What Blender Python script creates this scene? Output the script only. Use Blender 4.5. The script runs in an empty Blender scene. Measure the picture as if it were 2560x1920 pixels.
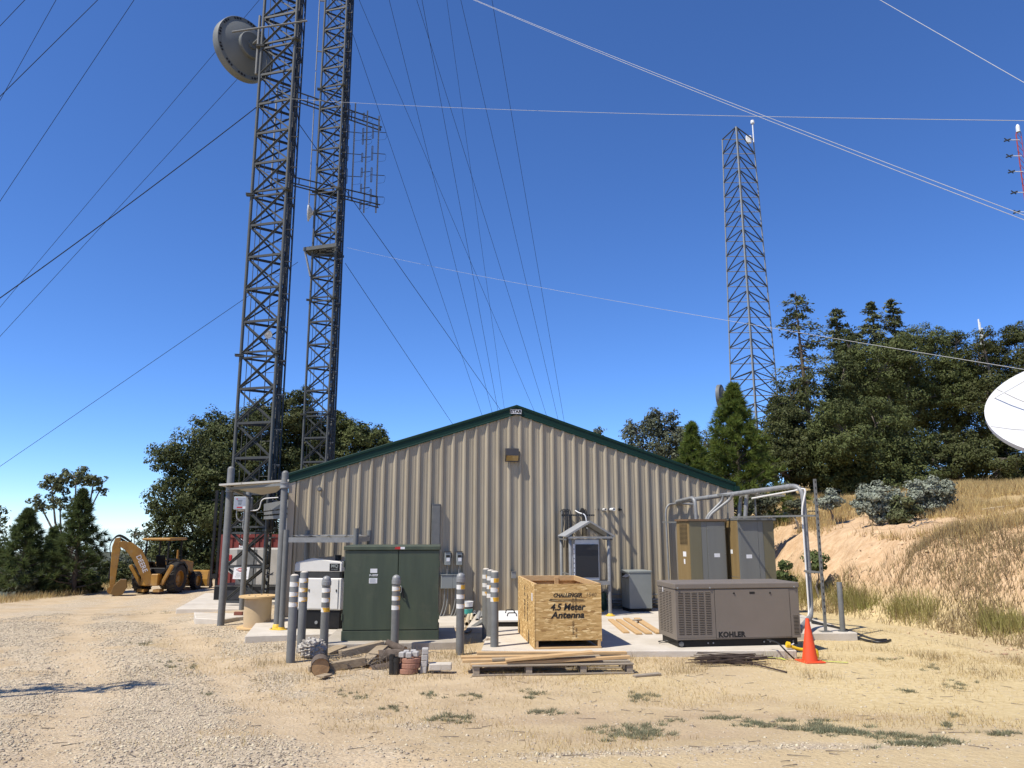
import bpy, math, random
import numpy as np
from mathutils import Vector, Matrix

SC = bpy.context.scene
COL = SC.collection
R = math.radians

# ------------------------------------------------------------------ camera
F = 1900.0                      # focal length in photograph pixels (2560 wide)
PITCH = R(10.65)
CAM = Vector((0, 0, 2.3))
cd = bpy.data.cameras.new('camera')
cd.sensor_fit = 'HORIZONTAL'
cd.sensor_width = 36.0
cd.lens = 36.0 * F / 2560.0
cd.clip_start = 0.1
cd.clip_end = 6000
co = bpy.data.objects.new('camera', cd)
COL.objects.link(co)
co.location = CAM
co.rotation_euler = (math.pi / 2 + PITCH, 0, 0)
SC.camera = co

# ------------------------------------------------------------------ light
SUN_DIR = Vector((0.53, 0.37, -1.0)).normalized()       # the way the light travels
W = bpy.data.worlds.new('World')
SC.world = W
W.use_nodes = True
wn = W.node_tree.nodes
wl = W.node_tree.links
sky = wn.new('ShaderNodeTexSky')
sky.sky_type = 'NISHITA'
sky.sun_disc = False
sky.sun_elevation = math.asin(-SUN_DIR.z)
sky.sun_rotation = math.atan2(-SUN_DIR.x, -SUN_DIR.y)
sky.altitude = 3000
sky.air_density = 1.0
sky.dust_density = 0.0
sky.ozone_density = 10.0
bg = wn['Background']
bg.inputs[1].default_value = 0.15
hsv = wn.new('ShaderNodeHueSaturation')
hsv.inputs['Saturation'].default_value = 1.07
hsv.inputs['Hue'].default_value = 0.505
wl.new(sky.outputs[0], hsv.inputs['Color'])
wl.new(hsv.outputs[0], bg.inputs[0])
sd = bpy.data.lights.new('sun', 'SUN')
sd.energy = 4.7
sd.angle = R(0.53)
sd.color = (1.0, 0.935, 0.83)
so = bpy.data.objects.new('sun', sd)
COL.objects.link(so)
so.rotation_euler = SUN_DIR.to_track_quat('-Z', 'Y').to_euler()
so.location = (-30, -20, 60)
SC.view_settings.view_transform = 'Standard'
SC.view_settings.look = 'None'
SC.view_settings.exposure = 0.42
SC.view_settings.gamma = 1.0
SC.render.engine = 'CYCLES'
SC.cycles.max_bounces = 6
SC.cycles.transparent_max_bounces = 8
SC.cycles.caustics_reflective = False
SC.cycles.caustics_refractive = False

# ------------------------------------------------------------------ helpers
FWD = Vector((0, math.cos(PITCH), math.sin(PITCH)))
UPV = Vector((0, -math.sin(PITCH), math.cos(PITCH)))


def ray(x, y):
    return FWD + Vector((1, 0, 0)) * ((x - 1280) / F) - UPV * ((y - 960) / F)


def at(x, y, Y):
    d = ray(x, y)
    return CAM + d * (Y / d.y)


def gp(x, y, z=0.0):
    d = ray(x, y)
    return CAM + d * ((z - CAM.z) / d.z)


WM = {}


def tag(o, label=None, cat=None, group=None, kind=None):
    if label: o['label'] = label
    if cat: o['category'] = cat
    if group: o['group'] = group
    if kind: o['kind'] = kind
    return o


def thing(name, label, cat, loc=(0, 0, 0), rz=0.0, group=None):
    o = bpy.data.objects.new(name, None)
    COL.objects.link(o)
    o.location = loc
    o.rotation_euler = (0, 0, rz)
    o.empty_display_size = 0.2
    WM[o] = Matrix.Translation(Vector(loc)) @ Matrix.Rotation(rz, 4, 'Z')
    return tag(o, label, cat, group)


def link(name, me, mat, parent=None, local=None):
    o = bpy.data.objects.new(name, me)
    COL.objects.link(o)
    if mat is not None and not me.materials:
        me.materials.append(mat)
    pm = Matrix.Identity(4)
    if parent is not None:
        o.parent = parent
        pm = WM[parent]
    if local is not None:
        o.matrix_local = local
        WM[o] = pm @ local
    else:
        WM[o] = pm
    return o


def basis(d, up=Vector((0, 0, 1))):
    d = d.normalized()
    s = d.cross(up)
    if s.length < 1e-4:
        s = d.cross(Vector((0, 1, 0)))
    s.normalize()
    u = s.cross(d).normalized()
    return s, u, d


class MB:
    def __init__(self):
        self.v = []
        self.f = []

    def add(self, vs, fs, M=None):
        n = len(self.v)
        if M is not None:
            vs = [M @ Vector(q) for q in vs]
        self.v += [tuple(q) for q in vs]
        self.f += [tuple(i + n for i in t) for t in fs]
        return self

    def box(self, cx, cy, cz, sx, sy, sz, M=None):
        a, b, c = sx / 2, sy / 2, sz / 2
        vs = [(cx + i * a, cy + j * b, cz + k * c) for k in (-1, 1) for j in (-1, 1) for i in (-1, 1)]
        return self.add(vs, [(0, 2, 3, 1), (4, 5, 7, 6), (0, 1, 5, 4), (2, 6, 7, 3), (0, 4, 6, 2), (1, 3, 7, 5)], M)

    def bb(self, x0, x1, y0, y1, z0, z1, M=None):
        return self.box((x0 + x1) / 2, (y0 + y1) / 2, (z0 + z1) / 2, x1 - x0, y1 - y0, z1 - z0, M)

    def beam(self, p0, p1, w, h, up=Vector((0, 0, 1))):
        p0 = Vector(p0); p1 = Vector(p1)
        s, u, d = basis(p1 - p0, up)
        vs = []
        for p in (p0, p1):
            for j in (-1, 1):
                for i in (-1, 1):
                    vs.append(p + s * (i * w / 2) + u * (j * h / 2))
        return self.add(vs, [(0, 2, 3, 1), (4, 5, 7, 6), (0, 1, 5, 4), (2, 6, 7, 3), (0, 4, 6, 2), (1, 3, 7, 5)])

    def tube(self, p0, p1, r0, r1=None, n=12, cap=True):
        r1 = r0 if r1 is None else r1
        return self.path([p0, p1], [r0, r1], n, cap)

    def path(self, pts, r, n=8, cap=True):
        pts = [Vector(p) for p in pts]
        m = len(pts)
        if not isinstance(r, (list, tuple)):
            r = [r] * m
        vs = []
        s = None
        for i, p in enumerate(pts):
            d = (pts[min(i + 1, m - 1)] - pts[max(i - 1, 0)])
            if d.length < 1e-9: d = Vector((0, 0, 1))
            d.normalize()
            if s is None:
                s, u, _ = basis(d)
            else:
                s = s - d * s.dot(d)
                if s.length < 1e-5: s, u, _ = basis(d)
                s.normalize()
            u = s.cross(d).normalized()
            for k in range(n):
                a = 2 * math.pi * k / n
                vs.append(p + (s * math.cos(a) + u * math.sin(a)) * r[i])
        fs = []
        for i in range(m - 1):
            for k in range(n):
                fs.append((i * n + k, i * n + (k + 1) % n, (i + 1) * n + (k + 1) % n, (i + 1) * n + k))
        if cap:
            fs.append(tuple(range(n))[::-1])
            fs.append(tuple((m - 1) * n + k for k in range(n)))
        return self.add(vs, fs)

    def prism(self, poly, z0, z1, M=None):
        n = len(poly)
        vs = [(p[0], p[1], z0) for p in poly] + [(p[0], p[1], z1) for p in poly]
        fs = [tuple(range(n))[::-1], tuple(range(n, 2 * n))]
        fs += [(i, (i + 1) % n, n + (i + 1) % n, n + i) for i in range(n)]
        return self.add(vs, fs, M)

    def lathe(self, prof, n=24, M=None):
        vs = []
        for r, z in prof:
            for k in range(n):
                a = 2 * math.pi * k / n
                vs.append((r * math.cos(a), r * math.sin(a), z))
        fs = []
        for i in range(len(prof) - 1):
            for k in range(n):
                fs.append((i * n + k, i * n + (k + 1) % n, (i + 1) * n + (k + 1) % n, (i + 1) * n + k))
        return self.add(vs, fs, M)

    def quad(self, a, b, c, d):
        return self.add([a, b, c, d], [(0, 1, 2, 3)])

    def build(self, name, mat, parent=None, smooth=False, bevel=0.0, world=False, local=None, seg=1):
        me = bpy.data.meshes.new(name)
        vs = self.v
        if world and parent is not None:
            inv = WM[parent].inverted()
            vs = [tuple(inv @ Vector(q)) for q in vs]
        me.from_pydata(vs, [], self.f)
        me.update()
        if smooth:
            me.polygons.foreach_set('use_smooth', [True] * len(me.polygons))
            me.set_sharp_from_angle(angle=R(38))
        o = link(name, me, mat, parent, local)
        if bevel:
            b = o.modifiers.new('bevel', 'BEVEL')
            b.width = bevel
            b.segments = seg
            b.limit_method = 'ANGLE'
            b.angle_limit = R(40)
        return o


def fillet(pts, r, n=6):
    pts = [Vector(p) for p in pts]
    out = [pts[0]]
    for i in range(1, len(pts) - 1):
        a, p, b = pts[i - 1], pts[i], pts[i + 1]
        ra = min(r, (a - p).length * 0.48)
        rb = min(r, (b - p).length * 0.48)
        A = p + (a - p).normalized() * ra
        B = p + (b - p).normalized() * rb
        for k in range(n + 1):
            t = k / n
            out.append(A * (1 - t) ** 2 + p * (2 * t * (1 - t)) + B * t * t)
    out.append(pts[-1])
    return out


_unit = {}


def strut(name, p0, p1, r, mat, parent, shape='round', up=Vector((0, 0, 1)), r2=None):
    """one brace: a shared unit mesh stretched between two world points"""
    key = (shape, mat.name)
    if key not in _unit:
        m = MB()
        if shape == 'round':
            m.path([(0, 0, 0), (0, 0, 1)], 1.0, 8)
        elif shape == 'angle':
            m.prism([(-1, -1), (1, -1), (1, -.7), (-.7, -.7), (-.7, 1), (-1, 1)], 0, 1)
        else:
            m.box(0, 0, .5, 2, 2, 1)
        me = bpy.data.meshes.new(name)
        me.from_pydata(m.v, [], m.f)
        if shape == 'round':
            me.polygons.foreach_set('use_smooth', [True] * len(me.polygons))
            me.set_sharp_from_angle(angle=R(50))
        me.materials.append(mat)
        _unit[key] = me
    p0 = Vector(p0); p1 = Vector(p1)
    s, u, d = basis(p1 - p0, up)
    L = (p1 - p0).length
    rr = r if r2 is None else r2
    M = Matrix(((s.x * r, u.x * rr, d.x * L, p0.x), (s.y * r, u.y * rr, d.y * L, p0.y),
                (s.z * r, u.z * rr, d.z * L, p0.z), (0, 0, 0, 1)))
    return link(name, _unit[key], mat, parent, WM[parent].inverted() @ M if parent is not None else M)


def shared(name, me, parent, local):
    return link(name, me, None, parent, local)


def fast_mesh(name, V, k, mat, parent=None, smooth=False):
    """V: (n*k, 3) array, every k vertices one face"""
    V = np.asarray(V, dtype=np.float32)
    nv = len(V)
    nf = nv // k
    me = bpy.data.meshes.new(name)
    me.vertices.add(nv)
    me.vertices.foreach_set('co', V.ravel())
    me.loops.add(nv)
    me.loops.foreach_set('vertex_index', np.arange(nv, dtype=np.int32))
    me.polygons.add(nf)
    me.polygons.foreach_set('loop_start', np.arange(0, nv, k, dtype=np.int32))
    me.update(calc_edges=True)
    me.validate()
    return link(name, me, mat, parent)


def text(name, s, size, mat, parent, M, shear=0.0, bold=0.0, align='CENTER', space=1.0, sx=1.0, ext=0.001):
    cu = bpy.data.curves.new(name, 'FONT')
    cu.body = s
    cu.size = size
    cu.shear = shear
    cu.offset = bold
    cu.align_x = align
    cu.align_y = 'CENTER'
    cu.space_character = space
    cu.extrude = ext
    cu.resolution_u = 3
    t = bpy.data.objects.new(name, cu)
    COL.objects.link(t)
    dg = bpy.context.evaluated_depsgraph_get()
    me = bpy.data.meshes.new_from_object(t.evaluated_get(dg))
    bpy.data.objects.remove(t)
    bpy.data.curves.remove(cu)
    me.name = name
    me.materials.clear()
    me.transform(Matrix.Diagonal((sx, 1, 1, 1)))
    return link(name, me, mat, parent, M)


# text lies in its local xy plane facing +z; FRONT turns it to face local -y
FRONT = Matrix.Rotation(R(90), 4, 'X')


def T(x, y, z):
    return Matrix.Translation((x, y, z))


# ------------------------------------------------------------------ materials
MATS = {}


def mat(name, col, rough=0.6, metal=0.0, col2=None, scale=3.0, var=0.5, bump=0.0, bscale=60.0, stretch=(1, 1, 1),
        detail=5.0, island=0.0, trans=0.0, spec=0.5, coat=0.0, rvar=0.0, dirt=0.0):
    if name in MATS: return MATS[name]
    m = bpy.data.materials.new(name)
    m.use_nodes = True
    nt = m.node_tree
    N = nt.nodes; L = nt.links
    b = N['Principled BSDF']
    out = N['Material Output']
    b.inputs['Roughness'].default_value = rough
    b.inputs['Metallic'].default_value = metal
    b.inputs['Specular IOR Level'].default_value = spec
    if coat: b.inputs['Coat Weight'].default_value = coat
    geo = N.new('ShaderNodeNewGeometry')
    mp = N.new('ShaderNodeMapping')
    mp.inputs['Scale'].default_value = stretch
    L.new(geo.outputs['Position'], mp.inputs['Vector'])
    nz = N.new('ShaderNodeTexNoise')
    nz.inputs['Scale'].default_value = scale
    nz.inputs['Detail'].default_value = detail
    nz.inputs['Roughness'].default_value = 0.62
    L.new(mp.outputs[0], nz.inputs['Vector'])
    c2 = col2 if col2 else tuple(c * 0.72 for c in col)
    rp = N.new('ShaderNodeValToRGB')
    rp.color_ramp.elements[0].position = 0.5 - 0.25 / max(var, .05) * .5
    rp.color_ramp.elements[1].position = 0.5 + 0.25 / max(var, .05) * .5
    rp.color_ramp.elements[0].position = max(0.0, min(0.49, 0.32))
    rp.color_ramp.elements[1].position = 0.7
    mixc = tuple(a * (1 - var) + d * var for a, d in zip(col, c2))
    rp.color_ramp.elements[0].color = (*mixc, 1)
    rp.color_ramp.elements[1].color = (*col, 1)
    L.new(nz.outputs['Fac'], rp.inputs['Fac'])
    last = rp.outputs['Color']
    if island:
        hs = N.new('ShaderNodeHueSaturation')
        mr = N.new('ShaderNodeMapRange')
        mr.inputs['To Min'].default_value = 1 - island
        mr.inputs['To Max'].default_value = 1 + island
        L.new(geo.outputs['Random Per Island'], mr.inputs['Value'])
        L.new(mr.outputs[0], hs.inputs['Value'])
        mh = N.new('ShaderNodeMapRange')
        mh.inputs['To Min'].default_value = 0.485
        mh.inputs['To Max'].default_value = 0.515
        L.new(geo.outputs['Random Per Island'], mh.inputs['Value'])
        L.new(mh.outputs[0], hs.inputs['Hue'])
        L.new(last, hs.inputs['Color'])
        last = hs.outputs['Color']
    if dirt:
        n2 = N.new('ShaderNodeTexNoise')
        n2.inputs['Scale'].default_value = 1.7
        n2.inputs['Detail'].default_value = 8
        n2.inputs['Roughness'].default_value = 0.75
        L.new(geo.outputs['Position'], n2.inputs['Vector'])
        r2 = N.new('ShaderNodeMapRange')
        r2.inputs['From Min'].default_value = 0.5
        r2.inputs['From Max'].default_value = 0.75
        r2.inputs['To Max'].default_value = dirt
        L.new(n2.outputs['Fac'], r2.inputs['Value'])
        mx = N.new('ShaderNodeMix')
        mx.data_type = 'RGBA'
        mx.inputs['B'].default_value = (0.33, 0.26, 0.17, 1)
        L.new(r2.outputs[0], mx.inputs['Factor'])
        L.new(last, mx.inputs['A'])
        last = mx.outputs['Result']
    L.new(last, b.inputs['Base Color'])
    if rvar:
        rr = N.new('ShaderNodeMapRange')
        rr.inputs['To Min'].default_value = max(0.05, rough - rvar)
        rr.inputs['To Max'].default_value = min(1, rough + rvar)
        L.new(nz.outputs['Fac'], rr.inputs['Value'])
        L.new(rr.outputs[0], b.inputs['Roughness'])
    if bump:
        nb = N.new('ShaderNodeTexNoise')
        nb.inputs['Scale'].default_value = bscale
        nb.inputs['Detail'].default_value = 4
        L.new(mp.outputs[0], nb.inputs['Vector'])
        bp = N.new('ShaderNodeBump')
        bp.inputs['Strength'].default_value = bump
        bp.inputs['Distance'].default_value = 0.02
        L.new(nb.outputs['Fac'], bp.inputs['Height'])
        L.new(bp.outputs[0], b.inputs['Normal'])
    if trans:
        tr = N.new('ShaderNodeBsdfTranslucent')
        L.new(last, tr.inputs['Color'])
        ms = N.new('ShaderNodeMixShader')
        ms.inputs[0].default_value = trans
        L.new(b.outputs[0], ms.inputs[1])
        L.new(tr.outputs[0], ms.inputs[2])
        L.new(ms.outputs[0], out.inputs['Surface'])
    MATS[name] = m
    return m


WALL = mat('wall_tan', (.395, .34, .245), .5, 0, (.30, .255, .18), 1.3, .9, .12, 2.5, stretch=(2.6, 2.6, .35), spec=.35)
TRIM = mat('trim_tan', (.42, .355, .265), .5, 0, (.36, .30, .22), 2, .6)
GREEN_TRIM = mat('green_trim', (.006, .028, .020), .55, 0, (.008, .032, .024), 2, .7, rvar=.1, spec=.2)
ROOF = mat('roof_green', (.012, .05, .04), .4)
GALV = mat('galvanised', (.27, .272, .262), .5, .15, (.19, .192, .185), 9, .9, rvar=.12)
GALV2 = mat('galvanised_dull', (.168, .168, .155), .55, .05, (.13, .13, .12), 7, .9, rvar=.1)
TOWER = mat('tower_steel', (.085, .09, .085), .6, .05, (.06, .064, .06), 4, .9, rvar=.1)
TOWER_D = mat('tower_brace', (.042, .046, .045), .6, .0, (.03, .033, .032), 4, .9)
BLACKC = mat('black_cable', (.012, .012, .013), .5, 0, (.02, .02, .02))
BLACK = mat('black_paint', (.010, .010, .010), .5, 0, (.016, .016, .016), dirt=.08, spec=.25)
INK = mat('ink', (.012, .011, .010), .8)
WHITE = mat('white_paint', (.78, .78, .76), .45, 0, (.7, .69, .66), 3, .7)
PALEGREY = mat('housing_pale', (.46, .435, .385), .55, 0, (.38, .355, .31), 2.5, .8, dirt=.25)
OFFWHITE = mat('offwhite_paint', (.70, .68, .63), .45, 0, (.6, .58, .52), 2.5, .7, dirt=.15)
PAPER = mat('label_white', (.75, .75, .74), .6)
TGREEN = mat('transformer_green', (.062, .080, .048), .5, 0, (.040, .054, .034), 1.6, 1.0, rvar=.12, stretch=(3.5, 3.5, .4), dirt=.10)
KTAUPE = mat('generator_taupe', (.185, .157, .127), .45, .0, (.16, .136, .11), 2, .8, rvar=.08)
CABGREY = mat('cabinet_grey', (.25, .27, .26), .45, 0, (.21, .23, .222), 2, .8)
CONC = mat('concrete', (.58, .53, .45), .85, 0, (.44, .39, .31), 1.8, .8, .25, 40, detail=9, dirt=.35)
CONC_D = mat('concrete_grey', (.42, .38, .32), .9, 0, (.32, .28, .22), 2.5, .8, .3, 30, detail=9, dirt=.3)
YELLOW = mat('yellow_paint', (.72, .47, .05), .5, 0, (.60, .38, .04), 8, .7)
BANDW = mat('band_white', (.72, .71, .67), .4, 0, (.6, .58, .52), 10, .7)
BANDY = mat('band_yellow', (.72, .40, .03), .4, 0, (.66, .34, .02), 10, .7)
PINE_WOOD = mat('new_lumber', (.53, .335, .175), .7, 0, (.40, .225, .105), 6, .9, .1, 40, stretch=(1, 6, 9), island=.12)
OLD_WOOD = mat('weathered_wood', (.38, .30, .195), .85, 0, (.22, .165, .10), 5, .95, .35, 25, stretch=(1, 5, 8), dirt=.25)
GREY_WOOD = mat('grey_pallet_wood', (.34, .29, .22), .85, 0, (.23, .19, .14), 6, .9, .3, 25, stretch=(1, 5, 8), dirt=.2)
BARK = mat('bark', (.13, .10, .075), .95, 0, (.07, .05, .035), 8, .95, .8, 14, stretch=(1, 1, .4))
BARK_G = mat('bark_grey', (.17, .145, .12), .95, 0, (.10, .08, .06), 6, .95, .6, 18)
LOGEND = mat('log_end', (.42, .27, .13), .85, 0, (.28, .16, .075), 12, .9, .2, 30)
BRICK = mat('red_brick', (.24, .085, .055), .9, 0, (.17, .06, .04), 14, .8, .3, 60)
TERRA = mat('round_paver', (.36, .185, .125), .9, 0, (.29, .145, .095), 9, .8, .3, 60, dirt=.2)
PAVER = mat('grey_paver', (.44, .42, .39), .9, 0, (.34, .32, .29), 9, .8, .3, 60)
CAT = mat('machine_yellow', (.40, .21, .028), .5, 0, (.27, .13, .02), 3, 1.0, dirt=.55)
RUBBER = mat('tyre_rubber', (.018, .017, .016), .85, 0, (.05, .042, .032), 6, .7, .4, 30)
CONE = mat('cone_orange', (.72, .075, .016), .55, 0, (.60, .06, .015), 6, .6)
RED = mat('container_red', (.20, .030, .020), .65, 0, (.14, .022, .015), 2, .8)
REDSIGN = mat('sign_red', (.50, .02, .02), .5)
SPOOLW = mat('spool_wood', (.60, .42, .20), .75, 0, (.50, .33, .15), 5, .8, .1, 40)
SPOOLD = mat('spool_drum', (.50, .38, .225), .8, 0, (.43, .32, .18), 4, .8)
HV_OLIVE = mat('unit_olive', (.165, .15, .09), .45, .1, (.14, .124, .072), 1.5, .9, stretch=(3, 3, .3), rvar=.08)
HV_GREY = mat('unit_grey', (.175, .178, .16), .45, .1, (.15, .152, .138), 1.5, .9, stretch=(3, 3, .3), rvar=.08)
HV_RUST = mat('unit_ochre', (.27, .19, .085), .5, .1, (.20, .135, .055), 1.5, .95, stretch=(3, 3, .3))
RUST = mat('rusty_steel', (.06, .038, .027), .9, 0, (.035, .024, .018), 20, .9)
TEAL = mat('teal_label', (.06, .40, .34), .5)
AMBER = mat('lens_amber', (.28, .17, .04), .12, 0, (.42, .27, .08), 9, .9, coat=.5)
BRONZE = mat('lamp_bronze', (.055, .048, .042), .4, 0, (.04, .036, .032))
DARKGLASS = mat('screen_dark', (.018, .018, .019), .35, 0, (.014, .014, .015))
SIL = mat('cabinet_silver', (.50, .52, .54), .4, .4, (.44, .46, .48), 3, .7)
GASY = mat('gas_pipe_yellow', (.80, .52, .02), .45)
ROPE = mat('tape_lime', (.55, .62, .10), .6)
DGREEN = mat('drum_green', (.008, .05, .03), .4)
PVC = mat('pipe_grey', (.34, .35, .34), .5, 0, (.28, .28, .27), 5, .7, dirt=.3)
PVCT = mat('pipe_tan', (.50, .42, .29), .6, 0, (.42, .34, .22), 5, .7)
ROCK = mat('rock', (.34, .29, .23), .95, 0, (.24, .20, .15), 5, .9, .6, 20)
RUBBLE = mat('pale_rubble', (.50, .47, .42), .95, 0, (.30, .27, .23), 7, .95, .7, 20)
WIRE = mat('wire_bright', (.40, .40, .39), .6, .0)
WIRE_D = mat('wire_dark', (.03, .033, .04), .9, 0, spec=.1)
TOWER_L = mat('tower_light', (.27, .28, .275), .55, .1, (.2, .21, .206), 1, .8)
TRED = mat('tower_red', (.36, .05, .05), .6)
DISHW = mat('dish_white', (.60, .60, .585), .6, 0, (.55, .55, .535), .9, .8)
DISHG = mat('dish_grey', (.14, .15, .145), .6, .0, (.118, .126, .122), 2, .8)
SEAM = mat('dish_seam', (.22, .21, .19), .8)


def wall_dirt(m):
    N = m.node_tree.nodes; L = m.node_tree.links
    b = N['Principled BSDF']
    src = b.inputs['Base Color'].links[0].from_socket
    geo = N.new('ShaderNodeNewGeometry'); sp = N.new('ShaderNodeSeparateXYZ'); L.new(geo.outputs['Position'], sp.inputs[0])
    mp = N.new('ShaderNodeMapping'); mp.inputs['Scale'].default_value = (5, 5, 1.2); L.new(geo.outputs['Position'], mp.inputs['Vector'])
    nz = N.new('ShaderNodeTexNoise'); nz.inputs['Scale'].default_value = 1.5; nz.inputs['Detail'].default_value = 8; L.new(mp.outputs[0], nz.inputs['Vector'])
    r = N.new('ShaderNodeMapRange'); r.inputs['From Min'].default_value = .95; r.inputs['From Max'].default_value = .05; L.new(sp.outputs[2], r.inputs['Value'])
    mu = N.new('ShaderNodeMath'); mu.operation = 'MULTIPLY'; L.new(r.outputs[0], mu.inputs[0])
    r2 = N.new('ShaderNodeMapRange'); r2.inputs['From Min'].default_value = .38; r2.inputs['From Max'].default_value = .68; r2.inputs['To Max'].default_value = .75; L.new(nz.outputs['Fac'], r2.inputs['Value']); L.new(r2.outputs[0], mu.inputs[1])
    mx = N.new('ShaderNodeMix'); mx.data_type = 'RGBA'; mx.inputs['B'].default_value = (.30, .22, .13, 1)
    L.new(mu.outputs[0], mx.inputs['Factor']); L.new(src, mx.inputs['A']); L.new(mx.outputs['Result'], b.inputs['Base Color'])


wall_dirt(WALL)


def osb_material():
    m = bpy.data.materials.new('osb_board')
    m.use_nodes = True
    N = m.node_tree.nodes; L = m.node_tree.links
    b = N['Principled BSDF']
    b.inputs['Roughness'].default_value = .75
    tc = N.new('ShaderNodeTexCoord')
    cols = []
    hts = []
    for i, (rot, sc) in enumerate((((.75, .75, 0), (9, 9, 40)), ((-.55, -.55, 0), (10, 10, 44)), ((1.45, 1.45, .2), (8, 8, 36)))):
        mp = N.new('ShaderNodeMapping')
        mp.inputs['Rotation'].default_value = rot
        mp.inputs['Scale'].default_value = sc
        L.new(tc.outputs['Object'], mp.inputs['Vector'])
        v = N.new('ShaderNodeTexVoronoi')
        v.inputs['Scale'].default_value = 1.0
        L.new(mp.outputs[0], v.inputs['Vector'])
        sp = N.new('ShaderNodeSeparateColor')
        L.new(v.outputs['Color'], sp.inputs[0])
        cols.append(sp.outputs[0]); hts.append(sp.outputs[1])
    gt = N.new('ShaderNodeMath'); gt.operation = 'GREATER_THAN'; gt.inputs[1].default_value = .55
    L.new(hts[0], gt.inputs[0])
    m1 = N.new('ShaderNodeMix'); L.new(gt.outputs[0], m1.inputs['Factor'])
    L.new(cols[0], m1.inputs['A']); L.new(cols[1], m1.inputs['B'])
    gt2 = N.new('ShaderNodeMath'); gt2.operation = 'GREATER_THAN'; gt2.inputs[1].default_value = .6
    L.new(hts[1], gt2.inputs[0])
    m2 = N.new('ShaderNodeMix'); L.new(gt2.outputs[0], m2.inputs['Factor'])
    L.new(m1.outputs['Result'], m2.inputs['A']); L.new(cols[2], m2.inputs['B'])
    rp = N.new('ShaderNodeValToRGB')
    e = rp.color_ramp.elements
    e[0].position = 0; e[0].color = (.30, .165, .05, 1)
    e[1].position = 1; e[1].color = (.85, .63, .30, 1)
    for p, c in ((.15, (.46, .28, .095)), (.55, (.53, .335, .12)), (.82, (.60, .395, .155))):
        q = e.new(p); q.color = (*c, 1)
    L.new(m2.outputs['Result'], rp.inputs['Fac'])
    L.new(rp.outputs[0], b.inputs['Base Color'])
    bp = N.new('ShaderNodeBump'); bp.inputs['Strength'].default_value = .15; bp.inputs['Distance'].default_value = .005
    L.new(m2.outputs['Result'], bp.inputs['Height']); L.new(bp.outputs[0], b.inputs['Normal'])
    return m


OSB = osb_material()


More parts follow.
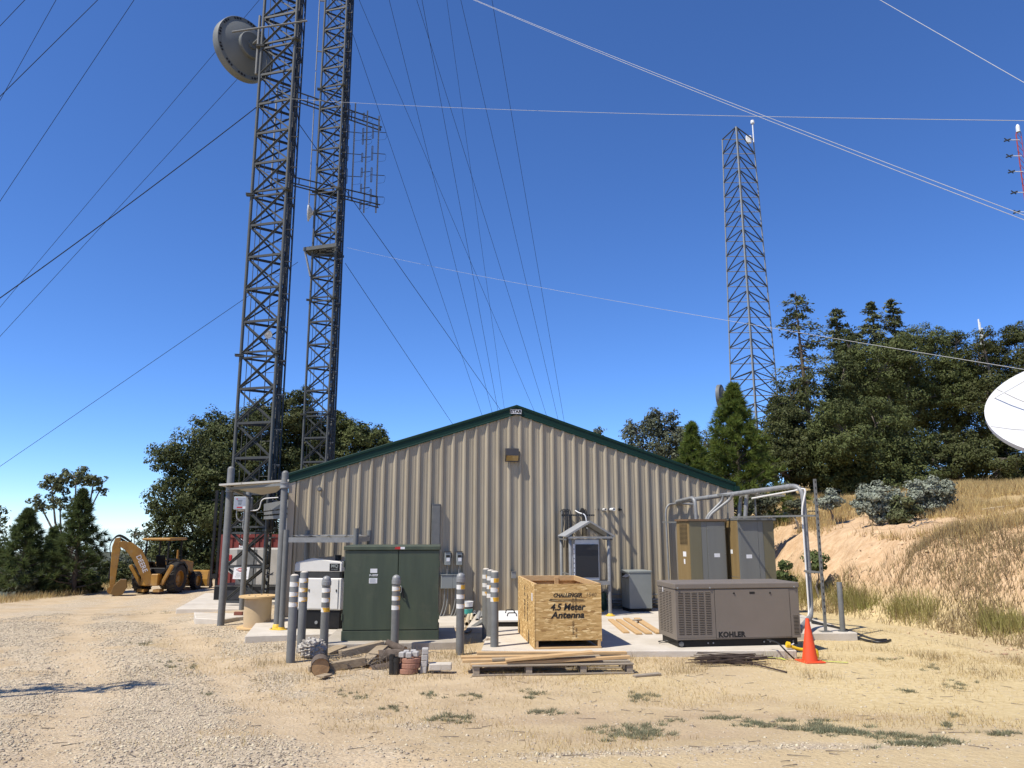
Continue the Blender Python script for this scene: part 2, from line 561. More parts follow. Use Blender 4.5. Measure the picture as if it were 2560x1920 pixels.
def ground_material():
    m = bpy.data.materials.new('ground_soil')
    m.use_nodes = True
    N = m.node_tree.nodes; L = m.node_tree.links
    b = N['Principled BSDF']
    b.inputs['Roughness'].default_value = .95
    b.inputs['Specular IOR Level'].default_value = .2
    geo = N.new('ShaderNodeNewGeometry')
    pos = geo.outputs['Position']
    sep = N.new('ShaderNodeSeparateXYZ'); L.new(pos, sep.inputs[0])

    def noise(s, d=6, r=.6, st=None):
        n = N.new('ShaderNodeTexNoise'); n.inputs['Scale'].default_value = s
        n.inputs['Detail'].default_value = d; n.inputs['Roughness'].default_value = r
        if st:
            mp = N.new('ShaderNodeMapping'); mp.inputs['Scale'].default_value = st
            L.new(pos, mp.inputs['Vector']); L.new(mp.outputs[0], n.inputs['Vector'])
        else:
            L.new(pos, n.inputs['Vector'])
        return n.outputs['Fac']

    def rng(v, a, c, lo=0., hi=1.):
        r = N.new('ShaderNodeMapRange')
        r.inputs['From Min'].default_value = a; r.inputs['From Max'].default_value = c
        r.inputs['To Min'].default_value = lo; r.inputs['To Max'].default_value = hi
        L.new(v, r.inputs['Value']); return r.outputs[0]

    def mth(op, a, c):
        q = N.new('ShaderNodeMath'); q.operation = op
        for i, t in enumerate((a, c)):
            if isinstance(t, (int, float)): q.inputs[i].default_value = t
            else: L.new(t, q.inputs[i])
        return q.outputs[0]

    def mix(f, a, c, bl='MIX'):
        q = N.new('ShaderNodeMix'); q.data_type = 'RGBA'; q.blend_type = bl
        if isinstance(f, (int, float)): q.inputs['Factor'].default_value = f
        else: L.new(f, q.inputs['Factor'])
        for k, t in (('A', a), ('B', c)):
            if isinstance(t, tuple): q.inputs[k].default_value = (*t, 1)
            else: L.new(t, q.inputs[k])
        return q.outputs['Result']

    big = noise(.23, 5, .55)
    mid = noise(1.1, 7, .65)
    fine = noise(9, 8, .7)
    vor = N.new('ShaderNodeTexVoronoi'); vor.inputs['Scale'].default_value = 26
    L.new(pos, vor.inputs['Vector'])
    vsep = N.new('ShaderNodeSeparateColor'); L.new(vor.outputs['Color'], vsep.inputs[0])
    vor2 = N.new('ShaderNodeTexVoronoi'); vor2.inputs['Scale'].default_value = 70
    L.new(pos, vor2.inputs['Vector'])
    vs2 = N.new('ShaderNodeSeparateColor'); L.new(vor2.outputs['Color'], vs2.inputs[0])
    dirt = mix(rng(mid, .38, .66), (.43, .325, .195), (.58, .45, .275))
    straw = mix(rng(fine, .35, .65), (.47, .355, .175), (.70, .565, .305))
    grav = mix(vsep.outputs[0], (.38, .305, .20), (.66, .545, .375))
    grav = mix(rng(vs2.outputs[0], .7, 1), grav, (.28, .25, .22))
    # straw towards the east side, gravel towards the drive
    fx = rng(sep.outputs[0], -3.0, 6.5)
    fs = mth('MULTIPLY', mth('ADD', fx, rng(big, .35, .7, -.35, .45)), 1.0)
    c = mix(rng(fs, .25, .95), dirt, straw)
    def attr(nm):
        q = N.new('ShaderNodeAttribute'); q.attribute_name = nm
        return q.outputs['Fac']
    fg = mth('ADD', attr('gravel_cover'), rng(noise(2.2, 5), .4, .65, -.25, .25))
    c = mix(rng(fg, .12, .7), c, grav)
    c = mix(mth('MULTIPLY', attr('lane'), .75), c, mix(rng(mid, .35, .65), (.50, .385, .24), (.60, .47, .305)))
    c = mix(mth('MULTIPLY', attr('brown_soil'), .8), c, mix(rng(fine, .35, .65), (.33, .235, .145), (.45, .335, .215)))
    # isolated little stones everywhere
    st = mth('MULTIPLY', rng(vsep.outputs[1], .86, .90), rng(vor.outputs['Distance'], .32, .22))
    c = mix(st, c, (.62, .57, .49))
    # cut bank soil and dry grass on the hill
    hill = mth('MULTIPLY', rng(sep.outputs[2], .35, .9), rng(sep.outputs[0], 6.5, 8))
    soil = mix(rng(noise(2.2, 8, .7, (1, 3, 1)), .35, .65), (.45, .29, .155), (.66, .475, .29))
    c = mix(hill, c, soil)
    top = mth('MULTIPLY', rng(sep.outputs[2], 2.5, 2.9), rng(sep.outputs[0], 6.5, 8))
    c = mix(top, c, mix(rng(fine, .35, .65), (.36, .25, .12), (.53, .40, .19)))
    c = mix(rng(fine, .25, .75, .0, .28), c, (.26, .195, .13))
    # the far slopes are brush
    far = rng(sep.outputs[1], 60, 85)
    c = mix(far, c, (.07, .075, .045))
    L.new(c, b.inputs['Base Color'])
    h = mth('ADD', mth('MULTIPLY', vor.outputs['Distance'], -.5), mth('MULTIPLY', fine, 1.1))
    h = mth('ADD', h, mth('MULTIPLY', noise(45, 4), .5))
    bp = N.new('ShaderNodeBump'); bp.inputs['Strength'].default_value = .7; bp.inputs['Distance'].default_value = .035
    L.new(h, bp.inputs['Height']); L.new(bp.outputs[0], b.inputs['Normal'])
    return m


GROUND = ground_material()


# ------------------------------------------------------------------ terrain
def sm(a, b, v):
    t = np.clip((v - a) / (b - a), 0, 1)
    return t * t * (3 - 2 * t)


_rs = np.random.RandomState(5)
_NT = _rs.rand(64, 64)


def vnoise(x, y, s):
    x = np.asarray(x) * s + 100.0; y = np.asarray(y) * s + 100.0
    xi = np.floor(x).astype(int); yi = np.floor(y).astype(int)
    fx = x - xi; fy = y - yi
    fx = fx * fx * (3 - 2 * fx); fy = fy * fy * (3 - 2 * fy)
    g = lambda i, j: _NT[i % 64, j % 64]
    return (g(xi, yi) * (1 - fx) + g(xi + 1, yi) * fx) * (1 - fy) + (g(xi, yi + 1) * (1 - fx) + g(xi + 1, yi + 1) * fx) * fy


TOE_Y = [-20, 6, 12, 14.5, 17, 20, 24, 30, 40, 60]
TOE_X = [14.5, 12.5, 11.0, 10.35, 10.0, 9.0, 8.2, 8.0, 8.6, 10]


def toe(y):
    return np.interp(y, TOE_Y, TOE_X)


def H(x, y):
    x = np.asarray(x, dtype=float); y = np.asarray(y, dtype=float)
    z = 0.7 * sm(11.5, 4.0, y)
    z = z - 0.8 * sm(14, 34, y) * sm(-4, -12, x)
    # hillside falling away beyond the drive
    xe = np.interp(y, [0, 10, 30, 38, 48, 60], [-27, -25, -22.0, -22.5, -20, -8])
    z = z - np.clip((xe - x), 0, 90) * 0.42
    z = z - np.clip(y - 50, 0, 200) * 0.35 * sm(8, -6, x)
    # cut bank on the east side
    d = x - toe(y)
    gul = (vnoise(x, y, .9) - .5) * .5 + (vnoise(x, y, 2.6) - .5) * .22 + (vnoise(x * .25, y + x * .35, 3.4) - .5) * .5 * sm(18, 21, y)
    k = np.interp(y, [6, 14, 19, 24], [2.2, 1.7, 1.15, 1.0])
    prof = np.interp((d + gul * sm(0, 1, d)) / k, [0, .35, 1.5, 2.2, 4.0, 10, 30, 80], [0, .3, 1.75, 2.2, 2.45, 3.3, 6.5, 12.0])
    prof = prof + np.clip(y - 26, 0, 22) * .085 * sm(1.5, 4, d) * sm(16, 9, d)
    z = z + prof
    z = z - .035 * LANE(x, y) - .03 * BROWN(x, y)
    # small relief
    z = z + (vnoise(x, y, .35) - .5) * .06 + (vnoise(x, y, 1.3) - .5) * .03
    z = z + sm(.2, 2, d) * ((vnoise(x, y, 3.3) - .5) * .16)
    r = np.hypot(x, y)
    z = np.where(r > 400, np.minimum(z, -40), z)
    return z


def drive_s(x, y):
    return (x - np.interp(y, [4, 9, 14, 20, 28, 38], [-1.3, -3.7, -6.4, -10, -14, -17])) * .86


def LANE(x, y):
    s = drive_s(x, y)
    w = (vnoise(x, y, .6) - .5) * .35
    return (np.exp(-((np.abs(s + w) - .95) / .34) ** 2) + .6 * np.exp(-((s + w + 3.3) / .5) ** 2)) * sm(.15, .5, vnoise(x + 9, y, .4) + .2) * sm(2, -1, x)


def GRAVC(x, y):
    s = drive_s(x, y)
    n1 = vnoise(x, y, .45) * .55 + vnoise(x + 5, y + 2, 1.5) * .45
    g = np.exp(-(s / .42) ** 2) * .55 * sm(.35, .6, n1 + .12) + sm(-1.2, -2.2, s) * sm(.42, .66, n1) * .8 + np.exp(-((s - 1.9) / .35) ** 2) * .5 * sm(.4, .6, n1)
    g = g + .5 * sm(.32, .58, n1) * sm(.5, -2.5, x) + .25 * sm(-1, -5, x)
    g = g + np.exp(-(((x + 2.3) / 1.1) ** 2 + ((y - 6.7) / 1.0) ** 2)) * .8 + np.exp(-(((y - 6.55 - .12 * x) / .2) ** 2)) * sm(-1, .5, x) * sm(6, 3, x) * .7
    g = g + np.exp(-(((x + 8.3) / 1.5) ** 2 + ((y - 19.8) / 2.0) ** 2)) * .9
    return np.clip(g - .35 * LANE(x, y), 0, 1) * sm(6, 2, x)


def BROWN(x, y):
    c = 9.2 + .25 * np.sin(x * .7) + .06 * x
    return (np.exp(-((y - c) / .42) ** 2) + .7 * np.exp(-((y - c + 1.75) / .38) ** 2)) * sm(-1.5, 1.0, x) * sm(.3, .6, vnoise(x, y, .7)) * .8


def Hf(x, y):
    return float(H(x, y))


def axis(segs):
    out = []
    for a, b, s in segs:
        out += list(np.arange(a, b, s))
    out.append(segs[-1][1])
    return np.array(out)


gx = axis([(-3000, -300, 450), (-300, -60, 30), (-60, -26, 2), (-26, -13, .5), (-13, 7, .25), (7, 16, .14), (16, 26, .5), (26, 60, 2), (60, 300, 30), (300, 3000, 450)])
gy = axis([(-200, -20, 30), (-20, 2, 2), (2, 12, .22), (12, 34, .16), (34, 50, .5), (50, 90, 2), (90, 300, 30), (300, 3500, 400)])
GX, GY = np.meshgrid(gx, gy)
GZ = H(GX, GY)
nx, ny = len(gx), len(gy)
gme = bpy.data.meshes.new('ground')
gme.vertices.add(nx * ny)
gme.vertices.foreach_set('co', np.stack([GX, GY, GZ], -1).astype(np.float32).ravel())
ii, jj = np.meshgrid(np.arange(nx - 1), np.arange(ny - 1))
a_ = (jj * nx + ii).ravel()
quads = np.stack([a_, a_ + 1, a_ + nx + 1, a_ + nx], -1).astype(np.int32)
gme.loops.add(quads.size)
gme.loops.foreach_set('vertex_index', quads.ravel())
gme.polygons.add(len(quads))
gme.polygons.foreach_set('loop_start', np.arange(0, quads.size, 4, dtype=np.int32))
gme.polygons.foreach_set('use_smooth', np.ones(len(quads), dtype=bool))
gme.update(calc_edges=True)
for nm_, arr_ in (('lane', LANE(GX, GY)), ('gravel_cover', GRAVC(GX, GY)), ('brown_soil', BROWN(GX, GY))):
    at_ = gme.attributes.new(nm_, 'FLOAT', 'POINT')
    at_.data.foreach_set('value', np.clip(arr_, 0, 1).astype(np.float32).ravel())
go = link('ground', gme, GROUND)
tag(go, 'tan dirt and gravel yard rising to a bare cut bank', 'ground', kind='structure')


# ------------------------------------------------------------------ concrete pads
def pad(name, label, poly, z0, z1, m=CONC, bev=.015):
    b = MB(); b.prism(poly, z0, z1)
    o = b.build(name, m, bevel=bev)
    return tag(o, label, 'concrete pad', kind='structure')


def xy(p): return (p.x, p.y)


pad('generator_pad', 'large pale concrete pad under the crate and the taupe generator',
    [(-.55, 14.35), (.3, 14.2), (5.1, 14.25), (5.12, 16.5), (5.4, 22.0), (-.9, 20.55), (-1.0, 17.4), (-.5, 17.3)], -.25, .13)
pad('equipment_pad', 'concrete pad under the steel posts at the right end of the building',
    [(5.16, 16.35), (7.15, 16.4), (7.3, 22.6), (5.44, 22.2), (5.2, 18.0)], -.25, .15)
pad('transformer_pad', 'concrete pad under the green transformer cabinet',
    [(-3.62, 14.98), (-1.02, 15.3), (-1.3, 17.7), (-3.8, 17.3)], -.25, .13, CONC_D)
pad('small_generator_pad', 'concrete pad under the white generator beside the wall corner',
    [xy(gp(612, 1590, .12)), (-3.62, 16.55), (-3.9, 19.85), (-5.55, 19.4), (-6.0, 18.6)], -.25, .12)
pad('wall_strip_pad', 'narrow concrete strip along the wall behind the transformer',
    [(-3.5, 17.7), (-1.05, 18.1), (-1.3, 20.4), (-3.8, 19.9)], -.25, .06)
pad('tower_pad', 'concrete footing slab under the front lattice tower',
    [xy(gp(440, 1522, -.28)), xy(gp(700, 1522, -.28)), (-7.4, 31.2), (-12.2, 31.2)], -.9, -.28)
pad('post_pad', 'low concrete slab carrying a red brick beside the cable spool',
    [xy(gp(488, 1548, .03)), xy(gp(556, 1552, .03)), xy(gp(596, 1545, .03)), (-6.3, 20.6), (-8.5, 21.1)], -.25, .06, CONC)


# ------------------------------------------------------------------ vegetation builders
RNG = np.random.RandomState(11)


def leaf_mat(name, c, c2, island=.3, tr=.16, rough=.55):
    return mat(name, c, rough, 0, c2, .6, .9, 0, island=island, trans=tr, spec=.12)


OAK = leaf_mat('leaf_oak', (.092, .105, .036), (.058, .068, .025))
OAK2 = leaf_mat('leaf_oak_olive', (.112, .128, .042), (.068, .080, .028))
OAKD = leaf_mat('leaf_oak_dark', (.088, .096, .033), (.056, .064, .023))
GREYLEAF = leaf_mat('leaf_grey', (.125, .135, .085), (.085, .095, .055))
SAGE = leaf_mat('leaf_sage', (.30, .32, .25), (.20, .22, .165))
PALELEAF = leaf_mat('leaf_pale', (.15, .16, .075), (.09, .10, .045))
NEEDLE = leaf_mat('needle_green', (.165, .205, .045), (.105, .140, .034), .4, .4)
NEEDLED = leaf_mat('needle_dark', (.115, .145, .05), (.075, .10, .036), .4, .35)
FIR = leaf_mat('needle_fir', (.140, .150, .068), (.095, .108, .050))
DRY = mat('grass_dry', (.55, .42, .20), .8, 0, (.42, .30, .13), .5, .9, island=.3, trans=.3, spec=.2)
DRYB = mat('grass_brown', (.36, .275, .145), .8, 0, (.25, .185, .095), .7, .9, island=.3, trans=.25, spec=.2)
GREENG = mat('grass_green', (.25, .245, .075), .7, 0, (.40, .32, .125), .8, .9, island=.3, trans=.3, spec=.2)
WEED = mat('weed_green', (.15, .165, .10), .7, 0, (.24, .22, .13), 2, .9, island=.35, trans=.2, spec=.2)
TWIG = mat('twig_grey', (.22, .19, .16), .9, 0, (.14, .12, .10), 5, .8)


def unit(n):
    v = RNG.normal(size=(n, 3))
    return v / np.linalg.norm(v, axis=1, keepdims=True)


def leaf_quads(P, out, size, asp=.55, up=.3, jitter=.75):
    """rhombic leaves at points P, facing roughly along out"""
    n = len(P)
    nrm = out + unit(n) * jitter + np.array([0, 0, up])
    nrm /= np.linalg.norm(nrm, axis=1, keepdims=True)
    t = np.cross(nrm, unit(n)); t /= np.linalg.norm(t, axis=1, keepdims=True) + 1e-9
    s = np.cross(nrm, t)
    L = size * np.clip(RNG.lognormal(-.05, .32, (n, 1)), .45, 2.0)
    a = P - t * L * .5; c = P + t * L * .5
    b = P + s * L * asp * .5; d = P - s * L * asp * .5
    return np.stack([a, b, c, d], 1).reshape(-1, 3)


def lobe_points(lobes, n, clump=None, dens=4.2, shell=.62):
    vol = np.array([l[3] * l[4] * l[5] for l in lobes]) ** .75
    cnt = np.maximum(1, (n * vol / vol.sum()).astype(int))
    Ps = []; Os = []; subs = []
    for (cx, cy, cz, rx, ry, rz), k in zip(lobes, cnt):
        rm = (rx + ry + rz) / 3
        rc = clump if clump else max(.16, .30 * rm)
        ns = max(7, int(dens * (rm / rc) ** 2))
        u = unit(ns)
        rad = RNG.uniform(shell, 1.02, (ns, 1))
        S = u * rad * np.array([rx, ry, rz])
        S[:, 2] = np.where(S[:, 2] < -.75 * rz, S[:, 2] * .7, S[:, 2])
        w = RNG.uniform(.55, 1.35, ns)
        pr_ = w ** 2 / (w ** 2).sum()
        idx = RNG.choice(ns, k, p=pr_)
        q = unit(k)
        off = q * (RNG.uniform(.25, 1.05, (k, 1)) ** .6) * rc * w[idx][:, None] * np.array([1, 1, .72])
        P = S[idx] + off
        Ps.append(P + np.array([cx, cy, cz]))
        o = q * .9 + u[idx] * .5
        Os.append(o)
        subs.append(S + np.array([cx, cy, cz]))
    return np.concatenate(Ps), np.concatenate(Os), subs


def broadleaf(name, label, base, lobes, n, size, lm, cat='tree', group=None, bark=BARK_G, tr=.22, sub=60, sig=.13, shell=.6, twigs=5, trunk_top=None, asp=.55, clump=None, dens=4.2, satellites=4):
    base = Vector(base)
    t = thing(name, label, cat, base, 0, group)
    n0 = len(lobes)
    if cat == 'tree' and satellites:
        extra = []
        for l in lobes:
            for _ in range(satellites):
                u = unit(1)[0]
                k = RNG.uniform(.26, .5)
                u[2] = abs(u[2]) * .9 if RNG.uniform() < .7 else u[2]
                extra.append((l[0] + u[0] * l[3] * .95, l[1] + u[1] * l[4] * .95, l[2] + u[2] * l[5] * .98, l[3] * k, l[4] * k, l[5] * k))
        lobes = list(lobes) + extra
    P, O, subs = lobe_points(lobes, n, clump, dens, shell)
    V = leaf_quads(P, O, size, asp)
    fast_mesh('crown', V - np.array(base), 4, lm, t)
    m = MB()
    cx = sum(l[0] for l in lobes) / len(lobes); cy = sum(l[1] for l in lobes) / len(lobes)
    cz = sum(l[2] for l in lobes) / len(lobes)
    zt = min(l[2] - l[5] * .2 for l in lobes)
    top = Vector(trunk_top) if trunk_top else Vector((base.x * .6 + cx * .4, base.y * .6 + cy * .4, base.z + (zt - base.z) * .55))
    midp = (base + top) / 2 + Vector((RNG.uniform(-.15, .15), RNG.uniform(-.15, .15), 0))
    m.path([base - Vector((0, 0, .3)), midp, top], [tr * 1.25, tr, tr * .8], 9)
    tl = min(tr, .2)
    for li, (l, S) in enumerate(zip(lobes, subs)):
        c = Vector(l[:3])
        if li >= n0:
            par = Vector(lobes[(li - n0) // satellites][:3])
            m.path([par, par.lerp(c, .5) + Vector((0, 0, .05)), c], [tl * .2, tl * .14, tl * .08], 5)
            continue
        k = top.lerp(c, .5) + Vector((RNG.uniform(-.3, .3), RNG.uniform(-.3, .3), .1))
        m.path([top, k, c], [tl * .6, tl * .4, tl * .22], 6)
        for i in RNG.choice(len(S), min(twigs, len(S)), replace=False):
            e = Vector(S[i])
            q = c.lerp(e, .5) + Vector((0, 0, l[5] * .12))
            m.path([c, q, e], [tl * .2, tl * .12, tl * .05], 5)
    o = m.build('trunk', bark, t, smooth=True, world=True)
    return t


def needle_tufts(C, D, n_per, length, width, spread=1.0):
    """triangular needles sprouting from tuft centres C along directions D"""
    k = len(C)
    C2 = np.repeat(C, n_per, 0); D2 = np.repeat(D, n_per, 0)
    d = D2 * .75 + unit(k * n_per) * spread
    d /= np.linalg.norm(d, axis=1, keepdims=True)
    L = (np.repeat(length, n_per, 0) if isinstance(length, np.ndarray) else length) * RNG.uniform(.65, 1.2, (len(C2), 1))
    s = np.cross(d, unit(len(C2))); s /= np.linalg.norm(s, axis=1, keepdims=True) + 1e-9
    start = C2 + d * .02
    tip = C2 + d * L
    tip[:, 2] -= L[:, 0] * .12
    return np.stack([start - s * width, start + s * width, tip], 1).reshape(-1, 3)


def pine(name, label, base, h, rad, lm, tufts=700, n_per=34, length=.26, width=.011, group=None, zlow=.12, tr=.13, lean=(0, 0)):
    base = Vector(base)
    t = thing(name, label, 'tree', base, 0, group)
    m = MB()
    top = Vector((lean[0], lean[1], h))
    m.path([(0, 0, -.3), top * .5 + Vector((.05, 0, 0)), top], [tr * 1.2, tr * .7, .02], 8)
    C = []; D = []
    nb = int(tufts / 6)
    for i in range(nb):
        f = zlow + (1 - zlow) * (i / nb) ** .85
        a = i * 2.399 + RNG.uniform(-.3, .3)
        Lb = rad * (1.02 - f) ** 1.08 * RNG.uniform(.65, 1.2) + .06
        p0 = top * f
        up = .15 + .75 * f
        dr = Vector((math.cos(a), math.sin(a), up)).normalized()
        pts = [p0, p0 + dr * Lb * .5 - Vector((0, 0, .04 * Lb)), p0 + dr * Lb]
        m.path(pts, [.035 * (1.1 - f) + .008, .02 * (1.1 - f) + .006, .006], 5)
        for k in range(6):
            g = .42 + .58 * k / 5
            q = pts[0].lerp(pts[2], g)
            off = Vector(RNG.normal(size=3)) * Lb * .13 * (1.15 - g)
            C.append(q + off)
            dd = (dr + Vector(RNG.normal(size=3)) * .35 + Vector((0, 0, .35))).normalized()
            D.append(dd)
    C.append(top); D.append(Vector((0, 0, 1)))
    C = np.array([tuple(c) for c in C]); D = np.array([tuple(c) for c in D])
    V = needle_tufts(C, D, n_per, length * (1.0 - .45 * np.clip(C[:, 2:3] / h, 0, 1) ** 2), width, .62)
    fast_mesh('crown', V, 3, lm, t)
    m.build('trunk', BARK, t, smooth=True)
    return t


def conifer(name, label, base, h, rad, lm, n, size, zlow=.3, group=None, tr=.2, sparse=1.0, droop=.35, nb=70, lean=(0, 0), expo=.8, up=0.0):
    base = Vector(base)
    t = thing(name, label, 'tree', base, 0, group)
    m = MB()
    top = Vector((lean[0], lean[1], h))
    m.path([(0, 0, -.3), top * .35 + Vector((.08, 0, 0)), top * .75, top], [tr * 1.2, tr * .85, tr * .4, .02], 9)
    P = []; O = []
    per = int(n / nb)
    for i in range(nb):
        f = min(.985, zlow + (1 - zlow) * (i + .5 + RNG.uniform(-1.2, 1.2)) / nb)
        a = i * 2.399 + RNG.uniform(-1.1, 1.1)
        g = (f - zlow) / (1 - zlow)
        Lb = rad * ((1 - g) ** expo) * RNG.uniform(.32, 1.25) + .12
        p0 = top * f
        dx = Vector((math.cos(a), math.sin(a), 0))
        p1 = p0 + dx * Lb * .5 + Vector((0, 0, (-droop + up) * Lb * .35))
        p2 = p0 + dx * Lb + Vector((0, 0, (-droop * .6 + up) * Lb))
        m.path([p0, p1, p2], [.05 * (1 - g) + .015, .03 * (1 - g) + .01, .008], 5)
        if RNG.uniform() > sparse and g < .8: continue
        k = int(per * (.35 + 1.3 * Lb / rad))
        s = RNG.uniform(.45 if sparse < 1 else .15, 1.05, k)
        base_pts = np.array([tuple(p0.lerp(p1, min(1, q * 2)) if q < .5 else p1.lerp(p2, (q - .5) * 2)) for q in s])
        wid = Lb * .20 + .05
        off = RNG.normal(size=(k, 3)) * np.array([wid, wid, wid * .42])
        P.append(base_pts + off)
        O.append(np.tile(np.array([dx.x * .4, dx.y * .4, .7]), (k, 1)))
    P = np.concatenate(P); O = np.concatenate(O)
    fast_mesh('crown', leaf_quads(P, O, size, .42), 4, lm, t)
    m.build('trunk', BARK, t, smooth=True)
    return t


def blades(xs, ys, h, w, lean=.45, base=None):
    n = len(xs)
    z = H(xs, ys) if base is None else base
    hh = h * RNG.uniform(.5, 1.25, n)
    a = RNG.uniform(0, 2 * np.pi, n)
    l = RNG.uniform(0, lean, n) * hh
    b = RNG.uniform(0, 2 * np.pi, n)
    dx = np.cos(a) * w; dy = np.sin(a) * w
    p0 = np.stack([xs - dx, ys - dy, z - .01], -1)
    p1 = np.stack([xs + dx, ys + dy, z - .01], -1)
    p2 = np.stack([xs + np.cos(b) * l, ys + np.sin(b) * l, z + hh], -1)
    return np.stack([p0, p1, p2], 1).reshape(-1, 3)


# ------------------------------------------------------------------ metal building
BY = math.atan2(2.554, 11.92)
BL = 12.19
BO = Vector((-5.63, 19.45, 0.0))
BM = T(*BO) @ Matrix.Rotation(BY, 4, 'Z')
BN = (BM.to_3x3() @ Vector((0, -1, 0)))
PKX = 5.88


def wall_hit(x, y, off=0.0):
    d = ray(x, y)
    o = BO + BN * off
    return CAM + d * ((o - CAM).dot(BN) / d.dot(BN))


def wl_(x, y, off=0.0):
    return BM.inverted() @ wall_hit(x, y, off)


def ztop(x):
    if x <= PKX: return 3.37 + (5.34 - 3.37) * x / PKX
    return 5.34 + (3.30 - 5.34) * (x - PKX) / (BL - PKX)


bld = thing('metal_building', 'tan ribbed metal building with green gable trim', 'building', BO, BY)
# ribbed front sheets, three ribs to a sheet
RIB = .3048
prof = []
x = .10
first = .20
k = 0
while True:
    c = first + k * RIB
    if c > BL - .1: break
    for dx, dy in ((-.066, 0), (-.024, -.046), (.018, -.046), (.044, 0),
                   (.052 + .055, 0), (.052 + .064, -.004), (.052 + .084, -.004), (.052 + .093, 0),
                   (.052 + .125, 0), (.052 + .134, -.004), (.052 + .154, -.004), (.052 + .163, 0)):
        prof.append((c + dx, dy, k // 3))
    k += 1
prof = [p for p in prof if .06 < p[0] < BL - .06]
npan = max(p[2] for p in prof) + 1
for i in range(npan):
    pr = [p for p in prof if p[2] == i]
    nxt = [p for p in prof if p[2] == i + 1]
    if nxt: pr = pr + [nxt[0]]
    xs = [(p[0], p[1]) for p in pr]
    if xs[0][0] < PKX < xs[-1][0]:
        for j in range(len(xs) - 1):
            if xs[j][0] < PKX < xs[j + 1][0]:
                f = (PKX - xs[j][0]) / (xs[j + 1][0] - xs[j][0])
                xs.insert(j + 1, (PKX, xs[j][1] + f * (xs[j + 1][1] - xs[j][1])))
                break
    b = MB()
    for (xa, ya), (xb, yb) in zip(xs[:-1], xs[1:]):
        b.quad((xa, ya, .10), (xb, yb, .10), (xb, yb, ztop(xb) + .1), (xa, ya, ztop(xa) + .1))
    b.build('wall_panel', WALL, bld)
# corner trims, base channel
for cx in (0.0, BL):
    s = 1 if cx == 0 else -1
    b = MB()
    b.bb(min(cx - s * .03, cx + s * .13), max(cx - s * .03, cx + s * .13), -.045, .12, .08, ztop(cx) + .1)
    b.build('corner_trim', TRIM, bld)
MB().bb(.0, BL, .012, .10, .05, .13).build('base_channel', TRIM, bld)
# side and back walls
MB().bb(-.02, .04, .10, 17.0, .08, 3.40).build('side_wall', WALL, bld)
MB().bb(BL - .04, BL + .02, .10, 17.0, .08, 3.32).build('side_wall', WALL, bld)
b = MB()
b.add([(0, 17, .1), (BL, 17, .1), (BL, 17, 3.3), (PKX, 17, 5.34), (0, 17, 3.37)], [(0, 1, 2, 3, 4)])
b.build('back_wall', WALL, bld)
# rake trim and roof slopes
def slope_pts(x0, z0, x1, z1, prof_yz, name, m):
    b = MB()
    n = len(prof_yz)
    vs = [(x0, y, z0 + z) for y, z in prof_yz] + [(x1, y, z1 + z) for y, z in prof_yz]
    fs = [tuple(range(n))[::-1], tuple(range(n, 2 * n))] + [(i, (i + 1) % n, n + (i + 1) % n, n + i) for i in range(n)]
    b.add(vs, fs)
    return b.build(name, m, bld)


RP = [(.05, .30), (-.055, .30), (-.070, .285), (-.070, .235), (-.052, .215), (-.052, .075), (-.060, .055), (-.060, .03), (.05, .03)]
slope_pts(-.12, ztop(0) - .045, PKX, ztop(PKX) - .04, RP, 'rake_trim', GREEN_TRIM)
slope_pts(PKX, ztop(PKX) - .04, BL + .12, ztop(BL) - .05, RP, 'rake_trim', GREEN_TRIM)
RQ = [(.06, .20), (.06, .26), (17.1, .26), (17.1, .20)]
slope_pts(-.2, ztop(0) - .07, PKX, ztop(PKX) - .04, RQ, 'roof_slope', ROOF)
slope_pts(PKX, ztop(PKX) - .04, BL + .2, ztop(BL) - .08, RQ, 'roof_slope', ROOF)
MB().bb(-.22, -.08, -.10, 17.0, 3.36, 3.52).build('gutter', GREEN_TRIM, bld)
MB().bb(BL + .08, BL + .22, -.10, 17.0, 3.30, 3.45).build('gutter', GREEN_TRIM, bld)
# maker's plate at the peak
pl = wl_(1290, 1029, .08)
sg = MB().box(pl.x, -.078, pl.z, .33, .012, .145).build('name_plate', PAPER, bld)
fr = MB()
for dz in (-.068, .068): fr.box(pl.x, -.087, pl.z + dz, .33, .006, .012)
for dx in (-.160, .160): fr.box(pl.x + dx, -.087, pl.z, .012, .006, .124)
fr.build('plate_border', INK, sg)
text('plate_lettering', 'STAR', .115, INK, sg, T(pl.x, -.086, pl.z - .002) @ FRONT, bold=.004, sx=1.12)


def on_wall(name, label, cat, px, py, off=.04, group=None):
    p = wall_hit(px, py, off)
    return thing(name, label, cat, p, BY, group)


# wall pack lamp
t = on_wall('wall_lamp', 'bronze wall pack lamp with amber lens under the roof peak', 'lamp', 1279, 1137)
b = MB()
b.add([(-.185, 0, .17), (.185, 0, .17), (.185, -.08, .17), (-.185, -.08, .17), (-.185, 0, -.19), (.185, 0, -.19), (.185, -.11, -.02), (-.185, -.11, -.02)],
      [(0, 1, 2, 3), (0, 4, 5, 1), (3, 2, 6, 7), (0, 3, 7, 4), (1, 5, 6, 2), (4, 7, 6, 5)])
b.build('housing', BRONZE, t, bevel=.008)
b = MB()
b.add([(-.165, -.120, -.03), (.165, -.120, -.03), (.165, -.045, -.185), (-.165, -.045, -.185)], [(0, 1, 2, 3)])
b.add([(-.165, -.105, -.03), (.165, -.105, -.03), (.165, -.03, -.185), (-.165, -.03, -.185)], [(3, 2, 1, 0)])
b.build('lens', AMBER, t)
MB().box(0, -.03, -.185, .37, .06, .02).box(0, -.115, -.018, .37, .02, .022).build('lens_frame', BRONZE, t)
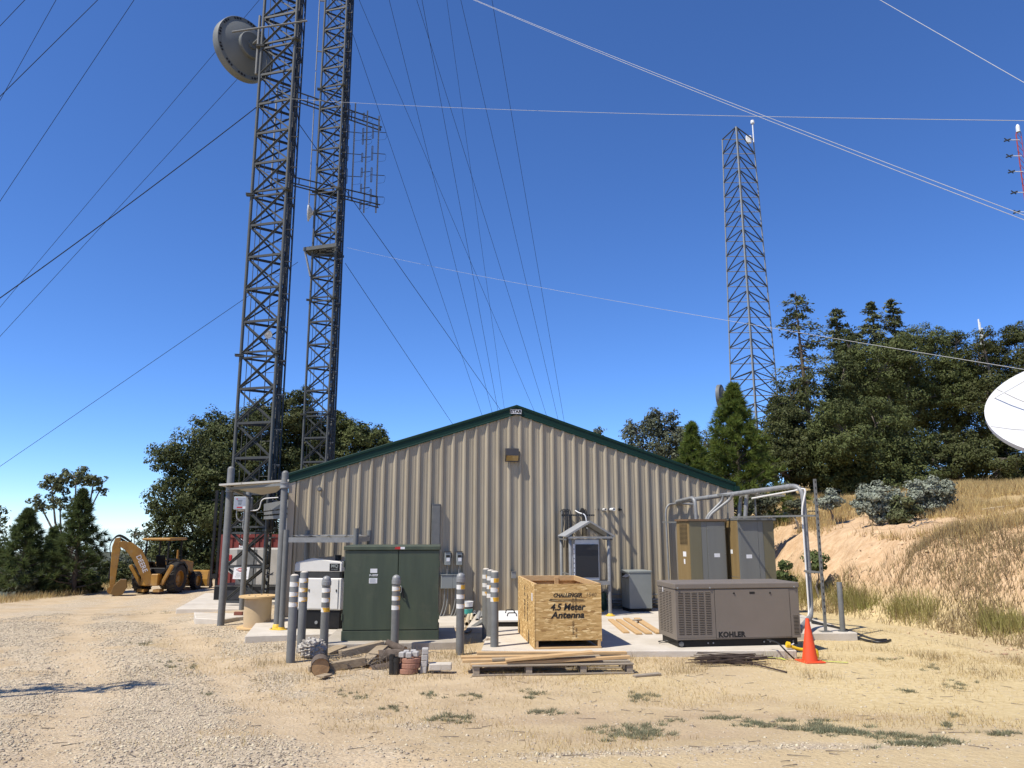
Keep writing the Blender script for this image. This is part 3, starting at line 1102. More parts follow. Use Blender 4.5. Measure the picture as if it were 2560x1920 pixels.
# round vent disc near the left eave
t = on_wall('wall_vent', 'small round grey vent disc high on the left of the wall', 'vent', 799, 1223)
MB().lathe([(0, .05), (.055, .05), (.06, .03), (.06, 0)], 20, FRONT).build('cover', GALV2, t, smooth=True)
MB().lathe([(0, .056), (.03, .056), (.03, .05)], 16, FRONT).build('vent_hub', GALV, t, smooth=True)
# wireway
t = on_wall('wireway', 'tall grey sheet metal wireway on the wall above the transformer', 'wireway', 1087, 1430)
b = MB(); b.bb(-.11, .11, -.08, 0, -1.1, 1.72); b.build('duct', GALV2, t, bevel=.006)
MB().bb(-.095, .095, -.086, -.081, -1.05, 1.68).build('cover', GALV2, t)
MB().bb(-.115, .115, -.088, .0, 1.722, 1.735).build('end_cap', GALV, t)
# two disconnect switches
for i, (px, lab) in enumerate(((1118, 'left one of two grey disconnect switches on the wall beside the transformer'),
                               (1147, 'right one of two grey disconnect switches on the wall beside the transformer'))):
    t = on_wall('disconnect_switch', lab, 'switch', px, 1396, .045, 'disconnect switches on the wall')
    MB().bb(-.075, .075, -.13, 0, -.165, .17).build('enclosure', CABGREY, t, bevel=.01)
    MB().bb(-.085, .085, -.145, 0, .171, .185).build('hood', BRONZE, t)
    MB().bb(-.045, .05, -.136, -.131, .035, .09).build('viewing_window', INK, t)
    MB().bb(-.035, .05, -.136, -.131, -.07, .02).build('warning_label', PAPER, t)
    MB().bb(.078, .10, -.11, -.05, .02, .15).build('handle', BLACK, t)
    MB().tube((0, -.04, -.166), (0, -.04, -.46), .013).build('conduit', GALV, t, smooth=True)
# twin junction box with looped conduits
t = on_wall('junction_box', 'pale grey twin junction box with looped conduits beside the transformer', 'box', 1130, 1453)
MB().bb(-.30, .0, -.16, 0, -.17, .17).build('enclosure', CABGREY, t, bevel=.006)
MB().bb(.004, .30, -.16, 0, -.17, .17).build('enclosure', CABGREY, t, bevel=.006)
MB().bb(-.31, .31, -.175, 0, .171, .18).build('lid', CABGREY, t)
for i, cx in enumerate((-.2, -.12, .08, .16, .22)):
    MB().path(fillet([(cx, -.08, -.17), (cx, -.08, -.55), (cx - .12, -.10, -.92), (cx - .30, -.12, -.98)], .2), .016, 7).build('conduit', GALV, t, smooth=True)
# hose box
t = on_wall('outlet_box', 'tiny grey outlet box low on the wall left of the crate', 'box', 1283, 1437)
MB().bb(-.06, .06, -.10, 0, -.09, .08).build('enclosure', GALV, t, bevel=.008)
MB().bb(-.065, .065, -.112, .0, .081, .092).build('lid', GALV2, t)
# pipe stubs through the wall
for px, r, L, m, lab in ((1455, .035, .10, BLACK, 'black sleeve in the wall with a white hose, above the gabled kiosk'),
                         (1508, .035, .20, OFFWHITE, 'pale pipe stub jutting from the wall, first right of the kiosk roof'),
                         (1526, .042, .30, WHITE, 'white pipe stub jutting farthest from the wall'),
                         (1546, .036, .05, BLACK, 'black capped sleeve in the wall right of the white pipe stub'),
                         (1488, .012, .04, BLACK, 'tiny dark sleeve in the wall, nearer the kiosk of two tiny ones'),
                         (1495, .014, .05, GALV2, 'tiny grey sleeve in the wall, farther from the kiosk of two tiny ones'),
                         (1552, .016, .05, BLACK, 'tiny black sleeve in the wall, last of the row')):
    t = on_wall('pipe_stub', lab, 'pipe', px, 1274, .0, 'pipe sleeves through the wall')
    b = MB(); b.lathe([(r * .72, L * .3), (r * .72, L), (r, L), (r, 0)], 16, FRONT); b.build('sleeve', m, t, smooth=True)
    MB().lathe([(0, L * .35), (r * .71, L * .35)], 14, FRONT).build('opening', INK, t)
    MB().lathe([(r + .002, .012), (r + .016, .012), (r + .018, 0)], 14, FRONT).build('escutcheon', GALV2, t, smooth=True)


# ------------------------------------------------------------------ guyed lattice towers
def lattice(name, label, legs, z0, flange, ztop_, bay, cables=9, base_z=None):
    L = [Vector((p[0], p[1], 0)) for p in legs]
    c = sum(L, Vector()) / 3
    t = thing(name, label, 'tower', (c.x, c.y, z0))
    zs = [z0] + [z for z in flange if z0 < z < ztop_] + [ztop_]
    for i, p in enumerate(L):
        for a, b_ in zip(zs[:-1], zs[1:]):
            strut('leg', p + Vector((0, 0, a)), p + Vector((0, 0, b_)), .062, TOWER, t)
        out = (p - c).normalized()
        for z in zs[1:-1]:
            b = MB()
            b.box(0, 0, .024, .30, .22, .02); b.box(0, 0, -.024, .30, .22, .02)
            o = b.build('flange_plate', TOWER, t, local=T(p.x - c.x + out.x * .05, p.y - c.y + out.y * .05, z - z0) @ Matrix.Rotation(math.atan2(out.y, out.x), 4, 'Z'))
    lev = []
    z = zs[1]
    while z > z0 + .3:
        z -= bay
    z += bay
    while z <= ztop_ + .01:
        lev.append(z); z += bay
    tri = ((0, 1), (1, 2), (2, 0))
    for fi, (i, j) in enumerate(tri):
        a0, b0 = L[i], L[j]
        d = (b0 - a0).normalized()
        a0 = a0 + d * .05; b0 = b0 - d * .05
        nrm = Vector((d.y, -d.x, 0))
        if nrm.dot((a0 + b0) / 2 - c) < 0: nrm = -nrm
        lower = [z0 + .12] + lev
        for a, b_ in zip(lower[:-1], lower[1:]):
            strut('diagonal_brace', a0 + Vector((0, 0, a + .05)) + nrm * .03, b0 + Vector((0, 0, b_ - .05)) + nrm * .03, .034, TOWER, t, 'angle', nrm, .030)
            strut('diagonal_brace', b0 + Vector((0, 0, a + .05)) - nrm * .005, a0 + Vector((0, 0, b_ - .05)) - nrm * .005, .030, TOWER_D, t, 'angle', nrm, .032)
        for z in lower:
            isf = any(abs(z - f) < .02 for f in flange)
            if isf:
                strut('horizontal_brace', a0 + Vector((0, 0, z + .10)), b0 + Vector((0, 0, z + .10)), .03, TOWER_D, t, 'bar', Vector((0, 0, 1)), .032)
                strut('horizontal_brace', a0 + Vector((0, 0, z - .10)), b0 + Vector((0, 0, z - .10)), .03, TOWER_D, t, 'bar', Vector((0, 0, 1)), .032)
            else:
                strut('horizontal_brace', a0 + Vector((0, 0, z)), b0 + Vector((0, 0, z)), .03, TOWER_D, t, 'bar', Vector((0, 0, 1)), .042)
        # gussets at the joints
        for z in lower[1:]:
            strut('gusset', a0 + Vector((0, 0, z - .13)) + nrm * .01, a0 + Vector((0, 0, z + .13)) + nrm * .01, .05, TOWER, t, 'bar', nrm, .008)
    # climbing ladder inside the back
    q0 = c.lerp(L[2], .35); dl = (L[1] - L[0]).normalized()
    ra, rb = q0 - dl * .2, q0 + dl * .2
    for p in (ra, rb): strut('ladder_rail', p + Vector((0, 0, z0 + .3)), p + Vector((0, 0, ztop_)), .018, TOWER_D, t)
    z = z0 + .6
    while z < ztop_:
        strut('ladder_rung', ra + Vector((0, 0, z)), rb + Vector((0, 0, z)), .010, TOWER, t); z += .62
    # two thin lines by the left leg
    for f in (.13, .27):
        p = L[0].lerp(L[1], f) + Vector((.02, .12, 0))
        strut('riser_line', p + Vector((0, 0, z0 + 2.2)), p + Vector((0, 0, ztop_)), .014, TOWER, t)
    # coax run up the east face
    for k in range(cables):
        f = k / (cables - 1)
        off = .09 + .20 * ((k * 4) % cables) / cables
        p = L[1].lerp(L[2], .12 + .8 * f) + Vector((off, 0, 0))
        zt = ztop_ - (k % 3) * .0
        strut('coax_cable', p + Vector((0, 0, z0 + 2.4)), p + Vector((0, 0, zt)), .024 if k % 3 else .034, BLACKC, t)
    for z in lev:
        pa = L[1].lerp(L[2], .1); pb = L[1].lerp(L[2], .95)
        strut('cable_hanger', pa + Vector((.18, 0, z - .25)), pb + Vector((.18, 0, z - .25)), .016, TOWER, t, 'bar')
        strut('cable_clamp', pa + Vector((.02, 0, z - .25)), pa + Vector((.30, 0, z - .25)), .018, GALV2, t, 'bar')
    return t, L


T1F = [2.2 + 6.1 * k for k in range(6)]
tw1, L1 = lattice('lattice_tower', 'front guyed lattice tower of grey steel carrying the big shrouded dish',
                  [(-9.65, 26.4), (-8.25, 26.0), (-8.5, 27.25)], -.28, T1F, 25.4, 1.22)
T2F = [1.87 + 6.1 * k for k in range(7)]
tw2, L2 = lattice('lattice_tower', 'rear guyed lattice tower behind the roof with a small platform', [(-10.65, 38.6), (-9.34, 38.25), (-9.42, 39.45)],
                  -1.0, T2F, 35.4, 1.22)
# thin pipe running up beside tower 2
p = L2[0] + Vector((-.32, -.05, 0))
for za, zb in ((19.5, 27.3), (27.4, 35.0)):
    strut('riser_pipe', p + Vector((0, 0, za)), p + Vector((0, 0, zb)), .032, GALV, tw2)
for z in (20.0, 22.6, 25.6, 28.6, 31.8):
    strut('pipe_clamp', p + Vector((-.03, 0, z)), L2[0] + Vector((0, 0, z)), .03, GALV2, tw2, 'bar')


# ------------------------------------------------------------------ microwave dishes
def dish(name, label, c, ax, Rr, dep, back=DISHG, front=WHITE, shroud=0.0, holes=0, mount=None, hub=.42):
    c = Vector(c); ax = Vector(ax).normalized()
    t = thing(name, label, 'dish antenna', c)
    M = ax.to_track_quat('Z', 'Y').to_matrix().to_4x4()
    n = 40
    pr = [(0.001, -dep)] + [(Rr * f, -dep + dep * f * f) for f in (.2, .4, .6, .8, .86)]
    b = MB(); b.lathe(pr, n, M); b.build('reflector', back, t, smooth=True)
    b = MB(); b.lathe([(Rr * .86, -dep * .26), (Rr * .99, -dep * .24), (Rr, -dep * .2), (Rr, shroud), (Rr * .97, shroud + .01)], n, M)
    b.build('rim', back, t, smooth=True)
    b = MB(); b.lathe([(Rr * .97, shroud + .01), (Rr * .6, shroud + dep * .12), (Rr * .3, shroud + dep * .2), (.001, shroud + dep * .24)], n, M)
    b.build('radome', front, t, smooth=True)
    b = MB(); b.lathe([(Rr * hub * .97, -dep * .72), (Rr * hub, -dep * 1.12), (Rr * hub * .95, -dep * 1.18), (Rr * hub * .84, -dep * 1.16), (.01, -dep * 1.12)], 28, M)
    b.build('hub_ring', back, t, smooth=True)
    b = MB(); b.lathe([(Rr * .14, -dep * 1.0), (Rr * .14, -dep * 1.3), (.01, -dep * 1.3)], 18, M); b.build('feed_boss', back, t, smooth=True)
    if holes:
        hm = MB().lathe([(0.001, 0), (1, 0), (1, .2), (.001, .2)], 10)
        me = bpy.data.meshes.new('rim_hole'); me.from_pydata(hm.v, [], hm.f); me.materials.append(INK)
        for k in range(holes):
            a = 2 * math.pi * (k // 3 * 3 + (k % 3) * .62) / holes
            r = Rr * .925
            s = .042 * Rr / 1.2 * (1.25 if k % 3 == 1 else 1)
            shared('rim_hole', me, t, M @ T(r * math.cos(a), r * math.sin(a), -dep * .262) @ Matrix.Diagonal((s, s, .03, 1)))
    if mount:
        for q0, q1, r in mount: strut('mount_arm', q0, q1, r, GALV2, t)
    return t


dc = at(612, 124, 27.3)
dish('microwave_dish', 'large grey drum dish seen from behind at the top of the front tower', dc, (-.80, .60, .0), 1.27, .44, shroud=.22, holes=36,
     mount=[(at(580, 80, 25.3), at(768, 52, 25.9), .035), (dc + Vector((.42, -.32, 0)), Vector((-9.65, 26.5, dc.z + .1)), .05),
            (Vector((-9.83, 26.5, dc.z - 1.6)), Vector((-9.83, 26.5, dc.z + .9)), .06)])
c2 = at(770, 531, 38.6)
dish('radome_dish', 'white round radome dish on the left leg of the rear tower', c2, (-.98, -.2, 0), .48, .24, OFFWHITE, WHITE, hub=.3,
     mount=[(c2 + Vector((.2, .05, 0)), Vector((-10.65, 38.6, c2.z)), .04)])
c3 = at(670, 836, 26.3)
dish('small_dish', 'tiny white grid dish inside the front tower above its lower joint', c3, (-.1, -1, -.4), .155, .06, WHITE, WHITE, hub=.3,
     mount=[(c3 + Vector((0, .08, 0)), c3 + Vector((.1, .9, 0)), .02)])

# platform on tower 2
pz = at(868, 620, 38.3).z
t = thing('tower_platform', 'small grated standoff platform on the rear tower below the radome dish', 'platform', (-10.2, 38.4, pz))
A = at(736, 655, 37.6); A.z = pz; B = at(868, 625, 38.0); B.z = pz; Cq = L2[0] + Vector((-.3, .3, pz)); Dq = L2[2] + Vector((0, .2, pz))
A = Vector((-11.1, 38.5, pz)); B = Vector((-9.2, 37.85, pz)); Cq = Vector((-11.0, 39.3, pz)); Dq = Vector((-9.2, 39.6, pz))
strut('edge_beam', A, B, .05, TOWER, t, 'bar', Vector((0, 0, 1)), .10)
strut('edge_beam', A, Cq, .04, GALV2, t, 'bar', Vector((0, 0, 1)), .06)
strut('edge_beam', Cq, Dq, .04, TOWER_D, t, 'bar', Vector((0, 0, 1)), .06)
for k in range(7):
    f = (k + .5) / 7
    strut('grating_bar', A.lerp(Cq, f), B.lerp(Dq, f), .05, TOWER_D, t, 'bar', Vector((0, 0, 1)), .025)
strut('knee_brace', A + Vector((.05, .02, -.05)), Vector((-10.68, 38.5, pz - 1.5)), .055, GALV, t)

# dipole array frame through tower 2
def fy(px): return 38.7 + (px - 800) * .0135


def fp(px, py): return at(px, py, fy(px))


t = thing('antenna_frame', 'twin boom frame crossing the rear tower and holding the dipole masts', 'antenna mount', fp(860, 400))
for (xa, ya, xb, yb) in ((700, 215, 950, 301), (690, 228, 955, 318), (690, 236, 951, 326), (690, 432, 944, 492), (686, 446, 950, 512), (686, 452, 946, 519)):
    strut('boom', fp(xa, ya), fp(xb, yb), .04, TOWER_D, t)
for (xa, ya, xb, yb) in ((770, 240, 768, 262), (948, 301, 949, 326), (950, 318, 952, 326), (748, 447, 747, 462), (943, 492, 944, 518), (880, 277, 878, 302), (872, 474, 870, 497)):
    strut('spreader', fp(xa, ya), fp(xb, yb), .03, TOWER_D, t)
for i, (x0, y0, x1, y1, els, lab) in enumerate((
        (889, 258, 880, 503, (282, 331, 385, 441), 'dipole mast with four looped dipoles nearest the rear tower'),
        (919, 277, 908, 532, (293, 331, 349, 393, 430, 470, 510), 'middle dipole mast of the three beside the rear tower'),
        (948, 290, 941, 532, (330, 384, 438, 492), 'outermost dipole mast at the boom ends'))):
    Y = fy((x0 + x1) / 2)
    p0 = at(x0, y0, Y); p1 = at(x1, y1, Y); p1.x = p0.x
    t = thing('dipole_mast', lab, 'antenna', p1, 0, 'dipole masts on the rear tower')
    strut('mast', p1, p0, .045, GALV, t)
    for e in els:
        z = at(x0, e, Y).z
        s = .62 if i == 1 else 1.0
        a = Vector((p0.x - .28 * s, Y - .25 * s, z - .10)); c = Vector((p0.x + .36 * s, Y + .3 * s, z + .12))
        strut('dipole_boom', a, c, .022, TOWER_D, t)
        b = MB(); h = .44 * s
        b.path(fillet([a + Vector((-.03, 0, -h)), a + Vector((-.03, 0, h)), a + Vector((.035, 0, h)), a + Vector((.035, 0, -h)), a + Vector((-.03, 0, -h))], .03, 3), .022, 5)
        b.build('folded_dipole', GALV2, t, world=True)
        b = MB(); b.path(fillet([c, c + Vector((.06, .03, -.02)), c + Vector((.02, .02, -.42 * s)), Vector((p0.x + .04, Y, z - .5 * s))], .15, 4), .007, 5)
        b.build('jumper_cable', BLACKC, t, world=True)
# masts at the other boom end, half hidden by tower 1
for i, (x0, ya, yb, lab) in enumerate(((694, 205, 470, 'whip mast seen through the front tower lattice at the near boom end'),)):
    Y = fy(x0); p0 = at(x0, ya, Y); p1 = at(x0, yb, Y); p1.x = p0.x
    t = thing('dipole_mast', lab, 'antenna', p1, 0, 'dipole masts on the rear tower')
    strut('mast', p1, p0, .05, GALV, t)
    for e in (235, 300, 365, 430):
        z = at(x0, e, Y).z
        strut('dipole_boom', Vector((p0.x - .3, Y, z)), Vector((p0.x + .3, Y, z)), .02, TOWER_D, t)

# ------------------------------------------------------------------ far self-supporting tower
nl = (at(1840, 317, 55), at(1893, 1090, 54.2)); ll = (at(1806, 352, 57), at(1827, 960, 57.6)); rl = (at(1883, 345, 57), at(1945, 1000, 57.6))


def legz(l, z):
    f = (z - l[0].z) / (l[1].z - l[0].z)
    return l[0].lerp(l[1], f) if 0 <= f <= 1 else l[0] + (l[1] - l[0]) * f


ZT = nl[0].z; ZB = 3.6
t = thing('lattice_tower', 'tapered three legged tower standing alone beyond the right side trees', 'tower', legz(nl, ZB))
nb = 24
lv = [ZT + (ZB - ZT) * i / nb for i in range(nb + 1)]
for l in (nl, ll, rl):
    for a, b_ in zip(lv[0:-1:3], lv[3::3]):
        strut('leg', legz(l, b_), legz(l, a), .065 if l is nl else .055, TOWER_L, t)
for i in range(nb):
    a, b_ = lv[i], lv[i + 1]
    for l in (ll, rl):
        strut('diagonal_brace', legz(l, b_), legz(nl, a), .045, TOWER_D, t)
        strut('horizontal_brace', legz(l, b_ + .02), legz(nl, b_ + .02), .045, TOWER_D, t)
    strut('back_brace', legz(ll, a), legz(rl, a), .035, TOWER_L, t)
    if i > 14: strut('diagonal_brace', legz(ll, b_), legz(rl, a), .04, TOWER_D, t)
strut('top_brace', legz(ll, ZT - 0), legz(nl, ZT), .05, TOWER_D, t)
strut('top_brace', legz(rl, ZT - 0), legz(nl, ZT), .05, TOWER_D, t)
pa = legz(nl, ZT); pb = legz(nl, ZB)
strut('riser_cable', pa + Vector((.12, .1, 0)), pb + Vector((.12, .1, 0)), .035, TOWER_L, t)
for i in range(0, nb, 1):
    p = legz(nl, lv[i] - .6)
    strut('step_bolt', p - Vector((.22, 0, 0)), p + Vector((.22, 0, 0)), .02, TOWER_L, t)
p = legz(rl, legz(rl, 0).z)
pr_ = at(1876, 347, 56.8)
b = MB().box(pr_.x - .15, pr_.y, pr_.z - .05, .42, .2, .62); b.build('antenna_panel', WHITE, t, world=True, bevel=.02)
b = MB().tube(pr_ + Vector((.25, 0, -.3)), pr_ + Vector((.25, 0, 1.3)), .05); b.build('top_whip', WHITE, t, world=True)
MB().lathe([(.12, 0), (.16, .1), (.14, .3), (.01, .34)], 12, T(*(pr_ + Vector((.25, 0, 1.3))))).build('beacon', WHITE, t, world=True)
c4 = at(1803, 990, 57)
dish('microwave_dish', 'grey drum dish on the far tower, half hidden by the young pine', c4, (-.85, .50, 0), .88, .3, shroud=.2,
     mount=[(c4 + Vector((.3, -.2, .2)), legz(ll, c4.z + .2), .05), (c4 + Vector((.3, -.2, -.3)), legz(ll, c4.z - .3), .05)])

# red and white far tower at the picture's edge, and a far whip cluster
t = thing('broadcast_tower', 'distant red lattice mast cut by the right picture edge', 'tower', (110, 150, 10))
tp = at(2546, 330, 150); 
for k in range(12):
    za = tp.z - k * 6; zb = za - 6
    for dx, dy in ((-.5, 0), (.5, 0), (0, .9)):
        q = Vector((tp.x + dx, tp.y + dy, 0))
        strut('leg', q + Vector((0, 0, zb)), q + Vector((0, 0, za)), .07, TRED if k % 4 < 3 else WHITE, t)
    for j in range(4):
        z1 = za - j * 1.5
        strut('diagonal_brace', Vector((tp.x - .5, tp.y, z1)), Vector((tp.x + .5, tp.y, z1 - 1.5)), .05, TRED, t)
for k, py in enumerate((350, 390, 429, 481, 530)):
    z = at(2546, py, 150).z
    strut('side_arm', Vector((tp.x - 2.1, tp.y, z)), Vector((tp.x, tp.y, z)), .09, WHITE, t)
    strut('side_antenna', Vector((tp.x - 3.3, tp.y, z - .3)), Vector((tp.x - 1.9, tp.y, z + .25)), .16, TOWER_D, t)
    strut('side_antenna', Vector((tp.x - 3.2, tp.y, z + .4)), Vector((tp.x - 2.2, tp.y, z - .35)), .12, TOWER_D, t)
MB().lathe([(.4, 0), (.4, 1.2), (.2, 1.7), (.01, 1.8)], 10, T(tp.x, tp.y, tp.z)).build('beacon', WHITE, t, world=True)
t = thing('whip_cluster', 'white antenna tips of a distant mast above the right side tree line', 'antenna', at(2447, 900, 120))
for px, ya in ((2446, 798), (2449, 806), (2452, 822), (2455, 820)):
    p = at(px, ya, 120); strut('whip', Vector((p.x, p.y, p.z - 7)), p, .13, WHITE, t)


# ------------------------------------------------------------------ guy wires
def wire(label, a, b, r, m, e0=0.0, e1=0.0, sag=0.0, n=18, group='guy wires'):
    A = at(*a); B = at(*b)
    d = B - A
    A2 = A - d * e0; B2 = B + d * e1
    pts = []
    for i in range(n + 1):
        f = i / n
        q = A2.lerp(B2, f)
        q.z -= sag * 4 * f * (1 - f)
        pts.append(q)
    b_ = MB(); b_.path(pts, r, 6)
    o = b_.build('guy_wire', m, smooth=True)
    tag(o, label, 'wire', group)
    return o


DW = .013
gl = 'guy wires on the left of the towers'
wire('topmost short dark wire crossing the upper left corner', (62, 0, 30), (0, 65, 30), DW, WIRE_D, 3, 4, 0, group=gl)
wire('steepest dark wire near the upper left corner', (140, 0, 34), (0, 251, 38), DW, WIRE_D, 1.0, 1.3, 0, group=gl)
wire('dark wire reaching the left edge just below the upper corner, shallower of the crossing pair', (244, 0, 28), (0, 241, 24), DW, WIRE_D, 1.0, 1.3, 0, group=gl)
wire('dark wire meeting the left edge a quarter of the way down', (335, 0, 30), (0, 503, 34), DW, WIRE_D, .6, .8, 0, group=gl)
wire('dark wire passing behind the big drum dish rim', (648, 0, 40), (0, 768, 46), DW, WIRE_D, .5, .6, 0, group=gl)
wire('dark wire emerging below the big drum dish', (640, 147, 38), (0, 841, 44), DW, WIRE_D, 0, .6, 0, group=gl)
wire('thick dark guy wire clamped to the left leg of the front tower', (641, 268, 26.35), (0, 729, 24), .017, WIRE_D, 0, .7, .25, group=gl)
wire('lowest dark guy wire on the left, from the rear tower platform', (745, 655, 38.0), (0, 1166, 44), DW, WIRE_D, 0, .4, 0, group=gl)
gr_ = 'guy wires above the roof'
wire('dark wire leaning most of those entering at the top edge beside the rear tower', (898, 0, 40), (1332, 1019, 62), DW, WIRE_D, .3, .05, 0, group=gr_)
wire('second dark wire along the top edge counted from the rear tower', (973, 0, 40), (1230, 1029, 62), DW, WIRE_D, .3, .05, 0, group=gr_)
wire('third dark wire along the top edge, crossing the fourth near the top', (1042, 0, 40), (1365, 1035, 62), DW, WIRE_D, .3, .05, 0, group=gr_)
wire('fourth dark wire along the top edge, ending left of the roof peak', (1055, 0, 40), (1244, 1022, 62), DW, WIRE_D, .3, .05, 0, group=gr_)
wire('faint fifth dark wire along the top edge', (1117, 0, 42), (1260, 1016, 64), DW * .8, WIRE_D, .3, .05, 0, group=gr_)
wire('sixth dark wire along the top edge, ending right of the roof peak', (1152, 0, 42), (1394, 1045, 64), DW, WIRE_D, .3, .05, 0, group=gr_)
wire('rightmost dark wire along the top edge beside the bright cable', (1230, 0, 42), (1410, 1051, 64), DW, WIRE_D, .3, .05, 0, group=gr_)
wire('dark wire leaving the rear tower near the top edge', (882, 85, 38.4), (1204, 1035, 62), DW, WIRE_D, .0, .05, 0, group=gr_)
wire('dark wire from the front tower passing behind the rear tower to the roof peak', (749, 312, 27.2), (1250, 1023, 55), .015, WIRE_D, .0, .05, 0, group=gr_)
wire('lowest dark wire above the left roof slope', (863, 658, 38.6), (1130, 1058, 58), .015, WIRE_D, .0, .05, 0, group=gr_)
gb = 'bright near guy wires'
wire('upper of two bright sagging cables crossing to the right edge', (1198, -2, 17), (2560, 526, 9), .0045, WIRE, .25, .25, .12, group=gb)
wire('lower of two bright sagging cables crossing to the right edge', (1199, 0, 17.2), (2560, 537, 9.05), .0045, WIRE, .25, .25, .13, group=gb)
wire('bright level cable running from the front tower to the right edge', (727, 247, 26.0), (2560, 279, 11), .0048, WIRE, .0, .3, .22, group=gb)
wire('thin bright cable drooping from the rear tower platform to the right edge', (868, 619, 38.0), (2560, 903, 12), .005, WIRE, .0, .2, .25, group=gb)
wire('short bright cable cutting the upper right corner', (2204, 0, 10), (2560, 203, 8.4), .0042, WIRE, .9, 1.6, .02, group=gb)


# ------------------------------------------------------------------ bollards
random.seed(4)


def bollard(label, x, y, h, dome=False, bands=3, z0=None, r=.076):
    z = Hf(x, y) if z0 is None else z0
    t = thing('bollard', label, 'bollard', (x, y, z), 0, 'striped steel bollards')
    b = MB()
    if dome:
        b.lathe([(r, -.2), (r, h - .10)], 24)
        b.build('post', GALV2, t, smooth=True)
        c = MB(); c.lathe([(r + .004, h - .16), (r + .012, h - .15), (r + .012, h - .08), (r + .004, h - .075), (r + .004, h - .055), (r * .98, h - .03), (r * .75, h - .005), (r * .4, h + .012), (.002, h + .018)], 24)
        c.build('dome_cap', GALV, t, smooth=True)
    else:
        b.lathe([(r, -.2), (r, h - .01), (r * .93, h)], 24)
        b.build('post', GALV2, t, smooth=True)
        c = MB(); c.lathe([(r * .93, h - .002), (r * .6, h + .018), (.002, h + .025)], 24); c.build('concrete_cap', CONC, t, smooth=True)
    for k in range(bands):
        zt = h - (.20 if dome else .11) - k * .172
        zb = zt - .082
        n = 24
        bd = MB(); bd.lathe([(r + .0005, zb), (r + .0022, zb), (r + .0022, zt), (r + .0005, zt)], n)
        o = bd.build('reflective_band', BANDW, t, smooth=True)
        a1 = R(20 + 10 * random.random())
        at_, ab = R(-45 - 60 * random.random()), R(-70 - 50 * random.random())
        if random.random() < .5: at_, ab = ab - .5, at_
        vs = []; m = 8
        for i in range(m + 1):
            f = i / m
            for zz, aa in ((zb + .003, ab), (zt - .003, at_)):
                a = aa + (a1 - aa) * f
                vs.append(((r + .0036) * math.cos(a), (r + .0036) * math.sin(a), zz))
        yb = MB(); yb.add(vs, [(2 * i, 2 * i + 2, 2 * i + 3, 2 * i + 1) for i in range(m)])
        yb.build('yellow_patch', BANDY, o)
    return t


bollard('leftmost and nearest striped bollard, flat topped', -3.84, 13.83, 1.47)
bollard('flat topped striped bollard just behind the leftmost one', -3.93, 14.81, 1.45)
bollard('dome capped striped bollard left of the green transformer', -3.42, 14.45, 1.40, True)
bollard('dome capped striped bollard in front of the green transformer doors', -2.20, 14.9, 1.40, True)
bollard('dome capped striped bollard right of the green transformer', -.96, 14.67, 1.45, True)
bollard('rearmost of the three clustered striped bollards left of the crate', -.55, 16.55, 1.30, z0=.12)
bollard('middle one of the three clustered striped bollards left of the crate', -.44, 16.02, 1.30, z0=.12)
bollard('nearest of the three clustered striped bollards left of the crate', -.325, 14.67, 1.35, z0=.12)
t = thing('bollard', 'plain grey steel post at the far right corner of the concrete', 'bollard', (6.93, 16.6, .15))
MB().lathe([(.055, 0), (.055, .99), (.05, 1.0), (.001, 1.0)], 20).build('post', GALV2, t, smooth=True)
MB().lathe([(.10, 0), (.10, .012), (.056, .014)], 20).build('base_flange', GALV2, t)

# ------------------------------------------------------------------ green transformer
TY = math.atan2(.16, 1.87)
t = thing('transformer', 'dark green pad mounted transformer cabinet with two doors', 'transformer', (-3.31, 15.36, .13), TY)
w, d, h = 1.88, 1.25, 1.80
MB().bb(.02, w - .02, .03, d, .0, h - .10).build('tank', TGREEN, t, bevel=.01)
MB().bb(0, w, .0, d, .0, .185).build('sill', TGREEN, t, bevel=.006)
MB().bb(-.012, w + .012, -.03, d + .01, h - .085, h).build('lid', TGREEN, t, bevel=.012)
dl = MB().bb(.015, 1.058, -.005, .03, .20, h - .09).build('door', TGREEN, t, bevel=.006)
dr = MB().bb(1.072, w - .015, -.005, .03, .20, h - .09).build('door', TGREEN, t, bevel=.006)
for z in (.45, 1.45): MB().tube((.006, -.008, z - .06), (.006, -.008, z + .06), .014).build('hinge', TGREEN, dl)
for z in (.45, 1.45): MB().tube((w - .006, -.008, z - .06), (w - .006, -.008, z + .06), .014).build('hinge', TGREEN, dr)
MB().bb(.52, .655, -.009, -.006, 1.28, 1.36).build('warning_sticker', PAPER, dl)
text('asset_number', 'P-10757', .05, PAPER, dl, T(.588, -.008, 1.232) @ FRONT, bold=.002)
MB().bb(.50, .66, -.009, -.006, 1.08, 1.18).build('warning_sticker', PAPER, dl)
for k in range(4): MB().bb(.515, .645 - .02 * (k % 2), -.011, -.0095, 1.10 + k * .02, 1.106 + k * .02).build('sticker_print', CABGREY, dl)
text('maker_lettering', 'ABB', .062, REDSIGN, t, T(1.045, -.032, h - .043) @ FRONT, bold=.004)
MB().bb(1.10, 1.185, -.034, -.031, h - .064, h - .02).build('rating_plate', PAPER, t)
MB().bb(1.11, 1.175, -.06, -.005, .94, 1.0).build('latch', BLACK, dr, bevel=.008)
MB().beam((1.14, -.05, 1.0), (1.19, -.06, .80), .022, .03).build('handle', BLACK, dr)
b = MB(); b.path(fillet([(1.08, -.04, 1.03), (1.14, -.07, 1.03), (1.14, -.07, .9), (1.08, -.04, .9), (1.08, -.04, 1.03)], .04, 4), .008, 6)
b.build('padlock', GALV, dr, smooth=True)

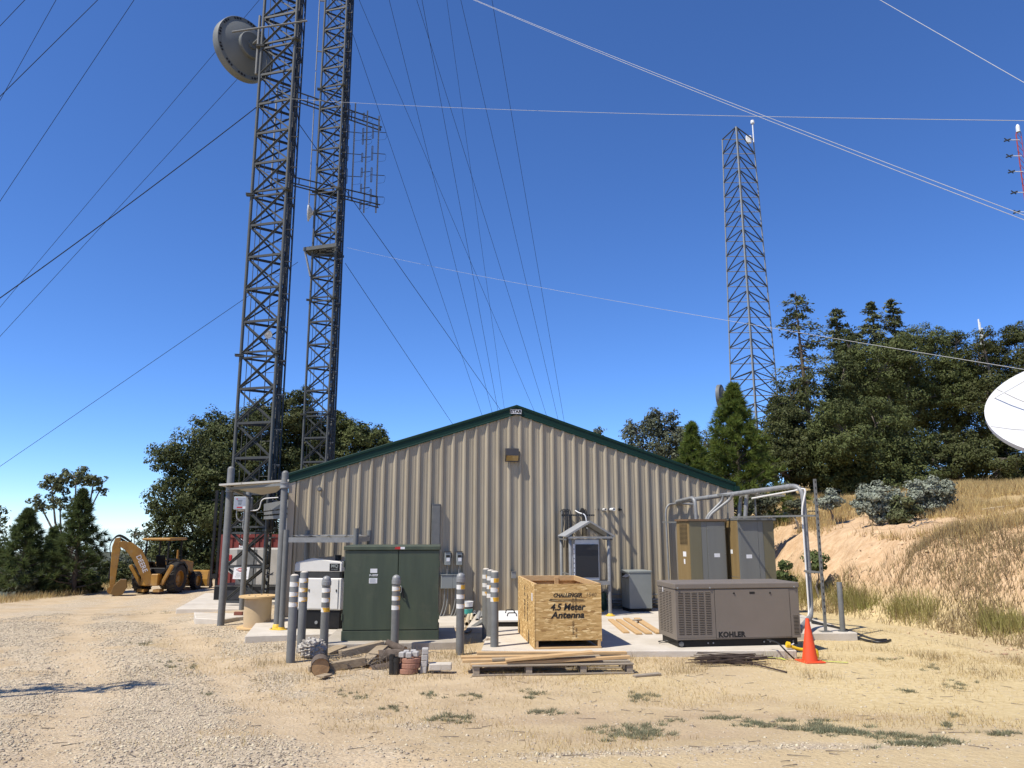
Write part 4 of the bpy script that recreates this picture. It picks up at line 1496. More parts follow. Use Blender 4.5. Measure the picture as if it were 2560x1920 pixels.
# ------------------------------------------------------------------ taupe generator
GYW = R(8.8)
t = thing('generator', 'long taupe standby generator enclosure on the concrete pad', 'generator', (3.01, 14.52, .13), GYW)
w, d, h = 2.45, .95, 1.14
MB().bb(.05, w - .05, .05, d - .05, 0, .13).build('skid', BLACK, t, bevel=.01)
for cx in (.08, .62, .72, 1.72, 1.84, 2.3): MB().tube((cx, .045, .065), (cx, .035, .065), .016, n=8).build('bolt', GALV, t)
MB().tube((.10, .05, .06), (.10, .02, .06), .045, n=16).build('lifting_tube', GALV2, t, smooth=True)
MB().bb(0, w, 0, d, .13, h - .11).build('body', KTAUPE, t, bevel=.008)
MB().bb(-.015, w + .015, -.018, d + .015, h - .108, h).build('roof', KTAUPE, t, bevel=.02, seg=2)
door = MB().bb(.775, 2.255, -.007, 0, .155, h - .115).build('door', KTAUPE, t, bevel=.004)
fp_ = MB()
for x0, x1, z0, z1 in ((.768, .774, .14, h - .115), (2.256, 2.262, .14, h - .115), (.768, 2.262, h - .1135, h - .1105)):
    fp_.bb(x0, x1, -.0018, -.0006, z0, z1)
fp_.build('door_gap', INK, t)
for cx in (1.15, 1.87):
    MB().lathe([(.002, .012), (.016, .012), (.018, 0)], 14, T(cx, -.007, h - .19) @ FRONT).build('latch', INK, door, smooth=True)
MB().bb(1.46, 1.565, -.010, -.0072, h - .205, h - .165).build('recessed_handle', INK, door)
for cx in (.05, .68, 2.36): MB().lathe([(.002, .012), (.016, .01), (.018, 0)], 12, T(cx, -.018, h - .085) @ FRONT).build('bolt', GALV, t)
lm_ = MB(); lm_.add([(-.5, 0, 0), (.5, 0, 0), (.5, -.008, .010), (-.5, -.008, .010), (-.5, 0, .013), (.5, 0, .013)], [(0, 1, 2, 3), (3, 2, 5, 4), (0, 3, 4), (1, 5, 2)])
lme = bpy.data.meshes.new('louver'); lme.from_pydata(lm_.v, [], lm_.f); lme.materials.append(KTAUPE)
sme_ = MB().bb(-.5, .5, -.0012, -.0004, -.0075, .0); sme = bpy.data.meshes.new('slot'); sme.from_pydata(sme_.v, [], sme_.f); sme.materials.append(INK)


def louvers(par, M, cols, cw, pitch, rows, z0, dz):
    for c in range(cols):
        for r_ in range(rows):
            L = M @ T(c * pitch + cw / 2, 0, z0 + r_ * dz) @ Matrix.Diagonal((cw, 1, 1, 1))
            o = shared('louver', lme, par, L)
            shared('slot', sme, o, Matrix.Identity(4))


vp = MB().bb(.03, .76, -.003, 0, .17, h - .125).build('vent_panel', KTAUPE, t)
louvers(vp, T(.055, -.0035, 0), 5, .098, .133, 25, .235, .0305)
louvers(t, T(2.315, 0, 0), 1, .10, .1, 14, .20, .025)
louvers(t, Matrix.Rotation(R(-90), 4, 'Z') @ T(-d + .12, 0, 0), 4, .12, .17, 25, .235, .0305)
text('maker_lettering', 'KOHLER', .128, INK, door, T(1.07, -.0085, .21) @ FRONT, bold=.0075, space=1.1, sx=1.0)
MB().bb(-.0035, -.0016, .62, .66, h - .2, h - .09).build('sticker', PAPER, t)

# ------------------------------------------------------------------ white generator
t = thing('generator', 'small white generator on a black base beside the left wall corner', 'generator', (-4.80, 17.25, .13), R(-7))
w, d = 1.08, 1.55
MB().bb(.0, w, .02, d, 0, .39).build('fuel_base', BLACK, t, bevel=.02)
MB().bb(-.01, w + .01, 0, d, .39, 1.07).build('cabinet', OFFWHITE, t, bevel=.02)
MB().bb(.0, w, .015, d - .02, 1.07, 1.20).build('grille_band', BLACK, t)
b = MB(); b.prism([(0, 1.20), (w, 1.20), (w, 1.39), (w - .05, 1.42), (.38, 1.49), (.03, 1.40), (0, 1.36)], -d, 0, Matrix.Rotation(R(90), 4, 'X'))
b.build('hood', OFFWHITE, t, bevel=.015)
lp = MB().bb(.80, 1.03, -.004, -.001, 1.22, 1.38).build('maker_plate', BLACK, t)
text('maker_lettering', 'MQ', .10, CABGREY, lp, T(.915, -.006, 1.325) @ FRONT, bold=.003)
text('maker_lettering', 'POWER', .042, CABGREY, lp, T(.915, -.006, 1.25) @ FRONT)
for k in range(5): MB().bb(.05, w - .05, .008, .014, 1.085 + k * .022, 1.092 + k * .022).build('grille_slat', GALV2, t)
pn = MB().bb(.05, 1.02, -.018, -.0105, .42, 1.05).build('access_panel', OFFWHITE, t, bevel=.004)
for cx in (.36, .70, .98): MB().bb(cx - .01, cx + .012, -.03, -.019, .78, .83).build('latch', INK, pn)
MB().bb(w + .0105, w + .016, .12, .55, .98, 1.16).build('side_window', BLACK, t)
MB().bb(w + .0105, w + .016, .2, .5, .68, .84).build('side_vent', CABGREY, t)
MB().tube((.88, .3, 1.43), (.88, .3, 1.55), .07, n=16).build('exhaust_cap', BLACK, t, smooth=True)
MB().tube((.55, .015, .13), (.55, -.01, .13), .035, n=14).build('drain_plug', GALV, t)

# pipe frame over the white generator
t = thing('pipe_shelter', 'galvanised pipe shelter with sheet cover over the white generator', 'shelter', (-4.6, 17.5, .12))
P1, P2, P3, P4 = Vector((-4.98, 17.1, 0)), Vector((-3.42, 17.0, 0)), Vector((-5.0, 18.95, 0)), Vector((-3.45, 18.75, 0))
for q, zt in ((P1, 2.24), (P2, 2.27), (P3, 2.22), (P4, 2.22)):
    MB().tube(q + Vector((0, 0, .12)), q + Vector((0, 0, zt)), .062, n=16).build('post', GALV2, t, smooth=True, world=True)
    MB().lathe([(.12, 0), (.12, .012), (.075, .02), (.07, .06)], 20, T(q.x, q.y, .121)).build('yellow_base', YELLOW, t, world=True, smooth=True)
for a, b_ in ((P1, P2), (P3, P4), (P1, P3), (P2, P4)):
    o = Vector((0, 0, 2.02))
    MB().beam(a + o, b_ + o, .05, .11).build('beam', GALV, t, world=True)
b = MB()
nn = 28
for i in range(nn):
    f0, f1 = i / nn, (i + 1) / nn
    z0_ = 2.10 + (.022 if i % 7 == 3 else 0); z1_ = 2.10 + (.022 if (i + 1) % 7 == 3 else 0)
    b.quad(P1.lerp(P2, f0) + Vector((0, .05, z0_)), P1.lerp(P2, f1) + Vector((0, .05, z1_)), P3.lerp(P4, f1) + Vector((0, -.05, z1_)), P3.lerp(P4, f0) + Vector((0, -.05, z0_)))
o = b.build('cover_sheet', GALV, t, world=True)
sm_ = o.modifiers.new('thick', 'SOLIDIFY'); sm_.thickness = .006

# tall posts and cover between tower and wall
t = thing('cable_bridge', 'tall pipe posts carrying a pale cover sheet between tower and wall', 'cable bridge', (-6.5, 19, 0))
for q, zb, zt, r in ((Vector((-7.02, 19.07, 0)), -.1, 3.73, .085), (Vector((-5.10, 17.18, 0)), .12, 3.49, .075), (Vector((-8.3, 24.2, 0)), -.2, 3.62, .08), (Vector((-5.72, 19.25, 0)), 0, 3.25, .06)):
    MB().lathe([(r, zb), (r, zt), (r * .9, zt + .02), (r * .5, zt + .05), (.001, zt + .06)], 20, T(q.x, q.y, 0)).build('post', GALV2, t, smooth=True, world=True)
MB().lathe([(.155, 0), (.155, .014), (.10, .03), (.085, .10), (.0755, .11)], 24, T(-5.10, 17.18, .12)).build('yellow_base', YELLOW, t, smooth=True, world=True)
for a in range(4):
    MB().lathe([(.016, 0), (.016, .03), (.001, .03)], 8, T(-5.10 + .13 * math.cos(a * 1.57 + .78), 17.18 + .13 * math.sin(a * 1.57 + .78), .134)).build('anchor_bolt', GALV, t, world=True)
Q = [at(547, 1220, 18.9), at(722, 1207, 17.1), Vector((-6.95, 22.6, 3.3)), Vector((-7.95, 24.4, 3.3))]
for q in Q: q.z = 3.30
for i, (f0, f1) in enumerate(((0, .34), (.345, 1))):
    a0, a1 = Q[0].lerp(Q[1], f0), Q[0].lerp(Q[1], f1); b0, b1 = Q[3].lerp(Q[2], f0), Q[3].lerp(Q[2], f1)
    b = MB(); vs = [a0, a1, b1, b0]
    b.add([v for v in vs] + [v + Vector((0, 0, .045)) for v in vs], [(3, 2, 1, 0), (4, 5, 6, 7), (0, 1, 5, 4), (1, 2, 6, 5), (2, 3, 7, 6), (3, 0, 4, 7)])
    b.build('cover_sheet', mat('cover_sheet_grey', (.40, .385, .345), .6, 0, (.30, .285, .25), 2, .9), t, world=True)
for q in (Vector((-7.02, 19.07, 3.2)), Vector((-5.10, 17.18, 3.2))):
    MB().lathe([(.092, -.05), (.105, -.045), (.105, -.015), (.092, -.01), (.092, .05), (.105, .055), (.105, .08), (.09, .085)], 18, T(*q)).build('clamp', GALV, t, smooth=True, world=True)
strut('cross_beam', Vector((-7.02, 19.07, 3.24)), Vector((-5.1, 17.18, 3.24)), .03, GALV2, t, 'bar')
strut('cross_beam', Vector((-8.3, 24.2, 3.24)), Vector((-7.02, 19.07, 3.24)), .03, GALV2, t, 'bar')
# cable runs on the bridge toward the wall
for k, z in enumerate((2.95, 2.75, 2.6)):
    strut('bridge_beam', Vector((-8.4, 26.2, z)), Vector((-5.5, 20.2, z)), .03 if k else .05, GALV2, t, 'bar', Vector((0, 0, 1)), .05 if k else .12)
for k in range(6):
    b = MB(); b.path(fillet([Vector((-8.05 + .04 * k, 26.6, 4.2)), Vector((-8.0 + .04 * k, 26.4, 3.0 + .03 * k)), Vector((-5.55 + .03 * k, 20.5, 2.9 + .03 * k))], .6), .028, 6)
    b.build('coax_cable', BLACKC, t, world=True, smooth=True)

# control box on tower
bx = at(603, 1258, 25.6)
t = thing('control_box', 'grey control box with printed cover hung on the front tower', 'control box', bx, R(4))
MB().bb(-.21, .21, -.12, .1, -.21, .21).build('enclosure', SIL, t, bevel=.012)
cv = MB().bb(-.20, .20, -.128, -.121, -.20, .20).build('cover', mat('cover_blue_grey', (.34, .37, .42), .4), t, bevel=.004)
MB().bb(.09, .19, -.131, -.1285, -.19, -.11).build('label', PAPER, cv)
MB().bb(-.13, -.08, -.131, -.1285, .12, .15).build('logo', REDSIGN, cv)
MB().bb(-.10, .08, -.131, -.1285, -.16, -.12).build('red_print', REDSIGN, cv)
for k in range(4): MB().bb(-.09 + .01 * k, .07 - .01 * k, -.131, -.1285, .08 - k * .045, .092 - k * .045).build('print_line', INK, cv)
MB().path(fillet([(-.12, -.02, -.21), (-.12, -.02, -.5), (.05, .05, -.62), (.12, .1, -.45)], .15), .02, 7).build('cable', PVC, t, smooth=True)
MB().path(fillet([(.12, -.02, -.21), (.10, .0, -.9), (.3, .1, -1.05)], .2), .018, 7).build('cable', PVC, t, smooth=True)
MB().bb(.26, .37, -.05, .1, -.2, .2).build('meter_can', GALV2, t, bevel=.03)
MB().path(fillet([(-.1, 0, -.24), (.6, 0, -.24), (.66, 0, .15), (1.2, 0, .19)], .15), .02, 7).build('conduit', OFFWHITE, t, smooth=True)
# danger sign on tower
sc_ = at(605, 1433, 25.75)
t = thing('danger_sign', 'white danger sign with red oval on the front tower', 'sign', sc_, R(-14))
sp = MB().add([(-.30, -.01, .18), (.28, -.01, .20), (.24, -.01, -.19), (-.33, -.01, -.19), (-.30, .0, .18), (.28, .0, .20), (.24, .0, -.19), (-.33, .0, -.19)],
              [(3, 2, 1, 0), (4, 5, 6, 7), (0, 1, 5, 4), (1, 2, 6, 5), (2, 3, 7, 6), (3, 0, 4, 7)]).build('plate', PAPER, t)
ov = MB(); ov.lathe([(.001, 0), (1, 0), (1, 1), (.001, 1)], 24); 
ov2 = MB(); ov2.add(ov.v, ov.f, T(-.01, -.011, .11) @ FRONT @ Matrix.Diagonal((.20, .065, .002, 1))); ov2.build('black_oval', INK, sp)
ov3 = MB(); ov3.add(ov.v, ov.f, T(-.01, -.0135, .11) @ FRONT @ Matrix.Diagonal((.188, .055, .002, 1))); ov3.build('red_oval', REDSIGN, sp)
text('sign_lettering', 'DANGER', .085, PAPER, sp, T(-.01, -.017, .11) @ FRONT, bold=.003)
for k, s in enumerate(('HIGH LEVEL RADIO', 'FREQUENCY ENERGY', 'DO NOT CLIMB TOWER')):
    text('sign_lettering', s, .042, CABGREY, sp, T(-.02, -.012, .0 - k * .06) @ FRONT)

# ------------------------------------------------------------------ cable spool, brick
t = thing('cable_spool', 'empty tan cable spool standing on end by the tall posts', 'cable spool', (-5.98, 18.55, Hf(-5.98, 18.55)))
MB().lathe([(.001, .0), (.45, .0), (.45, .035), (.001, .035)], 40).build('flange', SPOOLW, t)
MB().lathe([(.31, .035), (.31, .70)], 40).build('drum', SPOOLD, t, smooth=True)
o = MB().lathe([(.04, .70), (.44, .70), (.44, .735), (.04, .735), (.04, .70)], 40).build('flange', SPOOLW, t)
for k in range(4): MB().lathe([(.001, .0), (.02, .0), (.018, .012), (.001, .014)], 10, T(.22 * math.cos(k * 1.57), .22 * math.sin(k * 1.57), .7355)).build('bolt', GALV2, o)
bp_ = gp(596, 1538, .06)
o = MB().box(bp_.x, bp_.y, .105, .21, .1, .085).build('brick', BRICK, bevel=.004); tag(o, 'single red brick lying on the low slab by the spool', 'brick')

# things behind the tower: black base, pale housing, red container
t = thing('skid_generator', 'pale generator housing on a long black fuel tank behind the front tower', 'generator', (-10.9, 28.3, -.4))
fl = at(513, 1508, 27.6); fr_ = at(735, 1490, 28.4)
MB().bb(fl.x, fr_.x + .4, 28.3, 29.9, fl.z - .15, at(600, 1464, 28.3).z).build('fuel_tank', BLACK, t, world=True, bevel=.03)
ht = at(640, 1372, 28.4).z; hb = at(600, 1464, 28.3).z + .01
MB().prism([(-9.95 - .55, ht), (-7.2, ht), (-7.2, hb), (-9.4, hb), (-10.3, hb + .45)], -29.85, -28.38, Matrix.Rotation(R(90), 4, 'X')).build('housing', PALEGREY, t, world=True, bevel=.02)
for cx in (-8.9, -8.0): MB().bb(cx - .005, cx + .005, 28.370, 28.379, hb + .1, ht - .05).build('panel_seam', CABGREY, t, world=True)
MB().bb(-10.02, -9.3, 28.368, 28.379, hb + .02, ht - .02).build('grey_panel', GALV2, t, world=True)
MB().box(-10.28, 28.37, ht - .32, .16, .03, .22).build('red_handle', REDSIGN, t, world=True, bevel=.05)
MB().box(-8.35, 28.37, ht - .30, .10, .02, .16).build('latch', INK, t, world=True)
MB().bb(fl.x + .35, fl.x + 2.3, 28.285, 28.298, fl.z + .02, fl.z + .38).build('tank_panel', mat('black_soft', (.03, .03, .032), .6), t, world=True)
MB().bb(fl.x + .28, fl.x + .40, 28.275, 28.284, fl.z + .05, fl.z + .13).build('sticker', PAPER, t, world=True)
t = thing('container', 'red ribbed steel container far behind the front tower', 'container', (-11, 33, -.6))
ca = at(551, 1347, 33).x; cb = at(668, 1340, 33).x + 2.6; cz = at(600, 1338, 33).z
MB().bb(ca, cb, 33.06, 37, -.75, cz).build('shell', RED, t, world=True)
k = ca + .1
while k < cb - .1:
    MB().bb(k, k + .14, 33.02, 33.055, -.6, cz - .12).build('rib', RED, t, world=True); k += .28
MB().bb(ca - .02, cb + .02, 32.99, 33.05, cz - .1, cz + .03).build('top_rail', RED, t, world=True)
MB().bb(ca - .02, ca + .12, 32.99, 33.05, -.75, cz - .1).build('corner_post', RED, t, world=True)
lx = at(608, 1366, 33); text('container_lettering', 'CAL', .24, PAPER, t, WM[t].inverted() @ T(lx.x, 32.985, lx.z + .22) @ FRONT, bold=.006)
text('container_lettering', 'MAX.', .24, PAPER, t, WM[t].inverted() @ T(lx.x + .1, 32.985, lx.z - .04) @ FRONT, bold=.006)
t = thing('forklift_mast', 'pair of tall thin black steel mast rails beside the red container', 'mast', at(538, 1465, 31))
for px in (532, 546):
    p0 = at(px - 6, 1468, 31); p1 = at(px + 3, 1226, 31); p1.x = p0.x
    strut('mast_rail', p0, p1, .045, BLACK, t, 'bar')
a = at(526, 1425, 31); 
strut('crossbar', Vector((at(526, 1440, 31).x, 31, at(526, 1440, 31).z)), Vector((at(545, 1440, 31).x, 31, at(545, 1440, 31).z)), .08, BLACK, t, 'bar')
strut('crossbar', Vector((at(526, 1300, 31).x, 31, at(526, 1250, 31).z)), Vector((at(545, 1300, 31).x, 31, at(545, 1250, 31).z)), .03, BLACK, t, 'bar')
# tilted white dish box next to wall
q = at(722, 1302, 23.5)
t = thing('bracket_panel', 'tilted white panel on the cable bridge by the wall corner', 'panel', q)
MB().box(0, 0, 0, .55, .06, .30, Matrix.Rotation(R(-50), 4, 'Y')).build('face', WHITE, t, bevel=.01)
MB().tube((0, .03, -.1), (.1, .15, -.75), .03, n=8).build('bracket', GALV2, t)


# ------------------------------------------------------------------ OSB crate
CY = R(7)
t = thing('crate', 'open topped chipboard crate stencilled 4.5 Meter Antenna', 'crate', (.42, 14.35, .13), CY)
w, d, h = 1.22, 2.3, 1.14
zb = .15
fpn = MB().bb(0, w, 0, .014, zb, h).build('front_panel', OSB, t)
MB().bb(-.013, 0, -.004, d + .004, .0, h + .004).build('side_panel', OSB, t)
MB().bb(w, w + .013, -.004, d + .004, .0 + .12, h + .004).build('side_panel', OSB, t)
MB().bb(0, w, d - .014, d, zb, h).build('back_panel', OSB, t)
MB().bb(.0, w, .02, d - .02, zb - .012, zb).build('floor_panel', OSB, t)
for nm, a in (('rim_board', (.001, w - .001, d - .055, d - .015, h - .095, h + .012)), ('rim_board', (.001, .04, .015, d - .056, h - .09, h + .006)),
              ('rim_board', (w - .04, w - .001, .015, d - .056, h - .09, h + .006)), ('cleat', (w * .62, w * .62 + .09, d - .10, d - .056, .16, h - .02)),
              ('skid', (.01, .06, .0, d, .03, zb - .013)), ('skid', (w - .06, w - .01, .0, d, .03, zb - .013)), ('base_board', (.002, w - .002, -.012, .09, 0, .032)),
              ('base_board', (.002, w - .002, d - .09, d + .01, 0, .032))):
    MB().bb(*a).build(nm, PINE_WOOD, t, bevel=.003)
text('stencil_lettering', 'CHALLENGER', .098, INK, fpn, T(.60, -.002, h - .205) @ FRONT, shear=.3, bold=.003, sx=.88)
for dz, x0, x1 in ((0, .285, .90), (-.022, .270, .92)):
    st_ = MB(); st_.add([(x0, -.0015, h - .275 + dz + .012), (x0 + .12, -.0015, h - .279 + dz), (x1, -.0015, h - .279 + dz), (x1 + .02, -.0015, h - .283 + dz), (x1, -.0015, h - .289 + dz), (x0 + .11, -.0015, h - .289 + dz), (x0 - .02, -.0015, h - .275 + dz)], [(6, 5, 4, 3, 2, 1, 0)])
    st_.build('stencil_stripe', INK, fpn)
text('stencil_lettering', '4.5 Meter', .165, INK, fpn, T(.60, -.002, h - .415) @ FRONT, shear=.22, bold=.0045, sx=.97)
text('stencil_lettering', 'Antenna', .165, INK, fpn, T(.60, -.002, h - .555) @ FRONT, shear=.22, bold=.0045, sx=1.08)
STAMP = mat('stamp_ink', (.20, .12, .045), .8)
for x0, s, zz in ((.70, 'APA RATED', h - .28), (.755, 'SHEATHING 000', h - .42), (.70, 'EXPOSURE 1', h - .80), (.755, 'PRP 108', h - .86)):
    text('stamp_lettering', s, .05, STAMP, fpn, T(x0, -.0016, zz) @ FRONT @ Matrix.Rotation(R(-90), 4, 'Z'))
text('pencil_mark', '1540', .10, STAMP, fpn, T(1.04, -.0016, h - .20) @ FRONT, shear=.2)
SIDE = Matrix.Rotation(R(-90), 4, 'Z')
for yy, s, zz, sz in ((1.25, '4.5 Meter', h - .45, .17), (.85, 'Antenna', h - .50, .15)):
    text('stencil_lettering', s, sz, INK, t, T(-.015, yy, zz) @ SIDE @ FRONT @ Matrix.Rotation(R(-90), 4, 'Z'), bold=.003)
MB().bb(-.0165, -.0135, .22, .34, h - .32, h - .18).build('paper_label', PAPER, t)
for yy in (.55, 1.05, 1.6): MB().bb(-.0150, -.0135, yy, yy + .02, .0, .2).build('strap_slot', INK, t)

# ------------------------------------------------------------------ gabled kiosk
KY = R(6)
t = thing('kiosk', 'gabled galvanised post shelter with dark faced cabinet by the wall', 'kiosk', (1.46, 19.45, .13), KY)
w, d = .99, 1.05
for x0, y0, zt in ((0, 0, 2.0), (w, .05, 2.02), (-.05, d, 1.9), (w - .05, d, 1.9)):
    MB().lathe([(.045, 0), (.045, zt), (.03, zt + .02), (.001, zt + .025)], 16, T(x0, y0, 0)).build('post', GALV, t, smooth=True)
    MB().lathe([(.12, 0), (.12, .012), (.08, .025), (.05, .06)], 18, T(x0, y0, .001)).build('yellow_base', YELLOW, t, smooth=True)
zE, zA = 1.93, 2.30
for s in (-1, 1):
    xa = w / 2; xe = w / 2 + s * (w / 2 + .13)
    b = MB(); vs = [(xa, -.10, zA), (xe, -.10, zE), (xe, d + .05, zE), (xa, d + .05, zA)]
    b.add(vs + [(v[0], v[1], v[2] + .02) for v in vs], [(0, 1, 2, 3), (7, 6, 5, 4), (0, 4, 5, 1), (1, 5, 6, 2), (2, 6, 7, 3), (3, 7, 4, 0)])
    b.build('roof_sheet', SIL, t)
    MB().beam((xa, -.11, zA - .0), (xe, -.11, zE - .0), .03, .045).build('rafter', GALV, t)
    MB().beam((xa, d, zA - .03), (xe, d, zE - .03), .03, .045).build('rafter', GALV, t)
MB().beam((-.08, -.10, zE - .02), (w + .08, -.10, zE - .02), .03, .05).build('tie_beam', GALV, t)
MB().beam((-.1, .0, 1.86), (-.1, d, 1.86), .03, .04).build('eave_beam', GALV2, t)
MB().beam((w + .08, .0, 1.86), (w + .08, d, 1.86), .03, .04).build('eave_beam', GALV2, t)
MB().beam((.08, -.02, .80), (w + .0, -.02, .80), .05, .09).build('shelf_beam', GALV, t)
MB().beam((.08, .5, .80), (w + .0, .5, .80), .05, .09).build('shelf_beam', GALV2, t)
MB().beam((.02, .1, 1.0), (-.03, d - .1, 1.0), .03, .03).build('cross_rail', GALV2, t)
cb_ = MB().bb(.11, .74, .03, .42, .85, 1.86).build('cabinet', SIL, t, bevel=.012)
MB().bb(.135, .715, .018, .028, .93, 1.74).build('dark_panel', DARKGLASS, cb_)
MB().bb(.075, .108, .0, .1, .85, 1.75).build('side_rail', WHITE, t)
for k in range(7): MB().bb(.083, .098, -.0025, -.0008, .92 + k * .115, .95 + k * .115).build('rail_slot', INK, t)
# cable rack above the kiosk
t = thing('cable_rack', 'black slotted bar with cable loops on the wall above the kiosk', 'cable rack', wall_hit(1445, 1288, .3), BY)
MB().bb(-.46, .46, -.015, .015, -.02, .02).build('slotted_bar', BLACK, t)
for k in range(14): MB().bb(-.42 + k * .063, -.39 + k * .063, -.0175, -.0155, -.01, .01).build('slot', GALV2, t)
for k in range(5):
    x0 = -.42 + .05 * k
    MB().path(fillet([(x0, .25, .10), (x0, .0, .17 + .02 * (k % 2)), (x0 + .02, -.04, -.1), (x0 + .04 * (k - 2), -.02, -.85)], .12), .013, 6).build('coax_cable', BLACKC, t, smooth=True)
for k in range(5):
    x0 = .12 + .03 * k
    MB().path(fillet([(x0, .28, .08), (x0, .05, .16 + .02 * (k % 3)), (x0, -.03, .0), (x0 - .02, -.02, -.55)], .1), .012, 6).build('coax_cable', BLACKC, t, smooth=True)
MB().path(fillet([(.0, .3, .14), (.05, .05, .06), (.2, -.04, .02), (.24, -.04, -.35)], .12), .016, 7).build('white_hose', WHITE, t, smooth=True)
MB().tube((-.44, .02, .12), (-.44, .05, -2.4), .03).build('riser_conduit', GALV2, t, smooth=True)
MB().tube((-.20, .02, .02), (-.20, .05, -1.9), .03).build('riser_conduit', GALV2, t, smooth=True)
MB().tube((-.40, .03, -1.55), (-.40, .03, -2.4), .055).build('riser_sleeve', GALV, t, smooth=True)
# dark green drum
q = wall_hit(1505, 1528, .25); 
t = thing('drum', 'dark green drum against the wall behind the kiosk leg', 'drum', (q.x, q.y, .13))
MB().lathe([(.001, 0), (.13, 0), (.135, .02), (.13, .14), (.137, .16), (.13, .18), (.13, .30), (.137, .32), (.13, .34), (.13, .46), (.001, .46)], 24).build('shell', DGREEN, t, smooth=True)
MB().lathe([(.03, .46), (.03, .48), (.001, .48)], 12, T(.06, 0, 0)).build('bung', BLACK, t)
# grey floor cabinet
t = thing('floor_cabinet', 'blue grey floor cabinet with raised hatch flap against the wall', 'cabinet', (3.06, 20.45, .13), BY)
MB().bb(.01, .60, .02, .58, 0, .08).build('plinth', BLACK, t)
MB().bb(0, .62, 0, .6, .08, .98).build('body', CABGREY, t, bevel=.008)
MB().bb(-.015, .635, -.012, .6, .98, 1.04).build('lid', CABGREY, t, bevel=.012)
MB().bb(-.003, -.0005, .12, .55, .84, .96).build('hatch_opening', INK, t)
MB().beam((-.01, .05, .95), (-.12, .05, .88), .30, .008, Vector((.5, 0, 1))).build('hatch_flap', SIL, t)
MB().bb(-.006, -.0006, .25, .28, .40, .75).build('handle', GALV, t)
# wall conduits behind the cabinet
for i, (py, m, r) in enumerate(((1486, GALV, .02), (1499, GALV, .032), (1506, GALV, .026), (1513, GALV2, .02))):
    a = wall_hit(1500, py, .09); b_ = wall_hit(1700, py, .09)
    t = thing('wall_conduit', ('topmost', 'second', 'third', 'lowest')[i] + ' of four level conduits along the wall foot behind the grey cabinet', 'conduit', a, 0, 'wall foot conduits')
    MB().tube(a, b_, r, n=10).build('pipe', m, t, smooth=True, world=True)
    for f in (.3, .75): MB().tube(a.lerp(b_, f) - Vector((.03, 0, 0)), a.lerp(b_, f) + Vector((.03, .006, 0)), r + .006, n=10).build('coupling', m, t, world=True)

# ------------------------------------------------------------------ wall air conditioners
def ac(label, p, top, first):
    t = thing('air_conditioner', label, 'air conditioner', p, BY, 'tall wall air conditioners')
    w, d = .96, .74
    hh = top
    MB().bb(0, w, .0, d, 0, hh - .05).build('casing', HV_GREY if not first else HV_OLIVE, t, bevel=.006)
    MB().bb(-.012, -.001, .01, d - .01, 0.02, hh - .06).build('side_panel', HV_RUST, t)
    if first:
        cap = MB().bb(-.05, w + .02, -.04, d + .02, hh - .048, hh).build('rain_cap', mat('cap_brown', (.17, .105, .055), .6), t)
        MB().bb(.0, .30, -.006, -.001, .05, hh - .07).build('front_panel', HV_OLIVE, t)
        MB().bb(.31, .44, -.004, -.001, .05, hh - .07).build('front_strip', HV_GREY, t)
        pn = MB().bb(.45, .935, -.010, -.001, .05, hh - .07).build('access_panel', HV_GREY, t, bevel=.003)
        MB().bb(.62, .77, -.0125, -.0105, 1.42, 1.51).build('data_plate', PAPER, pn)
        for k in range(16):
            MB().bb(-.020, -.013, .12, .56, hh - .62 + k * .031, hh - .608 + k * .031).build('louver', HV_RUST, t)
            MB().bb(-.0135, -.0122, .12, .56, hh - .607 + k * .031, hh - .593 + k * .031).build('slot', INK, t)
        MB().bb(-.0145, -.0125, .22, .40, 1.43, 1.55).build('sticker', PAPER, t)
        MB().bb(-.0145, -.0125, .29, .37, 1.25, 1.37).build('sticker', PAPER, t)
        MB().lathe([(.001, 0), (.04, 0), (.035, .03), (.001, .035)], 14, T(-.012, .2, .75) @ Matrix.Rotation(R(-90), 4, 'Y')).build('knob', HV_RUST, t)
    else:
        cap = MB().bb(-.02, w + .03, -.075, d + .02, hh - .048, hh).build('rain_cap', HV_GREY, t)
        pn = MB().bb(.03, .52, -.010, -.001, .05, hh - .07).build('access_panel', HV_GREY, t, bevel=.003)
        MB().bb(.53, .66, -.004, -.001, .05, hh - .07).build('front_strip', HV_GREY, t)
        MB().bb(.67, .955, -.006, -.001, .05, hh - .07).build('front_panel', HV_OLIVE, t)
        MB().bb(.18, .33, -.0125, -.0105, 1.40, 1.49).build('data_plate', PAPER, pn)
        MB().bb(-.0145, -.0125, .30, .40, 1.50, 1.60).build('sticker', PAPER, t)
        MB().bb(-.0145, -.0122, .02, d - .02, .95, .96).build('seam', HV_GREY, t)
    for zz in (.3, .8, 1.5, 2.1):
        for xx in (.47, .915) if first else (.05, .50):
            MB().lathe([(.001, .012), (.008, .011), (.009, 0)], 8, T(xx, -.010, zz) @ FRONT).build('screw', GALV, pn)
    return t


ac('left one of two tall air conditioners, brown capped with ochre louvered side', Vector((4.36, 19.0, .15)), 2.34, True)
ac('right one of two tall air conditioners, grey capped, behind the taupe generator', Vector((5.52, 18.9, .15)), 2.36, False)


def conduit(label, pts, r, rad=.25, m=GALV, group='conduits over the air conditioners', coup=()):
    pts = [Vector(p) for p in pts]
    t = thing('conduit', label, 'conduit', pts[-1], 0, group)
    MB().path(fillet(pts, rad, 8), r, 14).build('pipe', m, t, smooth=True, world=True)
    for (i, f) in coup:
        q = pts[i].lerp(pts[i + 1], f); dd = (pts[i + 1] - pts[i]).normalized()
        MB().tube(q - dd * .06, q + dd * .06, r * 1.14, n=14).build('coupling', m, t, smooth=True, world=True)
    return t


